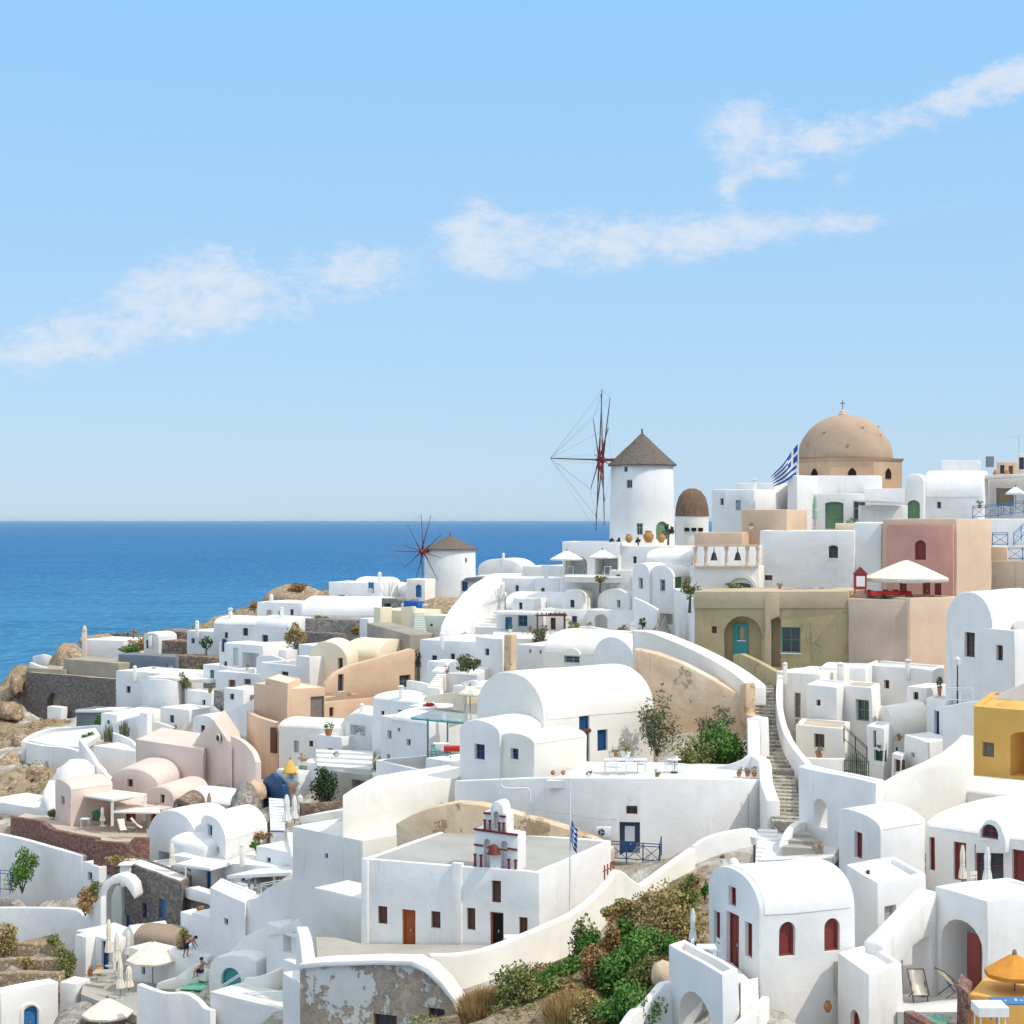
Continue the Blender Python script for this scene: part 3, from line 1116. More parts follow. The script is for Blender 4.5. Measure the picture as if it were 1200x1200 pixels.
def railing(name, label, pts, d_list, h=.95, mat='blue', cat='railing', cross=True, group=None, post=.035, bays=None):
 """railing along (px, py) feet at depths; each bay has a saltire between two rails"""
 P = [W(x, y, d) for (x, y), d in zip(pts, d_list)]
 root = thing(name, label, cat, P[0], group)
 r = G()
 for i in range(len(P) - 1):
  a, b = P[i], P[i + 1]
  nb = bays or max(1, round((b - a).length / 1.1))
  for k in range(nb + 1):
   q = a.lerp(b, k / nb)
   if k < nb or i == len(P) - 2:
    G().tube(q - Vector((0, 0, .1)), q + Vector((0, 0, h)), post, post, 6).build('post', mat, root)
  U_ = Vector((0, 0, 1))
  for z in (h, h * .86, h * .14):
   r.tube(a + U_ * z, b + U_ * z, post * .8, post * .8, 6)
  if cross:
   for k in range(nb):
    q0, q1 = a.lerp(b, k / nb), a.lerp(b, (k + 1) / nb)
    r.tube(q0 + U_ * h * .14, q1 + U_ * h * .86, post * .55, post * .55, 5)
    r.tube(q1 + U_ * h * .14, q0 + U_ * h * .86, post * .55, post * .55, 5)
 r.build('rails', mat, root)
 return root
def chimney(label, px, top, base, d, w, mat='white', group=None, kind=0):
 b = W(px, base, d)
 z1 = Z(top, d)
 ww = w / F * d
 h = z1 - b.z
 root = thing('chimney', label, 'chimney', b, group)
 g = G()
 g.box(b + Vector((0, 0, h * .4 - .3)), ww, ww, h * .8 + .6)
 o = g.build('stack', mat, root)
 finish(o, .04)
 c = G()
 if kind == 0:
  c.lathe((b.x, b.y, b.z + h * .8), [(ww * .5, 0), (ww * .62, h * .06), (ww * .5, h * .12), (ww * .2, h * .2)], 14)
 else:
  c.box(b + Vector((0, 0, h * .86)), ww * 1.35, ww * 1.35, h * .08)
  c.box(b + Vector((0, 0, h * .94)), ww * .8, ww * .8, h * .1)
 c.build('cap', mat, root, smooth=35)
 return root
def lump(name, label, cat, px, py, d, w, h, mat, dep=None, seed=1, rough=.18, kind=None, sub=3, flat=.3):
 """boulder or mound of earth: an uneven half-buried ball"""
 b = W(px, py, d)
 ww, hh = w / F * d / 2, h / F * d
 dd = dep or ww
 bm = bmesh.new()
 bmesh.ops.create_icosphere(bm, subdivisions=sub, radius=1)
 for v in bm.verts:
  n_ = noise.fractal(v.co * 1.7 + Vector((seed * 7.1, seed, 0)), 1.0, 2.0, 4)
  k = 1 + rough * n_
  v.co = Vector((v.co.x * ww * k, v.co.y * dd * k, max(v.co.z, -flat) * hh * k)) + b
 me = bpy.data.meshes.new(name)
 for v in bm.verts:
  v.co -= b
 bm.to_mesh(me)
 bm.free()
 me.materials.append(MATS[mat])
 o = bpy.data.objects.new(name, me)
 o.location = b
 COL.objects.link(o)
 me.polygons.foreach_set('use_smooth', [True] * len(me.polygons))
 return tag(o, label, cat, None, kind)
# small dark openings of the far houses, keyed by a piece of the house's label
EXTRA.update({
 'long white two-tier house, upper': [('F', 604, 686, 608, 693, 'w', 'sky_blue'), ('F', 640, 684, 643, 689, 'w', 'brown_wood')],
 'right end of the two-tier': [('F', 668, 689, 673, 699, 'd', 'grey_paint')],
 'middle of the two-tier': [('F', 634, 689, 638, 696, 'w', 'brown_wood')],
 'long white sloping roof house': [('F', 612, 722, 617, 732, 'd', 'blue')],
 'terrace block behind the dark pergola': [('F', 645, 724, 651, 738, 'd', 'brown_wood'), ('F', 670, 722, 676, 730, 'w', 'blue')],
 'stepped retaining block': [('F', 742, 652, 746, 660, 'w', 'brown_wood')],
 'long flat white house with a rounded': [('F', 506, 768, 512, 777, 'w', 'blue'), ('F', 528, 766, 533, 774, 'w', 'brown_wood')],
 'shaded white block left of the beige': [('F', 568, 760, 573, 768, 'w', 'brown_wood')],
 'left of the big barrel house': [('F', 537, 815, 542, 824, 'd', 'turquoise')],
 'white roof house stepping up': [('F', 446, 833, 450, 839, 'w', 'brown_wood'), ('F', 466, 832, 471, 840, 'w', 'blue')],
 'round-shouldered white house': [('F', 476, 866, 481, 874, 'w', 'grey_paint'), ('F', 466, 853, 469, 857, 'w', 'brown_wood')],
 'long white sloping house front under': [('F', 344, 868, 350, 882, 'd', 'grey_paint'), ('F', 362, 868, 367, 875, 'w', 'brown_wood')],
 'white two-cube house': [('F', 312, 715, 318, 727, 'o.8', 'white'), ('F', 326, 716, 331, 726, 'd', 'blue')],
 'long low white house with a smooth': [('F', 372, 727, 376, 733, 'w', 'brown_wood'), ('F', 410, 726, 415, 735, 'd', 'blue')],
 'white sloping roof house between the tall chimney': [('F', 457, 700, 462, 707, 'w', 'brown_wood')],
 'white house with a window and a curved roofline': [('F', 263, 741, 267, 748, 'w', 'blue')],
 'narrow white house with a tall pale door': [('F', 262, 775, 266, 784, 'w', 'brown_wood')],
 'wide low white terrace house': [('F', 268, 797, 273, 806, 'd', 'brown_wood'), ('F', 286, 796, 291, 802, 'w', 'brown_wood')],
 'slanted end wall and a curved': [('F', 148, 804, 153, 812, 'w', 'brown_wood')],
 'stepped block on the path': [('F', 199, 838, 204, 847, 'd', 'blue')],
 'small white cluster house': [('F', 237, 820, 241, 826, 'w', 'blue')],
 'white long low roof above the snaking': [('F', 156, 841, 161, 849, 'w', 'brown_wood')],
 'white house with blue shutters and a glazed': [('F', 108, 1042, 113, 1052, 'w', 'blue')],
 'white cube with a blue-shaded side': [('F', 366, 764, 370, 770, 'w', 'brown_wood')],
 'broad white barrel house with sloping': [('F', 282, 1024, 287, 1034, 'w', 'sky_blue')],
 'low house at the foot of the blue': [('F', 312, 1005, 317, 1014, 'w', 'sky_blue')],
 'white sloping shed roof': [('F', 208, 1004, 214, 1012, 'w', 'sky_blue')],
 'white blocky house with tall': [('F', 262, 1076, 267, 1084, 'w', 'brown_wood')],
 'tall narrow white house with two': [('F', 454, 856, 459, 866, 'w', 'grey_paint')],
 'white cube porch with a shaded': [('F', 297, 786, 301, 791, 'w', 'brown_wood')],
 'white cube between the ruined': [('F', 862, 586, 868, 598, 'd', 'grey_paint')],
 'upper white cube with a thin roof': [('F', 872, 575, 877, 583, 'w', 'brown_wood')],
 'big white battered block': [('F', 1098, 588, 1103, 596, 'w', 'grey_paint')],
 'long low white house shaded blue': [('F', 1036, 797, 1042, 807, 'w', 'brown_wood')],
 'plain white cube in front of the pinkish': [('F', 956, 820, 961, 827, 'w', 'brown_wood')],
 'blue-shaded white block below': [('F', 1068, 882, 1072, 888, 'w', 'blue')],
 'cream white lower block': [('F', 380, 1000, 384, 1006, 'w', 'brown_wood')],
})
# ================================================================== near right: the vaulted house with red doors
GW = 'whitewashed houses on the near right slope'
house('vaulted_house', 'white barrel-vaulted house with red arched side windows and a red gable door', 'house',
  (829, 66), (889, 62), (1003, 63.4), 1073, 1215, 'vault', 1017, 'white', wins=[
 ('F', 853.5, 1039, 862, 1062, 's', 'red_paint'), ('F', 836, 1068, 843.5, 1107, 's', 'red_paint'),
 ('F', 872.5, 1081, 881, 1122, 's', 'red_paint'), ('F', 851, 1070, 865.5, 1139, 'd', 'red_paint'),
 ('R', 913, 1080, 932, 1121, 's', 'red_paint', 1), ('R', 966, 1076, 984.5, 1115, 's', 'red_paint', 1)], group=GW, skirt=4, bevel=.12)
# terrace in front of the gable
house('terrace_block', 'white terrace block with a big arched vault below the red gable door', 'terrace wall',
  (783, 61.5), (846, 57.5), (866, 58.3), 1141, 1230, 'flat', para=.95, mat='white_b', roofmat='pave_white',
  wins=[('F', 795, 1163, 836, 1225, 'o2.5', 'white', 1)], skirt=3, parapet_w=.25)
terrace('terrace_floor', [(800, 1120, 64.5), (858, 1152, 60), (880, 1150, 61.2), (848, 1118, 66)], 'pave_white')
stairs('outdoor_stairs', 'short white stair dropping from the red gable door beside the terrace block',
  (868, 1200, 57.5), (890, 1196, 58.2), (868, 1150, 60.5), (888, 1146, 61), 7, 'white_c')
wall('parapet_wall', 'low white parapet sloping down in front of the vaulted house side stair', 'wall',
  [(893, 59.6, 1166), (880, 58.5, 1180), (862, 57, 1196), (846, 56, 1212)], 'white', .3, 4)
wall('garden_wall', 'white wavy garden wall stepping down beside the green bushes', 'wall',
  [(785, 61.6, 1148), (771, 61.4, 1151), (760, 61, 1163), (748, 60.6, 1176), (736, 60, 1184), (722, 59.5, 1204)], 'white', .35, 4)
chair('white cafe chair on the terrace of the red gable door, facing the sea', 818, 1128, 63.5, 1.2)
chair('white cafe chair on the same terrace, back against the red gable', 836, 1127, 63.6, -1.3)
table('small square white table on the terrace of the red gable door', 828, 1132, 62.6, .7, .7, .74)
closed_parasol('closed white parasol on the terrace of the red gable door', 812, 1064, 1118, 64.6, 9, 'cloth_white')
# annex behind, shuttered
house('annex_block', 'white cube annex with a grey shuttered window beside the vaulted house', 'house',
  (992, 69.5), (1027, 66), (1086, 67.6), 1034, 1130, 'flat', para=.5, mat='white', wins=[('R', 1036, 1061, 1050, 1099, 's', 'grey_paint')], group=GW, roofmat='pave_white')
pot_plant('small red flowering pot on the roof of the shuttered annex', 1017, 1030, 68.5, 8, 10, 'leaf_dark', flower='flower_red', seed=4)
house('vaulted_annex', 'small white barrel annex with one tall red window in its shaded gable', 'house',
  (983, 77), (1031, 73), (1085, 74.6), 972, 1060, 'vault', 951, 'white', wins=[('F', 1001, 975, 1010, 1006, 's', 'red_paint')], group=GW)
house('terrace_house', 'white house with a row of red shutters and a fanlight dormer above its double door', 'house',
  (1083, 76), (1216, 72.2), 9.0, 987, 1060, 'vaultx', 946, 'white', wins=[
 ('F', 1089, 981, 1095.5, 1020, 's', 'red_paint'), ('F', 1117, 987, 1132, 1032, 's', 'red_paint'),
 ('F', 1142, 992, 1176, 1048, 'w', 'red_paint'), ('F', 1186, 996, 1204, 1041, 's', 'red_paint')], group=GW, bevel=.12)
slab('fanlight_dormer', 'round-headed white dormer with a red fanlight over the red double door', 'dormer', (1083, 75.55), (1216, 71.75),
  [(1143, 1000), (1143, 984), (1147, 971), (1154, 962), (1161, 959.5), (1168, 962), (1174, 970), (1178, 984), (1178, 1000)], 1.6, 'white',
  wins=[(1149, 966, 1170, 983, 'w', 'red_paint', 1)])
# sun terrace of that house
house('porch_block', 'white terrace block with a wide arched porch opening and a dark red door inside', 'terrace wall',
  (1096, 64.6), (1157, 62), (1246, 63.6), 1056, 1176, 'flat', para=.3, mat='white', roofmat='pave_white', skirt=3,
  wins=[('F', 1103, 1078, 1151, 1174, 'o2.6', 'white', .9)], bevel=.1)
house('red_porch_door', 'dark red wooden door standing open inside the wide arched porch', 'door', (1133, 63.6), (1148, 62.95), .06, 1097, 1166, 'flat', para=0, mat='red_paint', skirt=.02, ctl=False, bevel=.01)
slab('stair_wall', 'white sloping stair wall with a quarter-arch opening under it', 'wall', (1030, 62.6), (1100, 64.4),
  [(1034, 1109), (1098, 1044), (1098.5, 1172), (1092.5, 1172), (1092, 1098), (1080, 1102), (1070, 1109), (1060, 1120), (1051, 1133), (1044, 1145), (1034, 1142)], 1.0, 'white')
house('back_wall_block', 'plain white wall closing the porch behind the canvas deck chair', 'wall', (1040, 66.5), (1100, 67.4), 1.0, 1085, 1170, 'flat', para=0, mat='white', wins=[('F', 1046, 1126, 1058, 1166, 'd', 'orange_wood')])
terrace('porch_floor', [(1040, 1168, 64.5), (1052, 1186, 60.5), (1128, 1186, 59.6), (1158, 1168, 62), (1100, 1160, 67)], 'pave_white')
deckchair('canvas deck chair facing out under the quarter arch of the stair wall', 1076, 1171, 63.2, 0.0)
deckchair('canvas deck chair turned sideways inside the wide arched porch', 1113, 1167, 62.8, 1.9)
house('gate_block', 'white corner block with a small arched red hatch door at the very bottom', 'wall',
  (981, 62.6), (1017, 59.5), (1059, 61.0), 1142, 1225, 'flat', para=.4, mat='white', wins=[('F', 996, 1184, 1008, 1215, 'd', 'red_paint', .8)], bevel=.12)
wall('parapet_wall', 'short white parapet between the vaulted house and the stair wall', 'wall', [(984, 64.5, 1113), (1010, 64.8, 1112), (1034, 64, 1110)], 'white', .35, 3)
house('meter_box', 'grey shuttered cabinet set low against the vaulted house side', 'cabinet', (970, 63.4), (981, 62.9), .4, 1128, 1162, 'flat', para=0, mat='pave_grey', skirt=.1, bevel=.03, ctl=False)
urn('round terracotta pot hanging low on the vaulted house wall', 970, 1186, 62.2, 10, 13, 'terracotta')
closed_parasol('closed white parasol in front of the red double door', 1157, 992, 1050, 69.5, 11, 'cloth_white')
chair('white cafe chair beside the closed parasol of the red double door', 1144, 1047, 69.8, .4, seat='cloth_cream')
table('low white table under the closed parasol of the red double door', 1171, 1052, 68.8, .8, .6, .6, rot=.2)
# orange parasol cafe in the corner
parasol('orange parasol over the ochre cafe terrace', 1189, 1117, 1139, 57, 68, 1196, 'cloth_orange')
house('ochre_wall', 'ochre plastered terrace wall behind the orange parasol', 'wall', (1134, 56.6), (1160, 59.3), (1226, 58.5), 1140, 1200, 'flat', para=0, mat='ochre', bevel=.1)
house('brick_planter', 'low brick planter at the foot of the ochre terrace wall', 'planter', (1121, 57.2), (1134, 56.2), (1140, 57.5), 1164, 1190, 'flat', para=.1, mat='red_stone', skirt=2)
table('blue cafe table loaded with crockery under the orange parasol', 1186, 1199, 54.4, 1.3, .8, .74, 'sky_blue')
table('white cloth cafe table at the lower corner beside the blue table', 1160, 1204, 53.6, .9, .8, .74, cloth='cloth_white')
for k, (px, py, w_) in enumerate([(1178, 1178, 5), (1190, 1176, 4), (1197, 1178, 6)]):
 urn(['small white jug on the blue cafe table', 'slim cream carafe on the blue cafe table', 'fat white bowl on the blue cafe table'][k], px, py, 54.4, w_, 6, 'cloth_white', name='table_jug')
pot_plant('pink flower pot beside the brick planter', 1139, 1192, 56, 16, 20, 'leaf_dark', flower='flower_pink', seed=9)
pot_plant('bushy green pot behind the blue cafe table', 1152, 1182, 57, 13, 18, 'leaf_olive', seed=12)
terrace('cafe_floor', [(1105, 1196, 58.5), (1060, 1222, 53), (1240, 1222, 52), (1240, 1190, 58)], 'pave_tan')
w = G().prism([W(1074, 1199, 56.5), W(1096, 1188, 58.5), W(1116, 1192, 57.5), W(1104, 1206, 55.5)], (0, 0, .03)).build('pool_water', 'pool', None, loc=W(1090, 1196, 57))
w['kind'] = 'structure'
wall('brick_steps', 'stepped brick kerb along the corner of the green pool', 'kerb', [(1058, 57, 1184), (1072, 56, 1192), (1090, 55, 1202)], 'red_stone', .4, 1.0)
# ================================================================== right middle
house('niche_house', 'bluish white house with an arched porch niche facing the stone stair', 'house',
  (936, 84), (1026, 78.6), (1036, 79.6), 918, 1015, 'flat', para=.12, mat='white', wins=[('F', 954, 936, 969.5, 972, 'o1.5', 'white', .9)], bevel=.2, group=GW, roofmat='white_c')
slab('retaining_wall', 'broad white sloping wall rising toward the ochre house', 'wall', (1015, 79.2), (1170, 84.5),
  [(1015, 1000), (1018, 918), (1046, 919), (1070, 905), (1093, 895), (1116, 884), (1132, 871), (1141, 862), (1141, 1000)], .7, 'white_c', bevel=.15)
house('white_lintel_block', 'plain white block stepping up under the ochre house', 'house', (1110, 84), (1215, 80.5), 4, 940, 1000, 'vaultx', 916, 'white_c', group=GW)
house('ochre_house', 'big plain ochre house with one small shuttered window and a shaded loggia', 'house',
  (1141, 86.5), (1236, 83.2), (1250, 90), 836, 940, 'flat', para=.15, mat='ochre', wins=[('F', 1151, 870, 1165, 887, 's', 'grey_wood'), ('F', 1184, 858, 1222, 911, 'o1.6', 'ochre', .35)], bevel=.15, roofmat='ochre')
lump('ochre_dome', 'low ochre dome swelling on the plain ochre house roof', 'dome', 1190, 838, 87.5, 60, 17, 'ochre', dep=1.4, seed=6, rough=.02)
# tall shaded barrel house at the right edge
house('tall_vaulted_house', 'tall white vaulted house with a dark open window in its blue-shaded gable', 'house',
  (1108, 101), (1163, 97.2), (1225, 103), 737, 835, 'vault', 694, 'white', wins=[('F', 1130, 741, 1142.5, 770, 'w', 'brown_wood')], group=GW, bevel=.1)
house('lower_wing', 'white flat wing with a slit window joined to the tall vaulted house', 'house',
  (1150, 97.9), (1189.5, 95.4), (1222, 97.5), 739, 835, 'flat', para=.5, mat='white', wins=[('F', 1167, 756, 1175, 774, 'w', 'brown_wood')], group=GW)
house('second_vault', 'white barrel roof just behind the slit-window wing at the picture edge', 'house', (1183, 99.5), (1212, 97.5), 6, 742, 800, 'vault', 726, 'white', group=GW)
railing('picket_railing', 'short white picket railing at the foot of the tall vaulted house', [(1110, 822), (1140, 823)], [97.5, 96], .8, 'white_paint', cross=False, post=.03)
wall('parapet_wall', 'white parapet wall curving up under the tall vaulted house', 'wall', [(1104, 95, 828), (1130, 93, 823), (1160, 91, 818), (1200, 89.5, 800), (1225, 89, 795)], 'white', .5, 6)
# courtyard cluster between the stair and the tall house
GC = 'small white courtyard houses right of the stone stair'
house('courtyard_house', 'white courtyard house with a pinkish door at the top of the stone stair', 'house', (909, 111), (962, 109), 5, 790, 855, 'flat', para=.35, mat='white_c', wins=[('F', 931, 812, 938, 841, 'd', 'grey_wood')], group=GC, roofmat='white_c')
house('courtyard_house', 'plain white cube in front of the pinkish door house', 'house', (945, 106.5), (981, 104.6), (994, 108), 805, 855, 'flat', para=.25, mat='white_b', group=GC, roofmat='pave_white')
house('courtyard_house', 'white cube with a big olive green curtained window', 'house', (985, 107), (1022, 105), (1032, 108), 806, 880, 'flat', para=.3, mat='white', wins=[('F', 1003, 820, 1018.5, 845, 'w', 'green')], group=GC, roofmat='pave_tan')
house('courtyard_house', 'low white front room with a window over a plant stand', 'house', (933, 102.5), (990, 100.5), (996, 104), 854, 905, 'flat', para=.3, mat='white_c', wins=[('F', 954, 860, 966, 876, 'w', 'brown_wood')], group=GC, roofmat='pave_tan')
house('courtyard_house', 'white house behind the iron gate with a small green window', 'house', (1016, 100), (1036, 98.8), (1046, 101), 853, 915, 'flat', para=.25, mat='white', wins=[('F', 1024, 879, 1034.5, 892, 's', 'dark_green'), ('F', 1023, 856, 1026.5, 876, 'd', 'brown_wood')], group=GC, roofmat='pave_white')
house('cave_house', 'cream barrel cave house with two blue doors in the courtyard', 'house', (1028, 106.5), (1047, 101), (1091, 104.5), 866, 915, 'vault', 829, 'white_c', wins=[('F', 1041, 874, 1046, 896, 'd', 'blue')], group=GC)
house('courtyard_house', 'white upright box with a tall dark blue doorway', 'house', (1086, 101), (1109, 99), (1119, 101), 822, 905, 'flat', para=.2, mat='white', wins=[('F', 1095, 833, 1101, 866, 'd', 'blue')], group=GC, roofmat='pave_white')
house('courtyard_house', 'blue-shaded white block below the dark blue doorway', 'house', (1059, 99), (1087, 95.5), (1118, 97), 870, 915, 'flat', para=.1, mat='white', group=GC, bevel=.2, roofmat='white')
house('doorway_block', 'white gatepost block with a brown door near the iron gate', 'house', (1045, 98), (1056, 97), (1062, 98), 886, 920, 'flat', para=.1, mat='white', wins=[('F', 1047.5, 890, 1055, 912, 'd', 'brown_wood')], group=GC)
house('long_white_house', 'long low white house shaded blue under the rose stained wall', 'house', (1012, 117), (1093, 112.5), (1106, 116), 785, 840, 'flat', para=.4, mat='white', group=GC, roofmat='pave_white')
house('white_house', 'white stepped block between the olive house and the courtyard', 'house', (960, 113), (1014, 112), 4, 783, 840, 'flat', para=.3, mat='white_b', group=GC, roofmat='pave_white')
chimney('small white chimney pot over the courtyard cube roof', 985, 776, 792, 110, 7)
wall('parapet_wall', 'low white courtyard parapet left of the iron gate', 'wall', [(944, 99, 888), (968, 98.3, 889), (990, 98, 889)], 'white', .3, 3, ctl=1.2)
# iron gate with an arched head
def iron_gate():
 root = thing('iron_gate', 'arched dark green iron gate with upright bars in the courtyard', 'gate', W(1004, 916, 97.6))
 fc = Face(P2(990, 98), P2(1018, 97.4))
 L = fc.len
 for half in (0, 1):
  g = G()
  for i in range(7):
   u = L * (half * .5 + .5 * i / 6)
   top = 1.35 + .45 * math.sin(math.pi * u / L)
   g.tube(fc.at(u, Z(917, 98)), fc.at(u, Z(917, 98) + top), .02 if i % 6 else .035, None, 5)
  for z in (.12, .7, 1.3):
   g.tube(fc.at(L * half * .5, Z(917, 98) + z), fc.at(L * (half + 1) * .5, Z(917, 98) + z), .02, None, 5)
  g.build('gate_leaf', 'dark_green', root)
iron_gate()
railing('stair_railing', 'dark sloping iron handrail above the arched gate', [(989, 868), (1016, 893)], [99.5, 98.5], .9, 'iron', cross=False, post=.03)
pot_plant('potted plant on a stand below the courtyard window', 960, 890, 99.6, 10, 17, 'leaf_grey', 'terracotta', 21)
pot_plant('dark potted shrub on the courtyard cave house ledge', 1062, 869, 100.5, 10, 9, 'leaf_dark', 'terracotta', 22)
pot_plant('slim green pot plant beside the tall vaulted house', 1101, 815, 102, 7, 26, 'leaf_grey', 'terracotta', 23)
# stone stair between the peach wall and the courtyard, three flights
stairs('stone_stairs', 'topmost flight of the worn stone stair below the olive house', (878, 846, 106), (909, 846, 105.5), (872, 797, 117), (907, 800, 116), 12, 'step_stone')
stairs('stone_stairs', 'middle flight of the worn stone stair beside the green shrub', (899, 905, 97), (929, 905, 96.5), (879, 850, 105), (910, 850, 104.6), 12, 'step_stone')
stairs('stone_stairs', 'lowest flight of the worn stone stair bending to the white landing', (905, 972, 87.5), (941, 966, 87), (899, 909, 96.3), (930, 909, 96), 13, 'step_stone')
wall('stair_parapet', 'white curved parapet wall on the right of the stone stair', 'wall',
  [(911, 111, 790), (909, 107, 812), (911, 103.5, 834), (917, 100, 856), (928, 97, 876), (942, 94.5, 893), (948, 91.5, 906), (949, 88, 926)], 'white', .4, 2.6, ctl=1.5)
wall('stair_parapet', 'white pillar-ended parapet on the left of the stone stair', 'wall', [(891, 96, 884), (890, 98, 846), (889, 99.5, 841)], 'white', .7, 2.5, smooth=False)
wall('stair_parapet', 'lower white parapet left of the stone stair by the long retaining wall', 'wall', [(914, 88.5, 938), (906, 91, 916), (903, 94, 892), (890, 95.5, 884)], 'white', .7, 3.5)
stairs('white_steps', 'narrow white steps at the foot of the stone stair', (885, 1018, 79.5), (909, 1016, 79.2), (888, 973, 85.5), (911, 972, 85.3), 9, 'white_b')
stairs('concrete_steps', 'three grey concrete steps on the landing under the arched niche', (917, 999, 80.5), (965, 999, 80), (922, 974, 83), (945, 974, 82.8), 3, 'pave_grey')
wall('parapet_wall', 'white round-topped wall sweeping down from the niche house to the landing', 'wall', [(940, 84, 961), (928, 83, 964), (918, 82, 975), (912, 81, 992)], 'white', .4, 3)
terrace('landing', [(890, 1008, 80), (975, 1006, 78.5), (985, 990, 82), (905, 975, 85)], 'pave_white')
urn('pale stone jar left of two on the concrete landing', 955, 998, 79.7, 7, 11, 'cloth_tan')
urn('pale stone jar right of two on the concrete landing', 962, 997, 79.7, 7, 11, 'cloth_tan')
# ================================================================== olive house, pink house, church on the ridge
house('olive_house', 'weathered olive house with an arched door recess and a teal window', 'house', (814, 124.5), (994, 121), (1010, 128), 712, 800, 'flat', para=0, mat='olive', skirt=6, wins=[
 ('F', 848, 722, 893, 782, 'o1.1', 'olive', 1), ('F', 903, 723, 915, 782, 'o.8', 'olive', .6), ('F', 915.5, 735, 938, 765, 'w', 'turquoise'),
 ('F', 834, 734, 840, 742, 'w', 'brown_wood')])
fcO = Face(P2(814, 124.5), P2(994, 121))
house('teal_door', 'teal wooden door with a dark upper pane inside the olive arch', 'door', (859.5, 124.5), (876, 124.2), .08, 731, 782, 'flat', para=0, mat='turquoise', skirt=.02, ctl=False, bevel=.01,
  wins=[('F', 865, 734, 873, 750, 'w', 'turquoise')])
slab('cornice_band', 'pale weathered parapet band along the top of the olive house', 'parapet', (813, 124.4), (995, 120.9), [(813, 713), (813, 693), (994, 693), (994, 713)], 7, 'olive_pale', bevel=.05)
slab('pilaster', 'pale pilaster between the two arches of the olive house', 'pilaster', (814, 124.3), (994, 120.8), [(896, 790), (896, 696), (913, 696), (913, 722), (903, 727), (903, 790)], .6, 'olive_pale', bevel=.04)
slab('ramp_wall', 'olive ramp wall stepping down from the arched door to the stair', 'wall', (856, 119), (915, 114), [(859, 805), (859, 767), (868, 766), (911, 788), (911, 822)], .5, 'olive')
house('rose_wall', 'rose and grey stained wall carrying the red parasol terrace', 'wall', (994, 120.6), (1066, 119.2), 7, 703, 800, 'flat', para=.06, mat='stain_rose', skirt=6, roofmat='pave_tan')
house('peach_terrace_wall', 'peach terrace wall right of the rose stained wall', 'wall', (1066, 119.0), (1122, 121), 6, 699, 790, 'flat', para=.4, mat='peach_pale', roofmat='pave_tan')
house('pink_house', 'dusk pink house front framed in peach with an arched red window', 'house', (1034, 131), (1121.5, 128), (1162, 132.5), 608, 705, 'flat', para=.3, mat='peach_pale', roofmat='pave_tan')
slab('pink_facade', 'dusk pink plaster panel with an arched red window and red doors', 'facade panel', (1034, 130.6), (1121.5, 127.6), [(1039, 706), (1039, 615), (1117, 615), (1117, 706)], .3, 'dusk_pink', bevel=.02,
  wins=[(1072, 633, 1085, 656, 's', 'red_paint', 1), (1054, 678, 1062, 700, 's', 'red_paint'), (1081, 681, 1090, 702, 'd', 'red_paint'), (1095, 679, 1103, 700, 's', 'red_paint')])
house('peach_return', 'small red-trimmed peach doorpost block left of the parasol', 'wall', (1000, 122.6), (1016, 122), 1.2, 692, 712, 'flat', para=0, mat='peach_pale', ctl=False)
def menu_kiosk():
 root = thing('menu_kiosk', 'red pointed menu kiosk on the parasol terrace', 'kiosk', W(1008, 694, 121.6))
 c = W(1008, 694, 121.6)
 G().box(c + Vector((0, 0, .75)), .9, .3, 1.1).build('case', 'bright_red', root)
 G().box(c + Vector((0, -.16, .8)), .62, .02, .75).build('menu_board', 'cloth_white', root)
 t = G().prism([c + Vector((-.55, -.2, 1.3)), c + Vector((.55, -.2, 1.3)), c + Vector((0, -.2, 1.85))], (0, .4, 0))
 t.build('roof', 'red_paint', root)
 for s in (-.38, .38):
  G().tube(c + Vector((s, 0, -.1)), c + Vector((s, 0, .25)), .04).build('leg', 'red_paint', root)
menu_kiosk()
parasol('wide cream parasol on the terrace before the pink house', 1062, 656, 677, 122.6, 97, 708, 'cloth_cream', valance=.3)
GT = 'red cafe tables on the parasol terrace'
for k, (px, d, lab) in enumerate([(1028, 121.2, 'red clothed table nearest the menu kiosk'), (1044, 121.0, 'red clothed table in the middle under the cream parasol'), (1058, 121.4, 'red clothed table under the right half of the cream parasol')]):
 table(lab, px, 705, d, 1.0, .9, .74, 'brown_wood', cloth='cloth_red', group=GT)
for k, (px, d, rot, lab) in enumerate([(1021, 121.4, .8, 'red wooden chair at the kiosk end of the terrace'), (1036, 121.6, -.7, 'red wooden chair between the first two red tables'), (1051, 121.8, .2, 'red wooden chair behind the middle red table'), (1066, 121.6, 1.5, 'red wooden chair at the peach wall end of the terrace')]):
 chair(lab, px, 705, d, rot, 'bright_red', 'bright_red', group='red chairs on the parasol terrace')
house('white_shade_wall', 'white shaded wall joining the pink house to the grey white house', 'wall', (1000, 132), (1034, 131.2), 3, 612, 700, 'flat', para=0, mat='white', bevel=.2)
house('grey_white_house', 'broad grey-white house wall with one small arched window under the church', 'house', (890, 134), (1001, 131.5), 6, 622, 705, 'flat', para=.5, mat='white_b', roofmat='pave_white',
  wins=[('F', 971, 639, 982, 654, 'w', 'brown_wood', .5), ('F', 896, 674, 905, 680, 'w', 'brown_wood')])
lump('stone_heap', 'low grey rubble heap along the top of the olive house', 'rubble', 950, 694, 126, 80, 6, 'grey_stone', dep=1.0, seed=5)
house('arch_front_house', 'white low front with a green arched doorway beneath the bell balustrade', 'house', (808, 132), (890, 130.5), 3, 664, 705, 'flat', para=0, mat='white_c', wins=[('F', 857, 683, 880, 700, 'd', 'green', .3)])
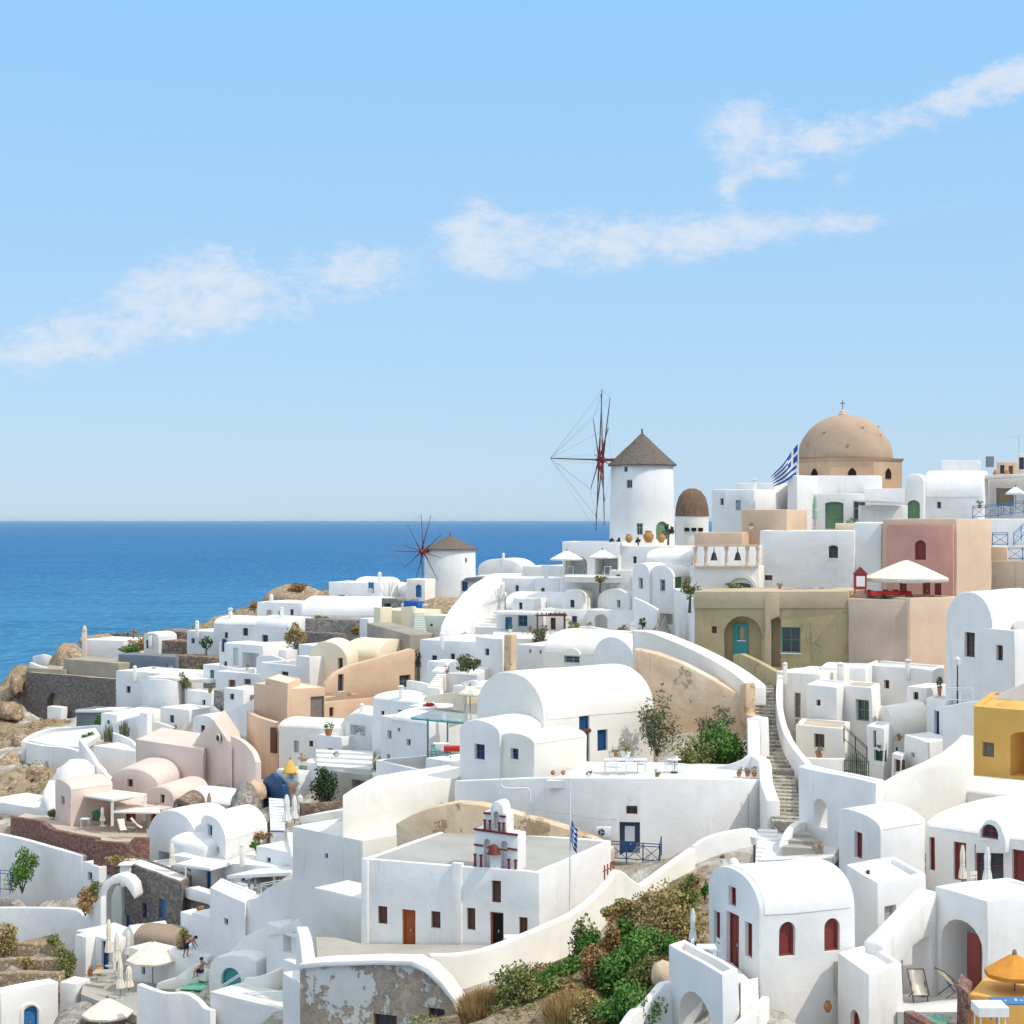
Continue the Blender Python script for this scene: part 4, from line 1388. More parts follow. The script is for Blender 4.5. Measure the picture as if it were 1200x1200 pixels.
slab('arch_moulding', 'thin white arch moulding over the green doorway', 'moulding', (808, 131.8), (890, 130.3),
  [(850, 692)] + [(868 - 18 * math.cos(math.pi * i / 10), 688 - 15 * math.sin(math.pi * i / 10)) for i in range(11)] + [(886, 692)] + [(868 + 15 * math.cos(math.pi * i / 10), 690 - 13 * math.sin(math.pi * i / 10)) for i in range(11)], .4, 'white_old', bevel=0)
def bell_balustrade():
 root = thing('bell_balustrade', 'peach open balustrade with two dark bells hung between its posts', 'balustrade', W(850, 664, 131.5))
 a, b = W(815, 663, 131.8), W(888, 663, 130.6)
 for i in range(7):
  q = a.lerp(b, i / 6)
  if i in (0, 1, 3, 5, 6):
   G().lathe(q, [(.17, 0), (.17, .1), (.1, .2), (.15, .55), (.09, .95), (.12, 1.2), (.17, 1.3), (.17, 1.5)], 12).build('baluster', 'peach_pale', root, smooth=40)
 t = (b - a).normalized()
 g = G().prism([a + Vector((0, -.2, 1.5)), b + Vector((0, -.2, 1.5)), b + Vector((0, -.2, 1.66)), a + Vector((0, -.2, 1.66))], (0, .4, 0))
 g.build('top_rail', 'peach_pale', root)
 g = G().prism([a + Vector((0, -.2, -.12)), b + Vector((0, -.2, -.12)), b + Vector((0, -.2, .02)), a + Vector((0, -.2, .02))], (0, .4, 0))
 g.build('bottom_rail', 'peach_pale', root)
 for u in (.3, .68):
  q = a.lerp(b, u)
  G().lathe(q + Vector((0, 0, .42)), [(.30, 0), (.26, .08), (.2, .35), (.15, .55), (.05, .66), (.03, .9), (.03, 1.06)], 14).build('bell', 'iron', root, smooth=50)
bell_balustrade()
house('white_house', 'plain white wall panel behind the two bells', 'house', (812, 135), (892, 133.5), 2, 640, 668, 'flat', para=0, mat='white')
house('peach_house', 'peach square block left of the church terrace', 'house', (868, 140), (922, 138), 5, 597, 650, 'flat', para=.3, mat='peach', roofmat='peach')
house('peach_house', 'low peach block above the bell balustrade', 'house', (814, 139), (870, 137.5), 4, 624, 655, 'flat', para=.3, mat='peach', roofmat='pave_tan')
house('white_house', 'white cube between the ruined mill and the peach block', 'house', (834, 148), (884, 146), 6, 573, 630, 'flat', para=.4, mat='white', wins=[('F', 844, 584, 848, 592, 'w', 'grey_paint')], roofmat='pave_white')
house('white_house', 'upper white cube with a thin roof rim left of the church', 'house', (862, 153), (908, 151), 6, 566, 620, 'flat', para=.5, mat='white_b', roofmat='pave_white')
# the church with its tan dome
def church():
 root, fA, fR, fL = house('domed_church', 'white church with a big tan plaster dome on a many-sided drum', 'church', (925, 150), (1031, 149), (1040, 163), 557, 625, 'flat', para=.3, mat='white', roofmat='white_c', bevel=.12)
 c = W(990, 538, 157)
 ra = 61.5 / F * 157
 def dz(py): return Z(py, 157)
 # eight-sided drum
 vs = []
 n = 8
 for z in (dz(580), dz(541.5)):
  for i in range(n):
   a = R(22.5 + 45 * i - 8)
   vs.append(Vector((c.x + ra * 1.03 * math.cos(a) + .4, c.y + ra * 1.03 * math.sin(a), z)))
 g = G().add(vs, [(i, (i + 1) % n, n + (i + 1) % n, n + i) for i in range(n)] + [tuple(range(n - 1, -1, -1)), tuple(range(n, 2 * n))])
 drum = g.build('drum', 'drum_tan', root)
 vs = []
 for z, k in ((dz(541.5), 1.05), (dz(538.8), 1.075)):
  for i in range(n):
   a = R(22.5 + 45 * i - 8)
   vs.append(Vector((c.x + ra * k * math.cos(a) + .4, c.y + ra * k * math.sin(a), z)))
 g = G().add(vs, [(i, (i + 1) % n, n + (i + 1) % n, n + i) for i in range(n)] + [tuple(range(n - 1, -1, -1)), tuple(range(n, 2 * n))])
 g.build('cornice', 'dome_tan', drum)
 for i in (4, 5, 6, 7):
  a = R(45 * i - 8 + 45)
  m_ = Vector((c.x + .4, c.y, 0)) + Vector((math.cos(a), math.sin(a), 0)) * ra * .958
  t = Vector((-math.sin(a), math.cos(a), 0))
  o = Vector((math.cos(a), math.sin(a), 0))
  pp = [m_ + t * s * .36 + Vector((0, 0, z)) for s, z in ((-1, dz(562)), (1, dz(562)), (1, dz(555)), (.5, dz(551.5)), (0, dz(550)), (-.5, dz(551.5)), (-1, dz(555)))]
  G().prism([q - o * .12 for q in pp], o * .16).build('window', 'dark', drum)
 rd = 55.5 / F * 157
 h = dz(486) - dz(540)
 prof = [(rd * math.cos(t) , h * math.sin(t)) for t in [math.pi / 2 * i / 24 for i in range(24)]] + [(.05, h)]
 G().lathe((c.x, c.y, dz(540)), prof, 64).build('dome', 'dome_tan', root, smooth=180)
 lt = G().lathe((c.x - .2, c.y, dz(487)), [(.42, -.1), (.42, .18), (.28, .25), (.26, .42), (.1, .5), (.05, .55)], 16).build('lantern', 'peach_pale', root, smooth=50)
 k = G().tube((c.x - .2, c.y, dz(481)), (c.x - .2, c.y, dz(469)), .035, .03, 6)
 k.box((c.x - .2, c.y, dz(472.5)), .42, .06, .07)
 k.build('cross', 'iron', root)
 # putlog holes and studs over the dome
 for az, el in ((-2.3, .62), (-1.25, .75), (-.75, .55), (-1.7, .3), (-.4, .8), (-2.7, .35)):
  p = Vector((rd * math.cos(el) * math.cos(az), rd * math.cos(el) * math.sin(az), h * math.sin(el)))
  q = Vector((c.x, c.y, dz(540))) + p
  G().box(q, .2, .2, .16).build('dome_stone', 'grey_stone', root)
church()
house('church_porch', 'white church front with a green double door and a green arched window', 'house', (931, 146), (1012, 145), 4, 578, 625, 'flat', para=.15, mat='white_b', roofmat='white_c', wins=[
 ('F', 967, 588, 988.5, 620, 'd', 'green', .25), ('F', 942, 589, 953, 613, 'w', 'pale_green', .6), ('F', 1000, 587, 1015, 609, 'w', 'grey_paint')])
house('buttress', 'tall white sloping buttress at the corner of the church terrace', 'buttress', (922, 145), (934, 144.2), 3, 557, 640, 'flat', para=0, mat='white', bevel=.12)
house('white_house', 'white stepped roof block against the right of the dome drum', 'house', (1012, 147), (1062, 146), 6, 572, 625, 'flat', para=.25, mat='white_b', roofmat='white_c')
house('white_house', 'lower white block catching the diagonal awning shadow', 'house', (1008, 143), (1064, 142.5), 3, 592, 640, 'flat', para=.2, mat='white', roofmat='white_c')
slab('awning_slab', 'thin flat white awning slab above the diagonal shadow', 'awning', (1004, 142), (1058, 141.2), [(1004, 588), (1004, 585.5), (1058, 587), (1058, 590)], 2.2, 'white_b', bevel=.02)
house('white_vault', 'white half-barrel with an arched green doorway right of the dome', 'house', (1061, 146), (1083, 145.5), 6, 566, 615, 'vault', 555, 'white', wins=[('F', 1063, 586, 1078, 610, 'd', 'green', .9)])
house('white_house', 'big white battered block with a smooth sloping shoulder right of the church', 'house', (1083, 147), (1152, 145.5), (1160, 151), 582, 640, 'vaultx', 552, 'white')
house('white_house', 'pale upper cube on top of the battered block', 'house', (1103, 151), (1148, 150), 4, 539, 600, 'flat', para=.15, mat='white_b', roofmat='white')
pot_plant('terracotta pot by the buttress on the church terrace', 936, 621, 142.5, 12, 15, 'leaf_olive', seed=31)
pot_plant('leafy shrub pot right of the green church door', 996, 619, 142.5, 18, 14, 'leaf_green', 'cloth_cream', seed=32)
slab('planter_bench', 'low cream planter bench below the green church door', 'planter', (976, 142), (1004, 141.7), [(979, 622), (979, 613), (1003, 613), (1003, 622)], .6, 'cream', bevel=.03)
closed_parasol('closed pale green parasol at the church door', 955, 581, 620, 143.4, 6, 'pale_green')
# striped flag on a pole at the church corner
def flag(label, px, top, foot, d, pts, stripes, limp=False):
 b = W(px, foot, d)
 root = thing('flag', label, 'flag', b)
 G().tube(b, (b.x, b.y, Z(top, d)), .05, .03, 8).build('pole', 'white_paint', root, smooth=60)
 # pts: hoist top, hoist bottom, fly bottom, fly top in photo pixels
 h0, h1, f1, f0 = (W(x, y, d) for x, y in pts)
 nx, nz = 26, 18
 vs, fs, mi = [], [], []
 for j in range(nz + 1):
  for i in range(nx + 1):
   s, t = i / nx, j / nz
   p = h0.lerp(h1, t).lerp(f0.lerp(f1, t), s)
   amp = .22 if not limp else .12
   p.y += amp * math.sin(s * 9 + t * 1.5) * min(1, s * 3)
   p.z += .10 * math.sin(s * 7 + 1) * s
   vs.append(p)
 for j in range(nz):
  for i in range(nx):
   k = j * (nx + 1) + i
   fs.append((k, k + 1, k + nx + 2, k + nx + 1))
   blue = (j // 2) % 2 == 0
   if i < 10 and j < 10:
    blue = not (i in (4, 5) or j in (4, 5))
   mi.append(0 if blue else 1)
 o = mesh_obj('cloth', vs, fs, 'flag_blue' if 'flag_blue' in MATS else 'cloth_blue', root)
 o.data.materials.append(MATS['cloth_white'])
 o.data.polygons.foreach_set('material_index', mi)
 o.data.polygons.foreach_set('use_smooth', [True] * len(mi))
 return root
flag('blue and white striped flag streaming from its pole beside the dome', 935.5, 516, 562, 144.5, [(935, 520), (933, 557), (906, 572), (904, 560)], 9)
# right edge above the pink house
house('hotel', 'white hotel terrace building with a dark glazed front at the right edge', 'hotel', (1158, 150), (1230, 148), 8, 560, 640, 'flat', para=.1, mat='white_b', roofmat='pave_tan', wins=[('F', 1167, 572, 1188, 593, 'o1.5', 'white')])
slab('canopy_slab', 'thin pale canopy slab along the hotel front', 'canopy', (1150, 147), (1230, 145), [(1150, 561), (1150, 557), (1225, 554), (1225, 558)], 3, 'white_c', bevel=.02)
house('hotel_pavilion', 'small pale pavilion on the hotel roof with two dark windows', 'house', (1168, 151), (1192, 150.5), 4, 541, 565, 'flat', para=.2, mat='peach_pale', wins=[('F', 1172, 545, 1177, 555, 'w', 'brown_wood'), ('F', 1182, 546, 1187, 556, 'o.8', 'dark')])
house('hotel_pavilion', 'taller white pavilion at the very edge of the hotel roof', 'house', (1191, 152), (1235, 151), 4, 531, 565, 'flat', para=.2, mat='white_b', wins=[('F', 1194, 536, 1200, 550, 'w', 'brown_wood')])
for k, (px, w_) in enumerate([(1166, 5), (1180, 6)]):
 urn(['small clay jar left of the pale hotel pavilion', 'clay jar standing before the pale hotel pavilion'][k], px, 559, 148, w_, 8, 'terracotta', group='clay jars on the hotel roof')
parasol('closed-in small white parasol over the hotel terrace railing', 1190, 570, 578, 144, 26, 600, 'cloth_white', sides=4)
table('small dark hotel terrace table behind the blue railing', 1180, 602, 144.5, .9, .9, .74, 'brown_wood')
def roof_box():
 c = W(1160, 560, 150)
 root = thing('roof_unit', 'dark ventilation unit standing on white legs on the hotel roof', 'roof unit', c)
 G().box(c + Vector((0, 0, 1.45)), .6, .5, .95).build('case', 'slate_wall', root)
 for s in (-.24, .24):
  G().tube(c + Vector((s, 0, -.1)), c + Vector((s, 0, 1.0)), .04).build('leg', 'white_paint', root)
roof_box()
def tv_aerial():
 c = W(1194, 560, 151)
 root = thing('rooftop_aerial', 'thin rooftop television aerial at the right edge of the sky', 'aerial', c)
 t = W(1194, 511, 151)
 g = G().tube(c, t, .03, .02, 6)
 g.build('mast', 'steel', root)
 g = G()
 g.tube(t + Vector((-.9, 0, -.1)), t + Vector((.9, 0, .1)), .02, None, 5)
 for i in range(6):
  q = t + Vector((-.8 + .32 * i, 0, -.09 + .036 * i))
  g.tube(q - Vector((0, .3, .25)), q + Vector((0, .3, .25)), .012, None, 4)
 g.build('antenna', 'steel', root)
tv_aerial()
GB = 'blue cross-braced railings at the right edge'
railing('blue_railing', 'long blue cross-braced railing along the hotel terrace', [(1140, 608), (1170, 606), (1215, 600)], [143, 142.5, 142], 1.1, 'sky_blue', group=GB)
railing('blue_railing', 'blue cross-braced railing dropping beside the hotel steps', [(1188, 640), (1214, 616)], [137, 139], 1.1, 'sky_blue', group=GB)
railing('blue_railing', 'short blue railing on the small landing right of the pink house', [(1163, 640), (1181, 640)], [137.5, 137], 1.1, 'sky_blue', group=GB)
railing('blue_railing', 'lowest blue railing above the brown stone wall', [(1181, 657), (1216, 657)], [135, 134], 1.1, 'sky_blue', group=GB)
house('white_house', 'white sloping stair block under the blue hotel railing', 'house', (1146, 141), (1230, 139.5), 5, 608, 670, 'flat', para=0, mat='white')
house('white_house', 'white landing block behind the lowest blue railing', 'house', (1162, 137.2), (1230, 136), 3, 640, 690, 'flat', para=0, mat='white')
house('brown_wall', 'brown stained stone wall below the lowest blue railing', 'wall', (1160, 134.4), (1230, 133), 2, 658, 720, 'flat', para=0, mat='stain_rose')
house('peach_pier', 'small peach pier left of the brown stone wall', 'wall', (1158, 134.8), (1181, 134.2), .6, 641, 660, 'flat', para=0, mat='peach')
pot_plant('pot of red geraniums on the hotel railing end', 1148, 596, 143.2, 9, 10, 'leaf_dark', flower='flower_red', seed=34)
house('white_house', 'white vaulted terrace room below the brown stone wall', 'house', (1160, 110), (1235, 108), 6, 712, 790, 'vaultx', 694, 'white')
# ================================================================== windmills
def windmill(label, d, xl, xr, topy, basey, apexy, axle, hub, wheel_r, az, bow, wins, tilt=.0, nsp=12, matroof='thatch', seed=1, taper=.94):
 """round tower, thatched cone, and a wheel of bare spars braced by a bowsprit; az: direction the axle points (degrees, 180 = left)"""
 cx = (xl + xr) / 2
 c = W(cx, basey, d)
 r0 = (xr - xl) / 2 / F * d
 h = Z(topy, d) - c.z
 root = thing('windmill', label, 'windmill', c)
 n = 48
 g = G().lathe((c.x, c.y, c.z - 3), [(r0 * 1.04, 0), (r0, 3), (r0 * (1 + taper) / 2, 3 + h * .5), (r0 * taper, 3 + h - .1), (r0 * taper - .08, 3 + h)], n)
 body = g.build('tower', 'white', root)
 ck = G()
 for (x0, y0, x1, y1, kind, colr, *ar) in wins:
  # flat plane tangent to the tower at that column
  k = (( (x0 + x1) / 2) - cx) / ((xr - xl) / 2)
  a = math.asin(max(-.9, min(.9, k)))
  nrm = Vector((math.sin(a), -math.cos(a)))
  t = Vector((-nrm.y, nrm.x))
  rr = r0 * (1 - (1 - taper) * ((basey - (y0 + y1) / 2) / (basey - topy)))
  p = Vector((c.x, c.y)) + nrm * (rr - .02)
  opening(Face(p - t * 2, p + t * 2), (x0, y0, x1, y1, kind, colr, *ar), root, ck)
 cut = ck.build('cut', None, root)
 finish(body, 0, cut, smooth=40)
 ra = r0 * taper
 hc = Z(apexy, d) - (c.z + h)
 prof = [(ra * 1.09, -.12), (ra * 1.10, .02), (ra * .86, hc * .22), (ra * .60, hc * .46), (ra * .36, hc * .68), (ra * .16, hc * .87), (.10, hc * .97), (.09, hc + .35), (.02, hc + .4)]
 bm_o = G().lathe((c.x, c.y, c.z + h), prof, 40).build('cap', matroof, root, smooth=50)
 r = random.Random(seed)
 for v in bm_o.data.vertices:
  if v.co.z - h > .0 and v.co.z - h < hc * .95:
   k = 1 + r.uniform(-.02, .02)
   v.co.x *= k; v.co.y *= k
 # axle and wheel
 A = R(az)
 ax = Vector((math.cos(A), math.sin(A), .03)).normalized()
 hubp = W(hub[0], hub[1], d)
 # put the hub in front of the tower along the axle
 along = (Vector((hubp.x, 0, 0)) - Vector((c.x, 0, 0))).x / ax.x
 hubp = Vector((c.x, c.y, hubp.z)) + Vector((ax.x, ax.y, 0)) * along
 G().tube(Vector((c.x, c.y, hubp.z)), hubp + ax * .5, .16, .14, 10).build('axle', 'mast_red', root, smooth=50)
 wheel = G()
 wheel.tube(hubp - ax * .35, hubp + ax * .35, .34, .30, 12)
 wh = wheel.build('hub', 'mast_red', root, smooth=50)
 bowp = hubp + ax * bow
 G().tube(hubp, bowp, .09, .045, 8).build('bowsprit', 'mast_wood', root, smooth=50)
 e1 = ax.cross(Vector((0, 0, 1))).normalized()
 e2 = e1.cross(ax).normalized()
 tips = []
 for i in range(nsp):
  a = 2 * math.pi * (i + .22) / nsp
  dv = e1 * math.cos(a) + e2 * math.sin(a)
  L = wheel_r * r.uniform(.93, 1.02)
  off = ax * (.18 if i % 2 else -.18)
  bend = e1.cross(dv) * 0
  tip = hubp + off + dv * L
  tips.append(tip)
  G().tube(hubp + off, hubp + off + dv * L * .3, .10, .085, 6).build('spar_root', 'mast_red', root)
  G().tube(hubp + off + dv * L * .2, tip, .07, .035, 6).build('spar', 'mast_wood', root)
 rg = G()
 for i in range(nsp):
  rg.tube(tips[i], bowp, .010, None, 4)
  rg.tube(tips[i], tips[(i + 1) % nsp], .010, None, 4)
 rg.build('rigging', 'grey_wood', root)
 return root
windmill('tall white windmill with a grey thatched cone on the ridge', 165, 714, 791, 545, 634, 507, None, (704, 539), 7.4, 184, 5.0,
   [(731, 546.5, 735.5, 553, 'w', 'grey_paint'), (734, 562, 741, 572, 'w', 'grey_paint'), (746, 613, 753.5, 627, 'w', 'pale_green'), (770, 611, 783, 632, 'd', 'green', .9)], nsp=12, seed=5)
windmill('small squat windmill with a brown thatched cone nearest the open sea', 215, 497, 558, 643, 704, 627, None, (496, 646), 5.0, 214, 4.2,
   [(545, 654, 547.5, 659, 'w', 'grey_paint'), (540, 681, 548, 696, 'd', 'sky_blue')], nsp=10, seed=8, taper=.97)
def ruined_mill():
 c = W(811, 606, 178)
 root = thing('ruined_mill', 'brown thatched dome hut on a white base behind the tall windmill', 'mill hut', c)
 k = 178 / F
 G().lathe((c.x, c.y, c.z - 4), [(19.6 * k, 0), (19.2 * k, 4.3)], 32).build('base', 'white_c', root, smooth=40)
 G().lathe((c.x, c.y, c.z + .1), [(20 * k, 0), (19.6 * k, 3 * k), (19 * k, 11 * k), (16 * k, 22 * k), (10.5 * k, 29.5 * k), (4 * k, 32.5 * k), (.1, 32.5 * k)], 24).build('roof', 'thatch_brown', root, smooth=35)
 g = G()
 for i in range(3):
  g.box((c.x - 8 * k + i * 8 * k, c.y - 19.4 * k * math.cos((i - 1) * .4), c.z - 1.3), .5, .3, .35)
 g.build('vents', 'dark', root)
ruined_mill()
# terraces right below the tall mill
house('mill_terrace', 'white terrace building under the tall windmill with shaded cafe arches', 'house', (659, 161), (726, 158.5), 7, 635, 700, 'flat', para=.15, mat='white', roofmat='pave_white',
  wins=[('F', 661, 651, 688, 673, 'o2.5', 'white', .6), ('F', 697, 654, 724, 675, 'o2.5', 'white')])
house('mill_terrace', 'white stepped retaining block below the round clay pots of the mill', 'house', (724, 159), (800, 157), 6, 640, 700, 'flat', para=.1, mat='white_b', roofmat='pave_white')
house('white_house', 'white battered block between the mill terrace and the bell balustrade', 'house', (757, 155), (811, 153), 5, 656, 710, 'vaultx', 643, 'white')
parasol('white square parasol at the left cafe arch under the mill', 664, 645, 655, 156, 40, 673, 'cloth_white', sides=4)
parasol('white square parasol at the right cafe arch under the mill', 706, 644, 653, 155.6, 34, 673, 'cloth_white', sides=4)
terrace('cafe_terrace', [(661, 676, 158.5), (728, 677, 156.5), (728, 672, 160), (663, 672, 162)], 'pave_white')
for k, (px, w_) in enumerate([(737, 9), (760, 13), (775, 10)]):
 urn(['small straw-coloured round pot on the mill terrace edge', 'big round ochre pot in the middle of the mill terrace edge', 'round ochre pot by the green mill door'][k], px, 636, 158.5, w_, w_ + 1, 'pot_orange', group='round pots on the mill terrace')
small_tree('young_tree', 'small dark round tree beside the green mill door', 783, 634, 160, 13, 20, 14, 'leaf_dark', 260, .22, 5)
for k, (px, w_) in enumerate([(718, 8), (724, 6), (748, 6)]):
 bush('low_shrub', ['low dark shrub at the foot of the mill, furthest along the terrace', 'tiny dark shrub right next to the mill foot corner', 'tiny dark shrub between the two round pots'][k], px, 636, 159, w_, 6, 'leaf_dark', 90, .16, 40 + k, 5)
# double gable house
GM = 'white houses stepping down under the windmills'
house('gabled_house', 'white house with a rounded gable and tiny window, left half of the twin gables', 'house', (741, 153), (761, 151), (800, 156), 673, 745, 'vault', 660, 'white', wins=[('F', 748.5, 677, 753.5, 690, 'w', 'grey_paint')], group=GM)
house('gabled_house', 'white rounded gable house with a green side window, right half of the twin gables', 'house', (761, 151.4), (789, 149), (813, 153), 676, 745, 'vault', 663, 'white',
  wins=[('F', 773, 679, 779.5, 693, 'w', 'grey_paint'), ('R', 791, 676, 800, 693, 's', 'green'), ('F', 773, 719, 788, 732, 'o1.2', 'white')], group=GM)
house('gabled_house', 'white pointed gable house with one tiny window below the cafe arches', 'house', (700, 158), (738, 155), (765, 160), 706, 745, 'vault', 690, 'white', wins=[('F', 723, 703, 727, 712, 'w', 'grey_paint')], group=GM)
house('white_house', 'long white two-tier house, upper tier, on the slope between the mills', 'house', (588, 172), (658, 170), 5, 678, 715, 'flat', para=.3, mat='white_b', roofmat='white_c', group=GM)
house('white_house', 'white square block at the right end of the two-tier house', 'house', (656, 167), (689, 166), 4, 679, 720, 'flat', para=.3, mat='white', group=GM, roofmat='white_c')
house('white_house', 'white square block in the middle of the two-tier house', 'house', (627, 169), (656, 168), 4, 678, 720, 'flat', para=.3, mat='white', group=GM, roofmat='white_c')
house('white_house', 'long white sloping roof house below the two-tier house', 'house', (590, 163), (700, 160), 8, 714, 745, 'vaultx', 694, 'white', group=GM)
house('white_house', 'white low house with teal doors under a flat canopy', 'house', (582, 156), (634, 154.5), 4, 719, 745, 'flat', para=.1, mat='white_b', group=GM, roofmat='white_c', wins=[
 ('F', 592, 723, 600, 738, 'd', 'sky_blue'), ('F', 607, 721, 618, 734, 'w', 'turquoise')])
slab('canopy_slab', 'thin white canopy over the teal doors', 'canopy', (578, 154), (640, 152.5), [(578, 720), (578, 716.5), (640, 718), (640, 721)], 2.5, 'white', bevel=.02)
house('white_house', 'white house with a low arched opening right of the pergola', 'house', (688, 154), (742, 152), 5, 716, 750, 'flat', para=.25, mat='white_b', group=GM, roofmat='white_c', wins=[('F', 697, 720, 712, 736, 'o1.0', 'white', .7)])
house('white_house', 'white terrace block behind the dark pergola', 'house', (632, 156), (690, 154.5), 4, 715, 750, 'flat', para=.2, mat='white', group=GM, roofmat='white_c')
def pergola(label, px0, px1, topy, footy, d, dep=2.2, mat='brown_wood', nb=7, cane=None):
 a, b = W(px0, topy, d), W(px1, topy, d)
 zf = Z(footy, d)
 root = thing('pergola', label, 'pergola', (*((a + b) / 2).xy, zf))
 for p in (a, b):
  for dy in (0, dep):
   G().box((p.x, p.y + dy, (p.z + zf) / 2), .12, .12, p.z - zf).build('post', mat, root)
 for dy in (0, dep):
  G().box(((a.x + b.x) / 2, a.y + dy, a.z + .06), (b.x - a.x) + .4, .1, .14).build('beam', mat, root)
 g = G()
 for i in range(nb):
  x = a.x + (b.x - a.x) * i / (nb - 1)
  g.box((x, a.y + dep / 2, a.z + .19), .07, dep + .5, .1)
 g.build('rafters', mat, root)
 if cane:
  G().box(((a.x + b.x) / 2, a.y + dep / 2, a.z + .27), (b.x - a.x) + .3, dep + .4, .05).build('shade_roof', cane, root)
 return root
pergola('dark timber pergola between the teal doors and the low arch', 630, 662, 722, 742, 151)
terrace('courtyard', [(575, 748, 148), (740, 750, 145), (740, 742, 152), (580, 738, 156)], 'pave_white')
bush('vine_shrub', 'straggly grey-green shrub climbing left of the dark pergola', 632, 757, 146, 20, 28, 'leaf_grey', 420, .24, 51)
bush('low_shrub', 'low green shrub on the parapet right of the dark pergola', 674, 738, 149, 18, 10, 'leaf_olive', 160, .2, 52)
bush('low_shrub', 'green shrub beside the peach wall top end', 732, 748, 140, 18, 16, 'leaf_grey', 240, .2, 53)
small_tree('palm_shrub', 'small feathery tree growing beside the olive house corner', 808, 712, 128, 26, 34, 22, 'leaf_olive', 420, .26, 54)
bush('low_shrub', 'tiny dark shrub at the foot of the twin gables', 753, 735, 147, 9, 12, 'leaf_dark', 130, .18, 55)
small_tree('young_tree', 'small potted tree in front of the mill cafe arches', 703, 690, 153, 16, 20, 14, 'leaf_olive', 260, .22, 56)
# barrel with an eyebrow window
house('vaulted_house', 'cream-roofed low barrel house with a dark eyebrow window', 'house', (636, 137), (700, 134), 8, 768, 800, 'vaultx', 738, 'white_c', wins=[('F', 661, 768.5, 679, 777, 'w', 'grey_paint')], group=GM)
slab('eyebrow_hood', 'small half-round hood over the dark eyebrow window', 'hood', (636, 136.8), (700, 133.8), [(660, 768)] + [(670 - 9.5 * math.cos(math.pi * i / 8), 768 - 8 * math.sin(math.pi * i / 8)) for i in range(9)] + [(680, 768)], 1.6, 'white_c', bevel=.03)
house('white_house', 'blue-shaded white barrel end between the eyebrow window and the peach wall', 'house', (696, 134), (742, 129), (765, 133), 776, 800, 'vault', 747, 'white', group=GM)
house('white_house', 'shaded white block left of the beige stone pillar', 'house', (557, 142), (589, 139), (600, 142), 749, 790, 'flat', para=.2, mat='white', group=GM, roofmat='white_c')
house('stone_pillar', 'narrow beige rubble pillar between white roofs', 'pillar', (590, 136.5), (599, 136), .8, 744, 790, 'flat', para=0, mat='beige_stone', bevel=.12)
house('white_house', 'small white house with three tiny openings right of the stone pillar', 'house', (604, 139), (640, 137), 4, 757, 795, 'flat', para=.25, mat='white_b', group=GM, roofmat='white_c', wins=[('F', 620, 761, 622.5, 765, 'w', 'brown_wood'), ('F', 632, 762, 634.5, 766, 'w', 'brown_wood')])
house('white_house', 'long flat white house with a rounded end above the shaded bush', 'house', (492, 150), (560, 147), 8, 752, 800, 'flat', para=.3, mat='white_b', group=GM, roofmat='white_c', bevel=.2)
bush('roof_shrub', 'rounded grey-green shrub on the flat white roof', 548, 784, 138, 36, 20, 'leaf_grey', 620, .26, 57, depth=1.6)
house('white_house', 'white barrel roof right below the grey-green roof shrub', 'house', (505, 142), (560, 139), 6, 792, 830, 'vaultx', 779, 'white', group=GM)
house('white_house', 'white terrace block left of the big barrel house', 'house', (530, 128), (578, 126), 5, 806, 850, 'flat', para=.3, mat='white', group=GM, roofmat='white_c')
# round stone mound, cream curved walls and two stairs below the small mill
lump('stone_mound', 'rounded brown rubble mound below the small windmill', 'mound', 526, 722, 196, 82, 24, 'tan_rubble', dep=4, seed=7)
wall('curved_wall', 'cream curved retaining wall with a stair notch under the rubble mound', 'wall', [(470, 180, 712), (484, 178, 711), (500, 179, 717), (516, 181, 720), (540, 182, 719), (556, 184, 714)], 'cream', .6, 5, ctl=3)
stairs('outdoor_stairs', 'left mint-grey stair below the rubble mound', (484, 742, 172), (500, 744, 171.5), (486, 718, 178), (497, 718, 178), 9, 'mint')
stairs('outdoor_stairs', 'right mint-grey stair rising between the cream and white walls', (519, 752, 163), (548, 752, 162), (548, 722, 172), (559, 718, 172), 11, 'mint')
wall('stair_parapet', 'cream sloping parapet left of the right mint-grey stair', 'wall', [(517, 163, 748), (530, 166, 735), (546, 171, 720), (566, 180, 701), (590, 188, 686)], 'cream', .5, 3)
slab('stair_wall', 'tall white stair wall sweeping up toward the harbour-side houses', 'wall', (549, 160), (612, 178), [(549, 752), (552, 734), (560, 716), (572, 700), (586, 686), (604, 674), (612, 672), (606, 690), (594, 705), (585, 725), (583, 752)], 3, 'white', bevel=.15)
stairs('outdoor_stairs', 'white flight of steps climbing inside the tall sweeping stair wall', (556, 738, 162), (584, 738, 161), (588, 684, 186), (604, 680, 186), 18, 'white_b')
house('white_house', 'mint-grey wall between the two stairs with one dark dot window', 'house', (497, 176), (548, 174), 3, 722, 752, 'flat', para=0, mat='mint', wins=[('F', 504, 731, 507, 734, 'w', 'brown_wood')])
pot_plant('reddish shrub in a pot at the foot of the mint-grey stair', 547, 752, 158, 18, 12, 'leaf_rust', 'terracotta', 58)
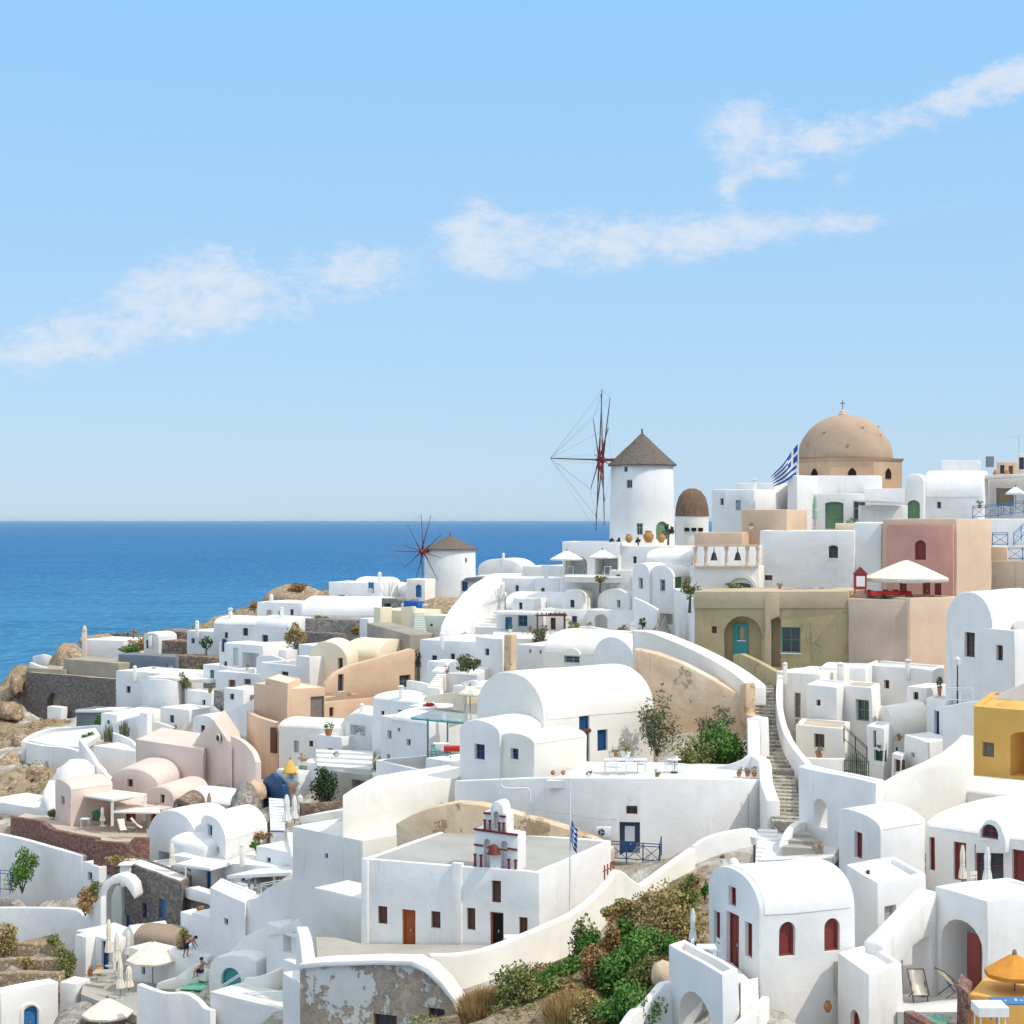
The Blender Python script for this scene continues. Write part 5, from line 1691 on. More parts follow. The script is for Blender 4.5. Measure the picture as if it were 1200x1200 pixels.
# far houses between the mills
GFAR = 'far white houses on the edge between the mills'
house('far_house', 'far white dome house with aerials behind the small windmill', 'house', (560, 240), (612, 238), 7, 668, 690, 'vault', 655, 'white', group=GFAR)
house('far_house', 'far flat white roof left of the dome house with aerials', 'house', (556, 232), (594, 231), 5, 675, 700, 'flat', para=.2, mat='white_old', group=GFAR)
house('far_house', 'far white roof on the sea edge left of the mill cafe', 'house', (612, 214), (652, 212), 6, 664, 700, 'flat', para=.3, mat='white', group=GFAR, roofmat='white_c')
house('far_house', 'small far white cube closest to the cafe arches', 'house', (634, 190), (662, 188), 6, 663, 700, 'flat', para=.3, mat='white_b', group=GFAR, roofmat='white_c')
house('blue_cabin', 'white cabin with a bright blue door and dark tiled lean-to beside the small mill', 'house', (540, 209), (575, 207), 3, 680, 700, 'flat', para=.0, mat='white', wins=[('F', 541, 682, 548, 693, 'd', 'blue')])
slab('lean_to_roof', 'dark slate lean-to roof above the bright blue door', 'roof', (540, 208), (578, 206), [(540, 682), (546, 677), (560, 676), (578, 679.5), (578, 682)], 3, 'slate_wall', bevel=.03)
chimney('tiny white aerial mast stub on the far dome house', 590, 648, 660, 239, 3)
house('white_house', 'plain white wall climbing between the twin gables and the olive house', 'house', (789, 149), (815, 127), 3, 703, 775, 'flat', para=.1, mat='white', bevel=.12, roofmat='pave_white')
# ================================================================== centre: big barrel house, retaining wall, chapel
house('barrel_house', 'big white barrel-vaulted house with a cream roof and tall blue door', 'house', (559, 102.5), (637, 98), (766, 103.3), 844, 915, 'vault', 787, 'white_c', bevel=.1, skirt=4, wins=[
 ('R', 679, 833, 691, 893, 'd', 'blue'), ('R', 700, 855, 712, 880, 's', 'blue')])
slab('door_surround', 'reddish moulded surround between the blue door and its transom', 'moulding', (637, 97.9), (766, 103.2), [(677, 859), (677, 855), (693, 854), (693, 858)], .3, 'brown_wood', bevel=.02)
house('annex_house', 'white rounded-gable annex with a wider dark blue window, left of a pair', 'house', (538, 97.5), (585.5, 95), (640, 98.5), 862, 950, 'vault', 844, 'white', wins=[('F', 556, 872, 568, 890, 'w', 'blue')], bevel=.1)
house('annex_house', 'white rounded-gable annex with a smaller dark blue window, right of a pair', 'house', (585, 95.4), (625.5, 93.2), (688, 96.5), 872, 950, 'vault', 860, 'white_c', wins=[('F', 598.5, 877, 607.5, 890, 'w', 'blue')], bevel=.1)
wall('retaining_wall', 'long white curved retaining wall with a blue door and balcony at its foot', 'wall',
  [(532, 95.5, 915), (585, 93.4, 913), (625, 92.4, 911.5), (680, 91, 911.5), (740, 90.3, 911.5), (800, 90.5, 912), (850, 91, 913), (889, 92, 914), (905, 93.5, 914)], 'white_b', .45, 6.0, wins=[
 ((700, 90.55), (780, 90.25), 726, 963, 750, 1012, 'gbrown_wood', 'blue'), ((700, 90.55), (780, 90.25), 734, 944, 747, 954, 'w', 'brown_wood')], bevel=.1, ctl=5.2)
terrace('upper_terrace', [(640, 915, 91.5), (760, 915, 90.9), (890, 917, 92.5), (895, 897, 97), (760, 893, 98.5), (690, 893, 98)], 'pave_white', .4)
wall('inner_wall', 'low white inner wall in front of the green shrub', 'wall', [(798, 97, 897), (820, 96.5, 902), (845, 95.5, 898), (868, 95, 891), (882, 95, 882)], 'white_b', .4, 1.6)
house('stair_pier', 'white pier between the green shrub and the stone stair', 'wall', (878, 99), (892, 98.5), 1.0, 842, 890, 'flat', para=0, mat='white')
# the peach slope wall and its white coping
slab('peach_wall', 'stained peach plaster slope wall beside the big barrel house', 'wall', (740, 106.8), (882, 104.4), [(742, 890), (742, 760), (768, 766), (800, 778), (838, 798), (874, 819), (874, 838), (882, 846), (882, 895)], 1.2, 'peach_wall', bevel=.1)
wall('coping_wall', 'thick white coping wall running down over the peach slope wall', 'wall', [(741, 112.5, 739), (760, 111.8, 741), (782, 110.3, 749), (806, 108.8, 759), (832, 107.2, 772), (855, 105.7, 786), (870, 104.6, 798), (875, 104, 806)], 'white_c', 1.3, 1.1, bevel=.2)
slab('coping_face', 'rough peach-white end pier of the slope wall by the stone stair', 'wall', (862, 104.4), (884, 103), [(866, 824), (866, 803), (874, 800), (875, 836), (884, 842), (884, 850), (868, 850)], .8, 'beige_stone', bevel=.1)
bush('climbing_plant', 'dry climbing plant hanging on the peach wall beside the barrel house', 770, 880, 101, 54, 74, 'leaf_grey', 900, .20, 61, lumps=16, cat='climber')
bush('climbing_plant', 'thin dry vine at the corner of the barrel house roof', 762, 868, 101.5, 30, 60, 'leaf_olive', 260, .18, 62, lumps=12, cat='climber')
bush('green_shrub', 'dense green shrub filling the corner under the peach wall', 846, 896, 99.5, 58, 58, 'leaf_green', 2400, .20, 63, lumps=18)
bush('green_shrub', 'dry yellowish creeper spilling over the inner wall left of the dense green shrub', 812, 897, 98.5, 46, 34, 'leaf_olive', 1100, .18, 64, lumps=12)
bush('green_shrub', 'pale green climber reaching up the peach wall above the dense shrub', 838, 858, 101, 44, 34, 'leaf_grey', 500, .18, 65, lumps=12)
table('long white bench table on the barrel house terrace', 733, 905, 93.6, 2.4, .8, .74, 'white_paint')
GCH = 'white chairs on the barrel house terrace'
for k, (px, d, rot, lab) in enumerate([(719, 93.0, 3.14, 'white chair at the window end of the long bench table, back to us'), (738, 93.0, 3.0, 'white chair in the middle of the long bench table, back to us'),
          (752, 93.8, 1.4, 'white chair at the far end of the long bench table, side on'), (784, 93.8, -1.4, 'white chair left of the small round table'), (797, 94.0, 1.2, 'white chair right of the small round table')]):
 chair(lab, px, 905, d, rot, group=GCH)
table('small round white table near the dry creeper', 790, 905, 93.8, .8, .8, .74, 'white_paint', round_=True)
pot_plant('big feathery pot plant on the long bench table', 733, 890, 95.6, 18, 22, 'leaf_olive', 'cloth_white', 66)
pot_plant('reddish flowering pot at the blue window', 722, 888, 96, 10, 12, 'leaf_dark', 'terracotta', 67, flower='flower_pink')
GP = 'flower pots along the retaining wall'
for k, (px, fl, lab) in enumerate([(866, None, 'dark pot plant on the terrace end nearest the shrub'), (876, 'flower_pink', 'pink flowering pot on the terrace end, middle of three'), (884, 'flower_red', 'red flowering pot on the terrace end next to the pier')]):
 pot_plant(lab, px, 910, 93.3, 9, 12, 'leaf_olive', 'terracotta', 70 + k, group=GP, flower=fl)
for k, (px, lab) in enumerate([(648, 'small clay bowl on the retaining wall left of two'), (660, 'small clay bowl on the retaining wall nearer the blue door')]):
 urn(lab, px, 908, 93, 6, 5, 'terracotta', name='clay_bowl')
# balcony railing, air conditioner, gate
railing('balcony_railing', 'dark blue cross-braced balcony railing before the blue door', [(715, 1008), (773, 1012)], [88.2, 87.2], 1.0, 'blue', bays=3)
railing('balcony_railing', 'short dark blue railing return beside the blue door', [(773, 1012), (775, 1002)], [87.2, 89.6], 1.0, 'blue', bays=1)
slab('balcony_slab', 'thin grey balcony slab under the blue door on rubble stone', 'balcony', (713, 88.3), (776, 87.1), [(713, 1013), (713, 1009), (775, 1013), (775, 1017)], 2.6, 'pave_grey', bevel=.02)
lump('rubble_heap', 'rubble stone base under the balcony slab', 'rubble', 746, 1034, 88.3, 56, 24, 'grey_stone', dep=1.2, seed=9)
def ac_unit():
 c = W(707, 980, 90.3)
 root = thing('air_conditioner', 'white air conditioner with a dark round fan left of the blue door', 'air conditioner', c)
 o = G().box(c + Vector((0, -.15, .27)), .80, .3, .54).build('case', 'white_paint', root)
 finish(o, .02)
 f = c + Vector((-.12, -.315, .27))
 G().tube(f, f + Vector((0, -.015, 0)), .19, .19, 24).build('fan', 'dark', root)
 g = G()
 for k in range(3):
  g.tube(f + Vector((0, -.02, 0)), f + Vector((.17 * math.cos(k * 2.1), -.02, .17 * math.sin(k * 2.1))), .03, .015, 5)
 for r_ in (.08, .14, .185):
  for i in range(20):
   a, b = 6.283 * i / 20, 6.283 * (i + 1) / 20
   g.tube(f + Vector((r_ * math.cos(a), -.03, r_ * math.sin(a))), f + Vector((r_ * math.cos(b), -.03, r_ * math.sin(b))), .006, None, 3)
 g.build('grille', 'steel', root)
ac_unit()
def orange_gate():
 c = W(714, 1039, 79.5)
 root = thing('orange_gate', 'orange slatted wooden gate at the top of the chapel ramp', 'gate', c)
 g = G()
 for i in range(4):
  a = W(708.5 + i * 3.6, 1042 - i * 2, 79 + i * .45)
  g.box(a + Vector((0, 0, .55)), .07, .05, 1.15)
 g.build('slats', 'orange_wood', root)
 h = G()
 for z in (.3, .85):
  h.tube(W(707, 1042, 78.8) + Vector((0, -.05, z)), W(721, 1035, 80.4) + Vector((0, -.05, z)), .035, None, 5)
 h.build('rails', 'orange_wood', root)
orange_gate()
# cable and drain pipe on the retaining wall
def pipe(name, label, pts, d, r=.03, mat='white_paint', cat='pipe'):
 P = catmull([W(x, y, d) for x, y in pts], 5) if len(pts) > 2 else [W(x, y, d) for x, y in pts]
 g = G()
 for a, b in zip(P[:-1], P[1:]):
  g.tube(a, b, r, r, 6)
 o = g.build(name, mat, None, smooth=60, loc=P[0])
 return tag(o, label, cat)
pipe('water_pipe', 'white water pipe looping down the retaining wall above the belfry', [(586, 912), (588, 921), (598, 924), (618, 924), (621, 930), (621, 950), (626, 962), (640, 973), (660, 982)], 92.0, .045)
pipe('wall_cable', 'thin grey cable crossing the retaining wall toward the air conditioner', [(624, 947), (660, 953), (700, 960), (722, 960)], 90.4, .018, 'grey_paint', 'cable')
pipe('drain_pipe', 'thin grey drain pipe down the right end of the retaining wall', [(877, 930), (877, 968)], 91.2, .03, 'grey_paint')
# low beige vault behind the chapel
slab('beige_vault_house', 'low beige stone house with a flattened gable behind the chapel', 'house', (464, 89.2), (716, 86.6),
  [(464, 1012), (464, 966), (482, 956), (505, 947), (535, 941), (560, 943), (590, 950), (630, 961), (670, 974), (700, 988), (715, 998), (715, 1012)], 1.1, 'beige_stone', bevel=.12)
# chapel
house('chapel', 'white chapel with a grey flat roof and small brown windows around an orange door', 'chapel', (424, 81.6), (632, 78.3), (716, 86.2), 1023, 1116, 'flat', para=.22, mat='white', roofmat='grey_roof', bevel=.12, skirt=2, wins=[
 ('F', 442.5, 1062, 453.5, 1083, 's', 'brown_wood'), ('F', 505, 1068, 516, 1088, 's', 'brown_wood'), ('F', 547, 1064, 557, 1090, 's', 'brown_wood'),
 ('F', 608, 1075, 618, 1099, 's', 'brown_wood'), ('F', 471, 1066, 487, 1111, 'd', 'orange_wood'), ('F', 574, 1069, 590, 1111, 'dorange_wood', 'dark'), ('F', 576, 1032, 587, 1058, 's', 'brown_wood')])  # dark leaf of the second door paints the shade inside that doorway
slab('chapel_pilaster', 'slim white pilaster strip in the middle of the chapel front', 'pilaster', (424, 81.5), (632, 78.2), [(529, 1120), (529, 1011), (541, 1012), (541, 1120)], .3, 'white', bevel=.04)
slab('corner_pilaster', 'slim white pilaster at the seaward corner of the chapel front', 'pilaster', (424, 81.5), (632, 78.2), [(423, 1108), (423, 1006), (431, 1007), (431, 1108)], .3, 'white', bevel=.04)
slab('chapel_bench', 'low white bench along the foot of the chapel front', 'bench', (424, 81.0), (632, 77.7), [(488, 1122), (488, 1114), (533, 1117), (533, 1126)], .5, 'white', bevel=.05)
def belfry():
 A, B = (556, 79.75), (607, 78.95)
 fc = Face(P2(*A), P2(*B))
 root = thing('belfry', 'white two-tier belfry with red cornice lines, little red columns and a red bell', 'belfry', fc.at(fc.len / 2, Z(1022, 79.3)))
 def pl(pts):
  out = []
  for px, py in pts:
   u = fc.hit(px)
   out.append((u, Z(py, fc.at(u, 0).y)))
  return out
 back = Vector((-fc.n.x, -fc.n.y, 0))
 T = 1.1
 lo = pl([(556, 1030), (556, 971), (607, 979), (607, 1036)])
 body = G().prism([fc.at(u, z) for u, z in lo], back * T).build('lower_tier', 'white', root)
 ck = G()
 # two tall arches through the lower tier
 for x0, x1, y0, y1 in ((567, 574.5, 983, 1019), (587, 594.5, 985.5, 1021)):
  u0, u1, z0, z1 = fc.rect(x0, y0, x1, y1)
  ck.prism([fc.at(u, z, .4) for u, z in arch_poly(u0, u1, z0, z1, 1)], back * .75)
 finish(body, .04, ck.build('cut', None, root))
 up = pl([(567, 974), (567, 951), (574, 951.5), (574, 948), (575.5, 943), (579, 940), (583, 939.5), (587, 942), (589, 947), (589.5, 953), (593, 953.5), (593, 978)])
 body = G().prism([fc.at(u, z, -.05) for u, z in up], back * (T - .1)).build('upper_tier', 'white', root)
 ck = G()
 u0, u1, z0, z1 = fc.rect(577.5, 951, 584, 972)
 ck.prism([fc.at(u, z, .4) for u, z in arch_poly(u0, u1, z0, z1, 1)], back * .8)
 finish(body, .04, ck.build('cut', None, root))
 def bar(pts, o=.07, mat='mast_red', name='cornice_line', t=.1):
  p = pl(pts)
  G().prism([fc.at(u, z, o) for u, z in p], back * (t + o)).build(name, mat, root)
 bar([(555.5, 972.5), (555.5, 970.5), (606.5, 977.5), (606.5, 979.5)])
 bar([(555.5, 1016.8), (555.5, 1014.8), (606, 1022), (606, 1024)])
 bar([(555.8, 990.5), (555.8, 988.5), (566.5, 990), (566.5, 992)])
 bar([(595, 995), (595, 993), (606.3, 994.8), (606.3, 996.8)])
 bar([(567, 953.5), (567, 951.5), (575, 952.3), (575, 954.3)])
 bar([(585.5, 957.2), (585.5, 955.2), (592.5, 956), (592.5, 958)])
 for x, y0, y1 in ((557.5, 1000, 1014), (564.5, 1001, 1016), (597, 1006, 1020), (605, 1007, 1021.5), (569, 960, 972), (575, 960.5, 973), (586, 963, 975), (591, 963.5, 975.5)):
  u = fc.hit(x)
  d = fc.at(u, 0).y
  a, b = fc.at(u, Z(y1, d), .10), fc.at(u, Z(y0, d), .10)
  G().lathe(a, [(.075, 0), (.075, .06), (.055, .08), (.05, (b - a).z - .1), (.08, (b - a).z - .05), (.08, (b - a).z)], 12).build('column', 'mast_red', root, smooth=50)
 q = fc.at(fc.hit(581), Z(1000, 79.3), .25)
 G().lathe(q, [(.34, 0), (.31, .06), (.24, .2), (.2, .36), (.1, .44), (.02, .47)], 18).build('bell', 'mast_red', root, smooth=60)
 a, b = fc.at(fc.hit(573), Z(992.5, 79.4), .22), fc.at(fc.hit(596), Z(995, 79.2), .22)
 G().tube(a, b, .05, .05, 6).build('bell_beam', 'brown_wood', root)
 for u in (a, b):
  G().tube(u, u + back * .5, .03, .03, 5).build('bracket', 'brown_wood', root)
belfry()
flag('blue and white flag hanging limp from the tall thin pole by the chapel', 668, 912, 1082, 76.5, [(668, 956), (668, 984), (676, 1003), (677, 975)], 9, True)
# forecourt and walls round the chapel
terrace('chapel_forecourt', [(372, 1130, 76), (520, 1134, 74), (620, 1112, 76.5), (632, 1108, 78), (424, 1106, 81.5), (370, 1092, 84)], 'pave_grey', .5)
terrace('chapel_ramp', [(625, 1112, 76.5), (640, 1102, 77.5), (716, 1042, 81.5), (706, 1042, 79), (640, 1112, 75.5)], 'pave_grey', .3)
wall('chapel_wall', 'long white boundary wall curving up from the peeling house past the chapel', 'wall',
  [(503, 70.8, 1119), (530, 71, 1119), (563, 71.5, 1114.5), (592, 72.3, 1105), (620, 73.2, 1094), (648, 74.3, 1082), (676, 75.5, 1068.5), (700, 76.7, 1050), (714, 77.5, 1036), (724, 78, 1021), (731, 78.3, 1022), (741, 78.4, 1031), (753, 78.6, 1036.5), (766, 79.2, 1029), (782, 80, 1017), (800, 80.8, 1004), (816, 81.5, 993)], 'white_c', .45, 6.5, bevel=.12)
wall('lane_wall', 'blue-shaded white wall beside the narrow white steps', 'wall', [(813, 82, 993), (828, 82.3, 983), (850, 82.8, 976), (872, 83.3, 972), (885, 83.6, 972), (888, 84.2, 975)], 'white', .4, 5, bevel=.15)
lump('low_dome', 'tiny white dome mound at the foot of the blue-shaded lane wall', 'dome', 860, 1020, 80, 16, 15, 'white', seed=3, rough=.02)
bush('low_shrub', 'small green shrub by the balcony wall top end', 826, 1047, 73, 10, 14, 'leaf_green', 240, .14, 75)
# the white stepped blocks left of the chapel
house('white_block', 'tall white block house with a bare front left of the beige vault', 'house', (402, 91), (535, 97), (441, 98), 911.5, 1015, 'flat', para=.05, mat='white_c', bevel=.15, skirt=3, left=True)
house('white_block', 'cream white lower block with a stained front below the tall block', 'house', (342, 94), (425, 90), 5, 985, 1095, 'flat', para=.1, mat='white_old', bevel=.15, skirt=4)
house('white_ledge', 'low cream ledge block between the lower block and the chapel', 'wall', (366, 86.5), (425, 84), 2.5, 1052, 1094, 'flat', para=0, mat='white_old', bevel=.12)
wall('parapet_wall', 'thin white parapet dropping toward the peeling house', 'wall', [(347, 84, 1086), (350, 80, 1096), (352, 76, 1110), (354, 72, 1130)], 'white', .6, 11)
# peeling house in the foreground
slab('peeling_house', 'white house front with brown plaster peeling round two dark windows', 'house', (349, 70.6), (546, 68), [(350, 1240), (350, 1133), (380, 1130), (440, 1128), (482, 1129), (500, 1138), (516, 1154), (530, 1174), (540, 1200), (546, 1240)], .9, 'peeling', bevel=.12,
  wins=[(438, 1189, 465, 1225, 'w', 'brown_wood'), (502, 1182, 521, 1225, 'w', 'brown_wood')])
slab('white_coping', 'thin white coping edging the curved top of the peeling house', 'coping', (349, 70.4), (546, 67.8), [(350, 1136), (350, 1130), (380, 1127), (440, 1125), (483, 1126), (502, 1135), (519, 1152), (533, 1172), (543, 1200), (540, 1200), (530, 1175), (515, 1156), (499, 1141), (481, 1132), (440, 1131), (380, 1133)], 1.1, 'white', bevel=.03)
house('white_block', 'white stair block at the picture bottom left of the peeling house', 'house', (330, 73.5), (351, 72), 3, 1150, 1215, 'flat', para=0, mat='white', bevel=.1)
# garden bank between the walls
def bank_ctrl():
 for px, py, d in [(560, 1200, 66), (620, 1178, 66), (640, 1192, 64), (680, 1150, 68), (700, 1125, 71), (735, 1085, 75), (770, 1060, 77), (800, 1040, 79), (720, 1200, 62), (760, 1160, 65), (785, 1120, 68.5), (820, 1070, 74), (835, 1040, 78), (690, 1190, 64), (790, 1090, 71)]:
  ctrl(px, py, d, .6)
bank_ctrl()
bush('light_green_bush', 'tall light green bush against the boundary wall', 686, 1152, 69.5, 38, 78, 'leaf_olive', 1800, .17, 81, lumps=14)
bush('light_green_bush', 'airy green sapling bush in front of the tall light green bush', 692, 1150, 69, 30, 66, 'leaf_green', 1500, .15, 82, lumps=14)
bush('big_green_bush', 'large glossy green bush, biggest on the garden bank', 738, 1182, 65.5, 70, 78, 'leaf_green', 6500, .18, 83, lumps=34)
bush('big_green_bush', 'rounded green bush above the largest glossy one', 735, 1114, 71, 40, 44, 'leaf_green', 2000, .16, 84, lumps=14)
bush('big_green_bush', 'green bush at the picture bottom under the wavy garden wall', 712, 1212, 61.5, 66, 46, 'leaf_green', 2000, .16, 85, lumps=16)
bush('dry_bush', 'large dry olive bush under the balcony lane', 790, 1112, 71, 78, 74, 'leaf_dry', 6500, .15, 86, lumps=34)
bush('dry_bush', 'dry olive bush reaching up the lane wall above the large dry bush', 808, 1066, 76, 44, 44, 'leaf_olive', 1600, .14, 87, lumps=14)
bush('mixed_scrub', 'low mixed green and red scrub at the foot of the boundary wall', 622, 1182, 65.5, 92, 52, 'leaf_olive', 4500, .15, 88, lumps=34)
bush('mixed_scrub', 'patch of dark green scrub nearest the tall light green bush', 655, 1166, 67, 56, 38, 'leaf_green', 1300, .13, 89, lumps=14)
bush('mixed_scrub', 'strip of rusty scrub running down the middle of the bank', 700, 1166, 66, 38, 64, 'leaf_rust', 3000, .14, 90, lumps=24)
bush('mixed_scrub', 'rusty dry scrub between the two green bush masses', 713, 1120, 70.5, 26, 44, 'leaf_rust', 1000, .13, 91, lumps=12)
tuft('straw_mound', 'round mound of straw-coloured grass beside the peeling house', 572, 1196, 66, 74, 46, 'leaf_straw', 4200, 92, 'dry grass', width=.022)
tuft('straw_mound', 'straw grass patch at the picture bottom right of the low scrub', 668, 1198, 62.5, 66, 42, 'leaf_straw', 3000, 93, 'dry grass', width=.022)
tuft('straw_mound', 'thin rusty grass patch on the slope below the dry olive bush', 770, 1146, 66.5, 38, 34, 'leaf_straw', 1200, 94, 'dry grass', width=.022)
lump('boulder', 'pinkish boulder below the terrace block wall', 'rock', 776, 1146, 63.5, 26, 22, 'beige_stone', seed=11)
GS = 'shrubs covering the garden bank'
for k, (px, py, d, w_, h_, mt, lab) in enumerate([
 (604, 1206, 65, 50, 26, 'leaf_dry', 'low dry scrub right beside the straw mound'), (640, 1192, 65.5, 46, 30, 'leaf_green', 'low bright green scrub in the middle of the bank foot'),
 (672, 1196, 64, 44, 30, 'leaf_rust', 'rusty low scrub above the straw patch at the bottom'), (676, 1160, 68, 34, 26, 'leaf_green', 'bright green low scrub at the root of the sapling bush'),
 (762, 1142, 67.5, 46, 40, 'leaf_green', 'bright green shrub between the glossy bush and the boulder'), (766, 1094, 73, 36, 34, 'leaf_dry', 'dry golden shrub left of the large dry olive bush'),
 (798, 1092, 71.5, 40, 34, 'leaf_olive', 'olive shrub right under the lane wall'), (728, 1092, 73.5, 34, 22, 'leaf_dry', 'small dry golden shrub against the upper boundary wall'),
 (742, 1212, 61, 50, 44, 'leaf_green', 'bright green shrub at the picture bottom by the wavy wall'), (690, 1212, 61.5, 40, 30, 'leaf_dry', 'dry golden scrub at the picture bottom left of the bright green shrub'),
 (758, 1176, 64, 34, 36, 'leaf_olive', 'olive shrub hugging the wavy garden wall'), (648, 1160, 69.5, 40, 18, 'leaf_rust', 'thin rusty scrub along the boundary wall foot')]):
 bush('bank_shrub', lab, px, py - 12, d, w_ * 1.2, h_ * 1.15, mt, 1800, .15, 200 + k, 16, group=GS)
pot_plant('pot with a dark shrub on the wavy garden wall corner', 817, 1043, 75, 8, 14, 'leaf_dark', seed=95)
# ================================================================== middle left: beige house, yellow vault, white houses behind
GL = 'white houses stepping down to the left'
house('peach_house', 'long peach house wall with a slanting top and a grey garage door', 'house', (380, 150), (486, 158), 4, 812, 850, 'flat', para=0, mat='peach', skirt=6, wins=[
 ('F', 386, 829, 391, 840, 'w', 'brown_wood')])
slab('peach_upper_wall', 'slanting peach upper wall rising to the right of the yellow vault', 'wall', (380, 149.9), (486, 157.9), [(380, 812), (384, 800), (394, 789), (410, 780), (440, 772), (482, 760), (486, 762), (486, 812)], .6, 'peach', bevel=.06, wins=[(396, 790, 402.5, 810, 'w', 'brown_wood'), (468, 791, 481, 806, 'w', 'grey_wood')])
house('peach_wing', 'peach wing with a cream flat roof and a wide grey garage door', 'house', (336, 146), (381, 148), 7, 805, 850, 'flat', para=.08, mat='peach', roofmat='cream', skirt=6, wins=[('F', 364, 816, 380, 845, 'd', 'grey_wood')])
house('peach_wing', 'shaded peach side wing with two pale window panels', 'house', (311, 150.5), (337, 145.6), (352, 150), 801, 848, 'flat', para=.08, mat='peach', roofmat='cream', skirt=6, wins=[('F', 316, 816, 321, 828, 's', 'white_paint'), ('F', 328, 818, 333, 838, 's', 'white_paint')])
wall('peach_terrace_wall', 'curved peach terrace wall with a tall slit doorway below the peach wing', 'wall', [(289, 152, 832), (296, 148, 838), (310, 145, 843), (326, 143.5, 848), (330, 146, 850)], 'peach_pale', .5, 6, ctl=5)
house('slit_door', 'tall brown slit door in the curved peach terrace wall', 'door', (316.5, 143.7), (323, 143.3), .2, 853, 882, 'flat', para=0, mat='brown_wood', skirt=.05, bevel=.02, ctl=False)
house('yellow_vault_house', 'pale yellow vaulted house with one dark window above the peach wall', 'house', (362, 158), (407, 154.5), (420, 160), 778, 815, 'vault', 752, 'cream', wins=[('F', 396, 771, 402, 784, 'w', 'brown_wood')], bevel=.1)
house('yellow_dome_house', 'pale yellow rounded roof with three vent holes behind the vaulted house', 'house', (401, 164), (443, 162), 6, 770, 800, 'vaultx', 748, 'cream', wins=[('F', 415, 761, 417, 764, 'w', 'brown_wood')])
house('grey_wall_house', 'grey-brown rendered wall house with a slit window behind the peach wall', 'house', (430, 172), (481, 164), 3, 763, 800, 'flat', para=0, mat='greywall', skirt=6, wins=[('F', 448, 755, 452, 766, 'w', 'brown_wood')])
slab('grey_wall_top', 'sloping grey-brown wall top rising toward the left', 'wall', (430, 171.8), (481, 163.8), [(430, 775), (430, 730), (436, 732), (480, 744), (481, 775)], 2.8, 'greywall', bevel=.04)
small_tree('cypress', 'narrow dark cypress at the right end of the peach wall', 490, 790, 150, 7, 30, 26, 'leaf_dark', 320, .18, 101)
house('white_house', 'white cube with a blue-shaded side left of the yellow vault', 'house', (350, 160), (380, 158), 4, 757, 800, 'flat', para=.2, mat='white', group=GL, roofmat='white_c')
house('white_house', 'small white shaded cube lowest beside the yellow vault', 'house', (347, 157), (363, 155.5), 3, 770, 805, 'flat', para=.2, mat='white_b', group=GL)
# rubble terraces and long white roofs
house('stone_terrace', 'dark rubble stone terrace wall, upper of two, under the long white roof', 'wall', (355, 192), (423, 188), 3, 727, 750, 'flat', para=0, mat='grey_stone', bevel=.05)
house('stone_terrace', 'dark rubble stone terrace wall, lower of two, beside the dry orange bush', 'wall', (345, 184), (392, 181), 2, 743, 775, 'flat', para=0, mat='dark_stone', bevel=.05)
house('white_pier', 'white pier with a blue cap at the end of the upper rubble terrace', 'wall', (421, 184), (431, 183), 2, 725, 760, 'flat', para=0, mat='white')
bush('dry_orange_bush', 'dry orange-yellow bush at the end of the rubble terraces', 347, 758, 176, 24, 30, 'leaf_dry', 520, .3, 102)
house('long_white_house', 'long low white house with a smooth sloping roof above the rubble terraces', 'house', (352, 206), (447, 203), 8, 722, 745, 'vaultx', 699, 'white', group=GL)
house('white_house', 'white house with a blue door and a small window under the sea horizon', 'house', (385, 216), (446, 213), 5, 683, 715, 'flat', para=.2, mat='white', group=GL, roofmat='white_c', wins=[('F', 431, 682.5, 438, 695, 'd', 'sky_blue'), ('F', 397, 697, 404, 703, 'w', 'grey_paint')])
house('white_house', 'white rounded roof behind the blue door house', 'house', (415, 222), (446, 220), 5, 686, 715, 'vaultx', 676, 'white', group=GL)
chimney('tall white chimney beside the blue door house', 445, 670, 690, 215, 4)
house('white_house', 'white sloping roof house between the tall chimney and the small mill', 'house', (448, 220), (478, 217), 5, 697, 720, 'vaultx', 683, 'white', group=GL)
house('white_house', 'small white gatehouse cube with an arched pale blue door beside the small mill', 'house', (476, 207), (498, 206), 3, 679, 705, 'flat', para=.15, mat='white_c', wins=[('F', 487, 685, 494, 700, 'd', 'sky_blue', .8)])
house('grey_lean_to', 'grey stone lean-to with a dark opening under the white roofs', 'house', (447, 200), (472, 198), 3, 702, 722, 'flat', para=0, mat='grey_stone', wins=[('F', 450, 707, 458, 718, 'o1', 'dark')])
house('blue_canopy_house', 'low white wall with a bright blue awning box beside the small mill', 'house', (470, 196), (500, 194), 2, 708, 725, 'flat', para=0, mat='white_c')
slab('blue_awning', 'bright blue awning strip in front of the gatehouse cube', 'awning', (470, 195), (500, 193), [(473, 711), (473, 704), (490, 705), (490, 712)], 1.2, 'cloth_blue', bevel=.02)
house('cream_house', 'small cream house with an arched doorway below the blue awning', 'house', (440, 184), (487, 180), 4, 716, 750, 'flat', para=.1, mat='cream', wins=[('F', 472, 722, 478, 734, 'w', 'grey_paint', .8)])
house('white_house', 'white wall with dark slots left of the cream house', 'house', (447, 190), (474, 188), 3, 715, 740, 'flat', para=0, mat='white_c', wins=[('F', 450, 722, 466, 725, 'w', 'brown_wood')])
house('cream_pier', 'upright cream pier at the corner of the grey-brown wall', 'wall', (438, 180), (446, 179), 1.5, 712, 740, 'flat', para=0, mat='cream')
house('white_house', 'white house with a window and a curved roofline stepping down to the sea', 'house', (250, 206), (301, 203), 6, 733, 770, 'vaultx', 722, 'white', group=GL, wins=[('F', 284.5, 736, 290.5, 745, 'w', 'brown_wood')])
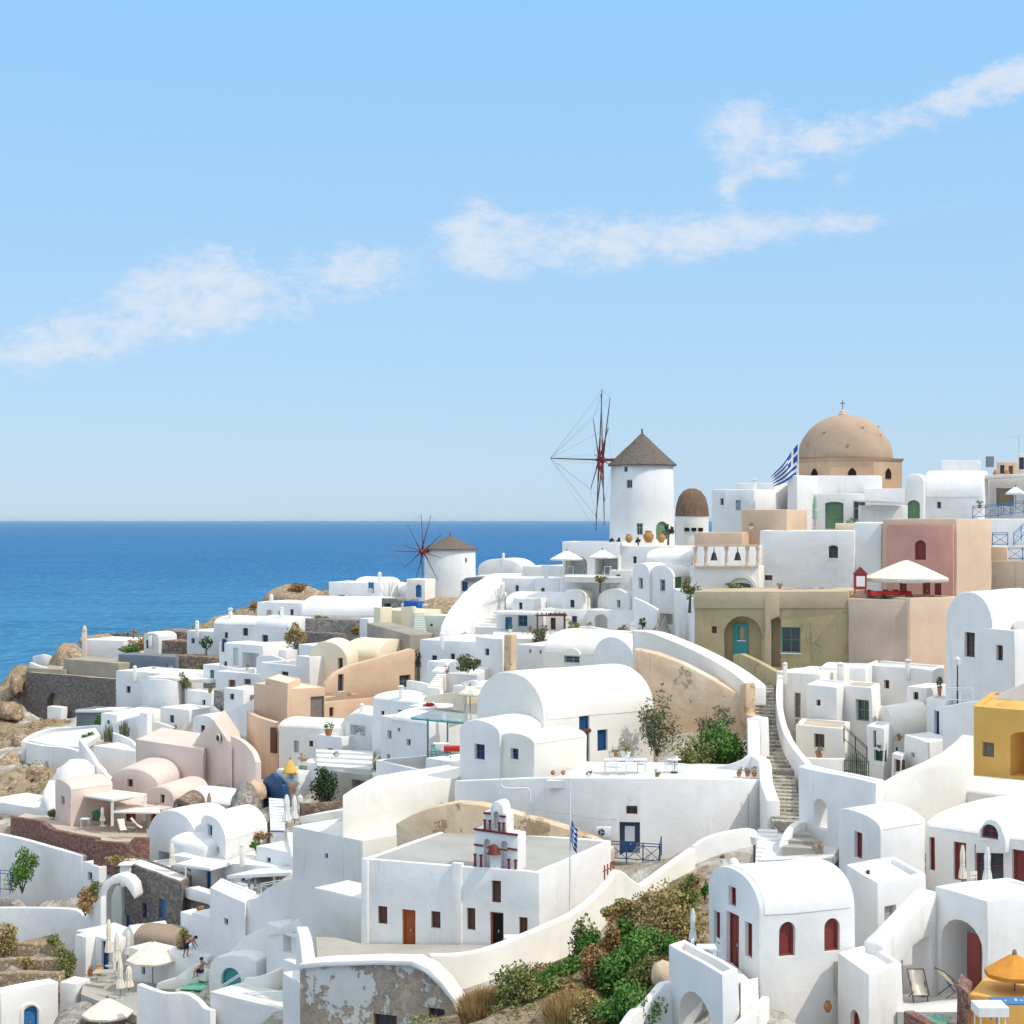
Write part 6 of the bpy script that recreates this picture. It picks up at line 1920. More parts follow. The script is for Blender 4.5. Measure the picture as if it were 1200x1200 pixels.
house('white_house', 'white two-cube house with terraces on the sea edge', 'house', (301, 212), (353, 208), 6, 707, 745, 'flat', para=.3, mat='white', group=GL, roofmat='white_c', wins=[('F', 340, 714, 344, 721, 'w', 'brown_wood')])
house('white_house', 'white sloping house with a blue square window left of the dry orange bush', 'house', (299, 194), (338, 190), 5, 737, 775, 'vaultx', 722, 'white_b', group=GL, wins=[('F', 307, 744, 314, 753, 'w', 'blue')])
house('white_house', 'white cube porch with a shaded alcove below the blue square window', 'house', (279, 184), (308, 181), 5, 757, 800, 'flat', para=.2, mat='white_b', group=GL, roofmat='white_c', wins=[('F', 284, 765, 303, 783, 'o1.5', 'white')])
house('white_house', 'low white block right of the shaded alcove porch', 'house', (306, 184), (336, 182), 4, 762, 800, 'flat', para=.2, mat='white', group=GL, roofmat='white_c', wins=[('F', 309, 769, 315, 776, 'w', 'grey_paint')])
house('white_house', 'narrow white house with a tall pale door at the top of steps', 'house', (257, 187), (281, 184), 4, 755, 800, 'flat', para=.1, mat='white', group=GL, roofmat='white_c', wins=[('F', 273, 759, 280, 780, 'd', 'mint'), ('F', 259, 749, 263, 764, 'd', 'blue')])
house('white_house', 'wide low white terrace house above the round stone wall', 'house', (253, 178), (305, 174), 5, 790, 815, 'flat', para=.25, mat='white', group=GL, roofmat='white_c')
house('stone_terrace', 'grey stone retaining wall under the wide low white terrace house', 'wall', (250, 171), (300, 166), 3, 815, 840, 'flat', para=0, mat='grey_stone')
house('white_house', 'pale low roof with dark slots between the grey stone wall and peach wing', 'house', (305, 170), (350, 166), 5, 780, 820, 'flat', para=.25, mat='white_b', group=GL, roofmat='grey_roof', wins=[('F', 330, 787, 338, 793, 'w', 'brown_wood')])
wall('retaining_wall', 'white sloping wall running from the grey stone wall to the pink oculus house', 'wall', [(252, 164, 838), (270, 162, 832), (290, 159, 823), (305, 157, 812)], 'white_b', .5, 5, ctl=4)
lump('brown_hill', 'brown rubble knoll behind the long white roof', 'hill', 345, 706, 226, 76, 22, 'tan_rubble', dep=6, seed=13)
bush('round_bush', 'dark round bush on the brown knoll beside the sea', 346, 692, 222, 24, 12, 'leaf_rust', 420, .3, 103, depth=1.6)
bush('low_shrub', 'yellow-green scrub line on the roof edge left of the blue door', 413, 690, 224, 34, 10, 'leaf_olive', 300, .28, 104)
bush('low_shrub', 'brown round shrub at the seaward end of the two-cube house', 298, 716, 218, 14, 12, 'leaf_rust', 220, .28, 105)
# ================================================================== far left: point with stone walls
house('dark_stone_house', 'dark lava-stone house wall with one arched opening on the cliff edge', 'house', (30, 214), (135, 204), 8, 796, 848, 'flat', para=.1, mat='dark_stone', skirt=6, roofmat='pave_tan', wins=[('F', 55, 812, 71, 836, 'o1.5', 'dark', 1)], bevel=.05)
house('tan_wall', 'flat tan rendered wall above the dark lava-stone house', 'wall', (74, 212), (139, 205.5), 4, 777, 805, 'flat', para=0, mat='tan_wall')
house('tan_wall', 'lower tan rendered wall at the cliff corner', 'wall', (31, 215), (76, 211), 4, 785, 800, 'flat', para=0, mat='tan_wall')
house('white_box', 'small white parapet box under the arched lava-stone opening', 'wall', (55, 209), (72, 207.5), 1.0, 829, 842, 'flat', para=0, mat='white')
wall('parapet_wall', 'thin curved white parapet on top of the cliff corner', 'wall', [(34, 217, 776), (44, 215, 780), (60, 214, 783), (74, 213, 782)], 'white', .5, 1.4)
wall('parapet_wall', 'thin white ledge furthest out on the cliff corner', 'wall', [(38, 222, 769), (50, 221, 767), (60, 221, 769)], 'white', .5, 1.2)
house('slate_wall', 'long slate blue rendered wall with a small white hatch', 'wall', (138, 208), (206, 203), 3, 770, 795, 'flat', para=0, mat='slate_wall', wins=[('F', 196, 779, 203, 787, 's', 'white_paint')])
house('rubble_wall', 'brown rubble wall continuing right of the slate blue wall', 'wall', (205, 204), (258, 200), 3, 771, 795, 'flat', para=0, mat='brown_stone', wins=[('F', 240, 785, 248, 792, 's', 'white_paint')])
house('white_house', 'flat glaring white roof block beside the pink chimney', 'house', (97, 222), (146, 219), 6, 751, 775, 'flat', para=.02, mat='white', group=GL)
chimney('tall pinkish white chimney pillar at the end of the glaring white roof', 99, 733, 772, 218, 5, 'pale_pink')
bush('green_bush', 'bright green bush in front of the glaring white roof', 151, 767, 214, 22, 15, 'leaf_green', 420, .3, 106)
bush('brown_bush', 'rounded brown dry bush behind the bright green bush', 163, 762, 220, 26, 26, 'leaf_rust', 520, .3, 107)
lump('earth_mound', 'reddish earth mound behind the pink chimney', 'mound', 82, 780, 222, 44, 25, 'tan_rubble', dep=4, seed=17)
lump('earth_mound', 'low brown earth bank behind the glaring white roof', 'mound', 118, 752, 232, 50, 9, 'tan_rubble', dep=4, seed=18)
house('white_house', 'tiny white chapel-like house with a bell wall beside the brown bush', 'house', (168, 216), (186, 214), 3, 747, 775, 'vault', 741, 'white', group=GL, wins=[('F', 171, 750, 174, 760, 'd', 'brown_wood')])
chimney('small white bell wall above the tiny chapel-like house', 176, 741, 752, 214.5, 4, kind=1)
house('stone_terrace', 'brown stepped stone terrace, upper of two, left of the tree house', 'wall', (186, 222), (220, 219), 3, 741, 760, 'flat', para=0, mat='brown_stone')
house('stone_terrace', 'brown stepped stone terrace, lower of two, left of the tree house', 'wall', (183, 215), (219, 212), 3, 752, 775, 'flat', para=0, mat='brown_stone')
house('white_house', 'white house with a small tree and a dark door on the point', 'house', (219, 211), (263, 207), 5, 741, 775, 'flat', para=.1, mat='white', group=GL, roofmat='white_c', wins=[('F', 224, 748, 228, 754, 'w', 'blue'), ('F', 257, 749, 262, 764, 'd', 'blue')])
small_tree('young_tree', 'small dark tree growing in front of the white house on the point', 242, 768, 204, 18, 24, 16, 'leaf_dark', 320, .3, 108)
house('white_house', 'white house with slanted end wall and a curved terrace below the slate wall', 'house', (136, 198), (216, 192), 6, 791, 835, 'flat', para=.2, mat='white_b', group=GL, roofmat='pave_white', wins=[('F', 178, 815, 182, 819, 'w', 'grey_paint')])
wall('curved_wall', 'white curved terrace wall right of the slanted end wall house', 'wall', [(166, 192, 797), (180, 190, 796), (198, 189, 797), (212, 190, 800), (216, 193, 802)], 'white_b', .4, 5, ctl=4)
slab('canopy_slab', 'thin flat cream canopy slab over the curved terrace', 'canopy', (170, 191), (246, 188), [(172, 796), (172, 793), (245, 797), (245, 801)], 3.5, 'white_c', bevel=.03)
bush('low_shrub', 'green shrub hanging over the curved terrace corner', 215, 806, 187, 14, 16, 'leaf_olive', 240, .26, 109)
house('white_house', 'small white cluster house with an arched doorway beside the hanging shrub', 'house', (219, 186), (248, 183), 4, 812, 845, 'flat', para=.2, mat='white', group=GL, roofmat='white_c', wins=[('F', 226, 829, 231, 842, 'd', 'grey_paint', .8)])
house('white_house', 'white stepped block on the path between the curved terrace and the pink oculus house', 'house', (188, 182), (222, 179), 4, 832, 860, 'flat', para=.2, mat='white_b', group=GL, roofmat='white_c')
house('white_house', 'white long low roof above the snaking wall', 'house', (135, 186), (180, 183), 4, 836, 860, 'flat', para=.15, mat='white', group=GL, roofmat='white_c')
house('dark_shed', 'low grey shed with a white flat roof under the lava-stone house', 'shed', (89, 194), (131, 191), 3, 834, 850, 'flat', para=0, mat='slate_wall')
slab('shed_roof', 'white flat roof slab of the low grey shed', 'roof', (88, 193.5), (132, 190.4), [(88, 835), (88, 832), (132, 832), (132, 835)], 3.6, 'white', bevel=.02)
wall('snake_wall', 'white snaking path wall crossing the tan cliff foot', 'wall', [(30, 182, 869), (42, 184, 860), (60, 185, 854), (86, 184, 852), (110, 182, 850), (130, 178, 848), (150, 174, 842), (172, 170, 836)], 'white', .6, 3, ctl=2.6)
wall('snake_wall', 'lower white path wall curling under the first snaking wall', 'wall', [(30, 180, 870), (52, 176, 874), (75, 172, 876), (95, 168, 882), (108, 164, 893), (118, 160, 903)], 'white', .6, 2.2, ctl=2.4)
terrace('white_path', [(34, 868, 182), (60, 858, 184), (112, 853, 181), (118, 862, 174), (95, 876, 171), (60, 873, 176)], 'pave_white')
bush('low_shrub', 'green scrub beside the turquoise pool on the snaking path', 106, 866, 176, 20, 10, 'leaf_green', 300, .25, 110)
w = G().prism([W(73, 868, 177), W(94, 865, 178), W(96, 860, 182), (W(78, 863, 182))], (0, 0, .05)).build('pool_water', 'pool', None, loc=W(85, 865, 179))
w['kind'] = 'structure'
house('white_house', 'white plant terrace with cactus spikes on the path', 'house', (110, 168), (158, 164), 4, 880, 905, 'flat', para=.2, mat='white', group=GL, roofmat='white_c')
tuft('agave', 'spiky grey agave on the path left of the plant terrace', 128, 868, 172, 14, 26, 'leaf_grey', 60, 111, 'agave', width=.07)
tuft('agave', 'spiky grey agave on the path beside the pink oculus house', 146, 862, 172, 14, 22, 'leaf_grey', 60, 112, 'agave', width=.07)
lump('white_mound', 'white rounded whitewashed rock mound with tiny dark holes, upper', 'mound', 92, 925, 158, 58, 38, 'white', dep=3.5, seed=21, rough=.22)
lump('white_mound', 'white rounded whitewashed rock mound, lower step by the pink gable', 'mound', 66, 945, 152, 34, 30, 'white_b', dep=2.5, seed=22, rough=.22)
wall('stair_parapet', 'white diagonal stair parapet descending past the whitewashed mounds', 'wall', [(92, 165, 866), (104, 160, 882), (116, 156, 900), (128, 153, 912)], 'white', .4, 2)
house('white_house', 'white flat roof house below the tan cliff at the picture edge', 'house', (-20, 158), (60, 152), 5, 950, 975, 'flat', para=.05, mat='white', group=GL, roofmat='white')
house('rubble_wall', 'brown rubble wall under the flat roof at the picture edge', 'wall', (-20, 155), (26, 152), 1.5, 962, 985, 'flat', para=0, mat='brown_stone')
# ================================================================== left middle: pink houses
GPK = 'pale pink houses on the left slope'
house('pink_oculus_house', 'pale pink barrel house with a round dark oculus and a big shaded side wall', 'house', (229, 146), (272, 141.5), (284, 149), 876, 915, 'gable', 843, 'pale_pink', group=GPK, bevel=.15)
house('pink_side_house', 'big blank shaded pale pink side wall with a sloping roof left of the oculus', 'house', (159, 150), (238, 143.6), (266, 152), 878, 925, 'flat', para=.05, mat='pale_pink', group=GPK, roofmat='pale_pink', skirt=6)
def oculus():
 c = W(257, 865, 142.9)
 root = thing('oculus_window', 'round dark porthole window high in the pink gable', 'window', c)
 n = Face(P2(229, 146), P2(272, 141.5)).n
 N3 = Vector((n.x, n.y, 0))
 G().tube(c + N3 * .12, c - N3 * .3, .30, .30, 24).build('pane', 'glass', root)
 t = G()
 for i in range(24):
  a, b = 6.2832 * i / 24, 6.2832 * (i + 1) / 24
  ax_ = Vector((-n.y, n.x, 0))
  f = lambda q: c + N3 * .14 + ax_ * .34 * math.cos(q) + Vector((0, 0, .34 * math.sin(q)))
  t.tube(f(a), f(b), .05, None, 6)
 t.build('rim', 'cloth_cream', root)
oculus()
wall('parapet_wall', 'pale pink parapet curling down right of the oculus gable', 'wall', [(270, 142, 862), (282, 141, 868), (294, 139, 880), (299, 137, 893)], 'pale_pink', .5, 4, ctl=3)
house('pink_gable_house', 'pale pink house with a slim rounded gable and slit window nearest the cliff', 'house', (65, 138.5), (83, 134.5), (132, 137.5), 926, 968, 'vault', 915, 'pale_pink', group=GPK, wins=[('F', 72, 933, 76, 943, 'w', 'brown_wood')])
house('pink_gable_house', 'pale pink house with a wide low gable and square dark red window', 'house', (128, 142), (187, 139.5), (215, 146), 926, 960, 'vault', 901, 'pale_pink', group=GPK, wins=[('F', 149.5, 913, 156, 922, 'w', 'red_paint'), ('F', 147, 931, 159, 947, 'd', 'red_paint')])
house('pink_gable_house', 'pale pink house with a rounded gable lobe and slim dark window', 'house', (172, 136.5), (205, 134.5), (245, 140), 939, 972, 'vault', 922, 'pale_pink', group=GPK, wins=[('F', 188, 931, 193, 941, 'w', 'brown_wood')])
house('pink_gable_house', 'pale pink lower porch with dark red doors under the pergola slab', 'house', (131, 136.5), (176, 135), 4, 945, 975, 'flat', para=.05, mat='pale_pink', group=GPK, roofmat='pale_pink', wins=[('F', 147, 950, 159, 963, 'd', 'red_paint'), ('F', 177, 951, 183, 970, 'd', 'red_paint')][:1])
house('pink_gable_house', 'pale pink plain wing right of the lobe gable with a dark red door', 'house', (172, 134.3), (190, 133.5), 3, 948, 975, 'flat', para=0, mat='pale_pink', group=GPK, wins=[('F', 177, 951, 183, 970, 'd', 'red_paint')])
def pergola_slab():
 root = thing('pergola', 'thin sloping cream pergola roof on slim posts over the pink terrace', 'pergola', W(130, 968, 132))
 P = [W(92, 931, 136.5), W(132, 937, 130), W(172, 930, 133.5), W(130, 925, 139.5)]
 G().prism(P, (0, 0, -.15)).build('roof', 'white_c', root)
 for px, t_, f_, d in ((131.5, 937, 968, 130.2), (120, 950, 967, 131.5), (170, 931, 962, 133.4)):
  G().box((W(px, t_, d) + W(px, f_, d)) / 2, .18, .18, W(px, t_, d).z - W(px, f_, d).z).build('post', 'white_c', root)
 P = [W(132, 951, 131), W(188, 952, 131), W(186, 946, 134), W(140, 944, 134)]
 G().prism(P, (0, 0, -.12)).build('lower_roof', 'white_c', root)
pergola_slab()
terrace('pink_terrace', [(14, 960, 139), (62, 976, 130), (112, 986, 126), (172, 986, 127), (190, 972, 134), (80, 962, 138), (30, 953, 143)], 'pave_tan', .5)
wall('red_stone_wall', 'dark red stone terrace wall, seaward half, below the pink houses', 'wall', [(12, 138, 957), (46, 131.5, 962), (60, 129, 972), (88, 126.5, 978), (112, 124.5, 982)], 'red_stone', .5, 2.2, ctl=2.4, smooth=False)
wall('red_stone_wall', 'dark red stone terrace wall, inland half, below the pink houses', 'wall', [(109, 123, 985), (150, 121.5, 989), (156, 121.5, 982), (174, 121.5, 982)], 'red_stone', .5, 2.4, ctl=2.4, smooth=False)
house('green_cabinet', 'small dark green cabinet under the cream pergola roof', 'cabinet', (108, 133), (118, 132.7), .5, 951, 961, 'flat', para=0, mat='dark_green', skirt=.1, ctl=False, bevel=.02)
GSL = 'sun loungers on the pink terrace'
for k, (px, py, d, lab) in enumerate([(143, 976, 128, 'pale sun lounger nearest the pergola post on the pink terrace'), (160, 974, 128.5, 'pale sun lounger by the dark red door on the pink terrace')]):
 deckchair(lab, px, py, d, .5 + k, group=GSL)
# ---- stone rooms with blue doors and the long white roof
house('white_house', 'long white roofed house above the stone room with a blue door', 'house', (208, 137), (279, 133), 5, 950, 975, 'vaultx', 926, 'white', group=GL)
house('stone_room', 'little round-topped stone room with a bright blue door', 'house', (203, 130.5), (223, 128.5), (240, 133), 950, 972, 'vault', 937, 'brown_stone', wins=[('F', 208, 943, 218, 965, 'd', 'sky_blue')])
slab('blue_cloth', 'bright blue cloth panel leaning beside the little stone room', 'cloth', (224, 128.5), (244, 128), [(227, 966), (232, 955), (241, 959), (236, 972)], .3, 'cloth_blue', bevel=.02)
house('rubble_wall', 'brown rubble wall under the long white roof', 'wall', (228, 131), (282, 128), 1.5, 951, 972, 'flat', para=0, mat='brown_stone')
closed_parasol('closed beige parasol against the long white roof', 245, 929, 962, 127, 7, 'cloth_tan')
closed_parasol('closed beige parasol on the blue-white house balcony', 201.5, 988, 1024, 117, 8, 'cloth_cream')
lump('rock_outcrop', 'grey-brown rock outcrop left of the blue banded steps', 'rock', 288, 950, 131, 36, 27, 'grey_stone', dep=2.5, seed=23, rough=.3)
lump('rock_outcrop', 'tan boulder in front of the rock outcrop by the blue panel', 'rock', 300, 930, 134, 26, 16, 'beige_stone', dep=1.5, seed=24, rough=.25)
lump('rock_outcrop', 'stone slope between the white barrel roof and the blue banded steps', 'rock', 300, 972, 124, 40, 20, 'grey_stone', dep=2.5, seed=25, rough=.25)
house('blue_panel_wall', 'bright blue sloping panel wall above the blue banded steps', 'wall', (308, 135), (331, 132.5), .5, 920, 945, 'gable', 906, 'blue')
stairs('blue_stairs', 'steps with blue painted risers climbing beside the closed white parasol', (317, 975, 120), (334, 974, 119.8), (315, 936, 131), (332, 936, 130.6), 11, 'white_b', riser='sky_blue')
closed_parasol('closed white parasol beside the blue banded steps, left of two', 336, 931, 974, 119, 10, 'cloth_white')
closed_parasol('closed grey-white parasol beside the blue banded steps, right of two', 345, 932, 970, 119.5, 8, 'cloth_white')
pot_plant('pot with orange flowers beyond the two closed parasols', 344, 930, 127, 12, 14, 'leaf_rust', flower='cloth_orange' if False else 'flower_red', seed=113)
parasol('small yellow parasol half folded above the blue panel', 340, 889, 904, 133, 18, 912, 'cloth_yellow')
house('white_house', 'blue-shaded white wall below the small yellow parasol', 'house', (324, 134.5), (350, 132.5), 3, 905, 940, 'flat', para=0, mat='white', group=GL, bevel=.15)
pot_plant('reddish potted shrub above the pale green cabinet', 356, 896, 134, 14, 14, 'leaf_rust', seed=114)
house('white_house', 'narrow white house with a pale green upper panel right of the yellow parasol', 'house', (348, 134), (372, 133), 4, 894, 945, 'flat', para=.1, mat='white_b', group=GL, roofmat='white_c', wins=[('F', 350, 897, 360, 908, 's', 'pale_green'), ('F', 354, 918, 359, 932, 'd', 'grey_paint')])
bush('olive_bush', 'dense dark olive bush in the courtyard corner', 379, 943, 127, 32, 44, 'leaf_dark', 1100, .24, 115, lumps=14)
bush('olive_bush', 'dry brown hedge strip at the foot of the dense dark olive bush', 388, 950, 124, 42, 14, 'leaf_rust', 600, .2, 116)
wall('rubble_planter', 'low rubble planter wall under the dark olive bush', 'wall', [(352, 123, 942), (375, 122.5, 941), (402, 121.5, 939)], 'brown_stone', .5, 1.2, ctl=1)
slab('white_awning', 'white flat awning roof over a shaded cafe bar', 'awning', (350, 120), (403, 117.5), [(351, 964), (351, 957), (402, 949), (402, 961)], 4, 'white_c', bevel=.04)
house('white_house', 'white counter wall under the flat white awning', 'house', (352, 120.5), (403, 118.5), 3, 965, 985, 'flat', para=.1, mat='white_b', wins=[('F', 354, 967, 368, 977, 'o1', 'dark'), ('F', 378, 966, 392, 974, 'o1', 'dark')])
# grey stepped terraces right of the olive bush
stairs('terrace_steps', 'broad pale grey steps below the curved white wall', (372, 908, 131), (435, 904, 129), (370, 884, 137), (438, 880, 136), 4, 'pave_white')
house('grey_shed', 'grey slatted shed under the broad pale steps', 'shed', (388, 130), (432, 127.5), 4, 908, 945, 'flat', para=0, mat='pave_grey', wins=[('F', 412, 914, 427, 930, 'o1.2', 'dark')])
house('white_house', 'white cube with a small slot right of the yellow parasol', 'house', (372, 140), (401, 138), 4, 864, 900, 'flat', para=.15, mat='white', group=GL, roofmat='white_c', wins=[('F', 384, 877, 391, 880.5, 'w', 'brown_wood')])
house('white_house', 'white rounded barrel house with a plant niche below the peach garage', 'house', (400, 140), (448, 136.5), (460, 142), 862, 905, 'vault', 836, 'white', group=GL, wins=[('F', 410, 850, 428, 862, 'o.8', 'white')])
house('white_house', 'long white sloping house front under the peach garage', 'house', (326, 142), (402, 139.5), 4, 856, 900, 'vaultx', 842, 'white_c', group=GL)
pot_plant('bright green shrub pot against the white barrel house', 385, 862, 137.5, 12, 18, 'leaf_green', seed=117)
bush('low_shrub', 'yellow-green shrub pot beside the tall narrow door house', 442, 902, 127, 12, 14, 'leaf_olive', 240, .2, 118)
house('white_house', 'tall narrow white house with two pale grey doors', 'house', (446, 128), (468, 126), 4, 842, 915, 'flat', para=.05, mat='white', group=GL, wins=[('F', 453, 884, 457, 908, 'd', 'grey_paint'), ('F', 462, 890, 466, 910, 'd', 'grey_paint')], bevel=.15)
house('white_house', 'round-shouldered white house left of the teal pergola', 'house', (458, 126), (503, 122.5), 5, 850, 915, 'vaultx', 832, 'white_b', group=GL, bevel=.15)
house('white_house', 'white roof house stepping up behind the round-shouldered house', 'house', (436, 136), (492, 132), 5, 826, 870, 'vaultx', 812, 'white', group=GL)
house('white_house', 'white low cafe roof house with red flowers on its edge', 'house', (478, 131), (520, 129), 4, 830, 870, 'flat', para=.2, mat='white', group=GL, roofmat='pave_white')
bush('flower_bed', 'bed of red flowers on the white cafe roof edge', 504, 829, 128.5, 18, 7, 'flower_red', 200, .16, 119)
bush('flower_bed', 'pink oleander patch behind the teal pergola', 503, 841, 126.5, 16, 9, 'flower_pink', 160, .16, 120)
parasol('flat cream parasol above the teal pergola', 551, 803, 813, 121, 30, 838, 'cloth_cream', sides=4)
slab('cream_canopy', 'long cream canvas canopy left of the flat cream parasol', 'canopy', (494, 126), (548, 123), [(495, 822), (498, 816), (546, 809), (548, 816), (546, 826)], 2.5, 'cream', bevel=.04)
def glass_pergola():
 root = thing('glass_pergola', 'teal framed glass pergola over a restaurant terrace', 'pergola', W(515, 900, 112))
 zf = Z(905, 112)
 A, B = W(482, 842, 116), W(548, 848, 112)
 dep = Vector((1.2, 4.0, 0))
 for p in (A.lerp(B, .3), B):
  for o in (Vector(), dep):
   q = p + o
   G().box((q.x, q.y, (q.z + zf) / 2 - 1), .12, .12, q.z - zf + 2).build('post', 'turquoise', root)
 fr = G()
 for t in (0, .25, .5, .75, 1):
  p = A.lerp(B, t)
  fr.tube(p, p + dep, .06, None, 6)
 for s in (0, .5, 1):
  fr.tube(A + dep * s, B + dep * s, .07, None, 6)
 fr.build('roof_frame', 'turquoise', root)
 g = G().prism([A + Vector((0, 0, .08)), B + Vector((0, 0, .08)), B + dep + Vector((0, 0, .08)), A + dep + Vector((0, 0, .08))], (0, 0, .02))
 g.build('roof_glass', 'roof_glass', root)
glass_pergola()
railing('teal_gate', 'teal slatted gate below the glass pergola', [(506, 908), (528, 911)], [107.5, 106.5], 1.35, 'turquoise', cat='gate', cross=True, bays=3, post=.04)
table('white clothed restaurant table under the teal glass pergola', 517, 884, 112.5, 1.0, .8, .74, cloth='cloth_white')
table('second clothed table nearer the blue window annex', 530, 888, 111, 1.0, .8, .74, cloth='cloth_red')
chair('teal restaurant chair left of the clothed tables', 511, 888, 111.8, .9, 'turquoise', 'turquoise')
chair('teal restaurant chair right of the clothed tables', 523, 890, 111, -.9, 'turquoise', 'turquoise')
terrace('restaurant_floor', [(500, 905, 108), (540, 908, 105), (546, 880, 118), (500, 878, 120)], 'pave_grey')
house('white_house', 'white blank wall below the teal gate joining the tall block', 'house', (498, 106), (542, 103), 4, 896, 925, 'flat', para=.1, mat='white', group=GL)
house('white_house', 'white wide stair-wall house under the tall narrow door house', 'house', (440, 118), (500, 112), 5, 905, 930, 'flat', para=.1, mat='white_b', group=GL, roofmat='grey_roof')
# ================================================================== lower left: blue and white houses, pool, cafe
GLL = 'blue and white houses at the lower left'
house('white_house', 'white tall lobe wall with a small roof hatch left of the blue-white gable', 'house', (171, 125), (234, 121), 4, 1010, 1040, 'vault', 949, 'white', group=GLL, wins=[('F', 186, 998, 199, 1014, 'o1.0', 'white')])
house('gable_house', 'white house with blue-framed windows and a flower box in its tall gable', 'house', (234, 122), (264, 116.5), (313, 121), 985, 1055, 'vault', 957, 'white', group=GLL, wins=[
 ('F', 243.5, 966, 249, 982, 'w', 'sky_blue'), ('F', 244, 990, 250, 1005, 's', 'sky_blue'), ('F', 253.5, 992, 257, 1000, 'w', 'sky_blue'), ('F', 257, 1021, 262, 1043, 'd', 'sky_blue')])
house('white_house', 'white sloping shed roof house between the lobe wall and the tall gable', 'house', (198, 121), (240, 117.5), 4, 1000, 1050, 'vaultx', 978, 'white', group=GLL)
slab('canopy_slab', 'thin white porch canopy over the blue door', 'canopy', (203, 115.5), (248, 113.8), [(205, 1015), (205, 1012), (246, 1017), (247, 1020.5)], 2.6, 'white', bevel=.02)
house('white_house', 'blue-shaded white porch wall with a bright blue door under the thin canopy', 'house', (200, 118.5), (249, 116), 3, 1010, 1055, 'flat', para=0, mat='white', group=GLL, wins=[('F', 241, 1021, 247, 1046, 'd', 'sky_blue')])
G().tube(W(217.5, 1016, 114.6), W(217.5, 1042, 114.6), .05).build('porch_post', 'white_paint', None, loc=W(217.5, 1042, 114.6))
tag(bpy.data.objects['porch_post'], 'slim white post holding up the thin porch canopy', 'post')
pot_plant('hanging flower box under the gable window with the blue shutter', 243, 1003, 119.3, 10, 10, 'leaf_rust', 'terracotta', 121, flower='flower_red')
house('white_house', 'broad white barrel house with sloping roof right of the tall gable', 'house', (264, 116), (332, 114), 5, 1018, 1055, 'vaultx', 1003, 'white', group=GLL)
house('white_house', 'white low house at the foot of the blue banded steps', 'house', (300, 116), (345, 113.5), 5, 1000, 1040, 'flat', para=.2, mat='white_b', group=GLL, roofmat='white_c')
bush('planter_shrubs', 'row of reddish potted shrubs behind the white barrel roof', 290, 985, 119.5, 44, 13, 'leaf_rust', 620, .2, 122, depth=.8)
slab('flat_awning', 'flat pale awning slab above a shaded terrace at the foot of the barrel house', 'awning', (262, 113), (345, 109), [(266, 1030), (266, 1026), (340, 1022), (344, 1026)], 3.0, 'white', bevel=.02)
closed_parasol('closed dark grey parasol on the shaded terrace, left of two', 292, 1031, 1054, 110.5, 5, 'slate_wall')
closed_parasol('closed dark grey parasol on the shaded terrace, right of two', 299, 1030, 1054, 110, 5, 'slate_wall')
terrace('shaded_terrace', [(255, 1056, 111), (345, 1054, 106), (345, 1036, 112), (265, 1040, 117)], 'pave_white')
railing('white_railing', 'short white railing on the shaded terrace', [(306, 1052), (328, 1048)], [107.5, 107], .9, 'white_paint')
# dark stone facades
house('stone_facade', 'dark stone house front with bright blue shutters beside the white arch', 'house', (138, 121), (213, 113), (225, 115.5), 1035, 1095, 'flat', para=.1, roofmat='pave_white', mat='dark_stone', group=GLL, bevel=.05, wins=[
 ('F', 186, 1054, 194, 1077, 's', 'sky_blue'), ('F', 167, 1059, 172, 1076, 's', 'blue'), ('F', 143.5, 1072, 152, 1095, 'd', 'blue')])
house('stone_facade', 'dark stone gable end with a white coping under the blue door porch', 'house', (212, 115), (256, 111), (275, 114), 1062, 1100, 'flat', para=0, mat='dark_stone', group=GLL, bevel=.05, wins=[('F', 229, 1058, 240, 1072, 'w', 'brown_wood')][:0])
slab('stone_gable', 'dark stone slanted wall with white coping right of the blue shutters', 'wall', (178, 117.5), (256, 110.8), [(179, 1070), (179, 1022), (200, 1027), (212, 1062), (213, 1040), (222, 1040), (256, 1050), (256, 1075)], .8, 'dark_stone', bevel=.04)
wall('white_coping', 'white sloping coping along the slanted dark stone wall', 'wall', [(213, 114, 1042), (222, 113, 1040), (238, 112, 1045), (256, 110.5, 1051)], 'white', .8, .5, smooth=False)
house('white_house', 'small white room with a pale sign beside the dark stone front', 'house', (160, 121), (181, 119), 4, 1018, 1050, 'flat', para=.15, mat='white', group=GLL, wins=[('F', 169, 1024, 173, 1037, 's', 'cloth_blue')])
house('white_box', 'small white utility box against the slanted dark stone wall', 'box', (211, 109.5), (227, 108.5), 1.2, 1072, 1090, 'flat', para=0, mat='white')
bush('low_shrub', 'dark flowering shrub on the sill of the slanted dark stone wall', 235, 1076, 109.5, 12, 14, 'leaf_rust', 260, .16, 123)
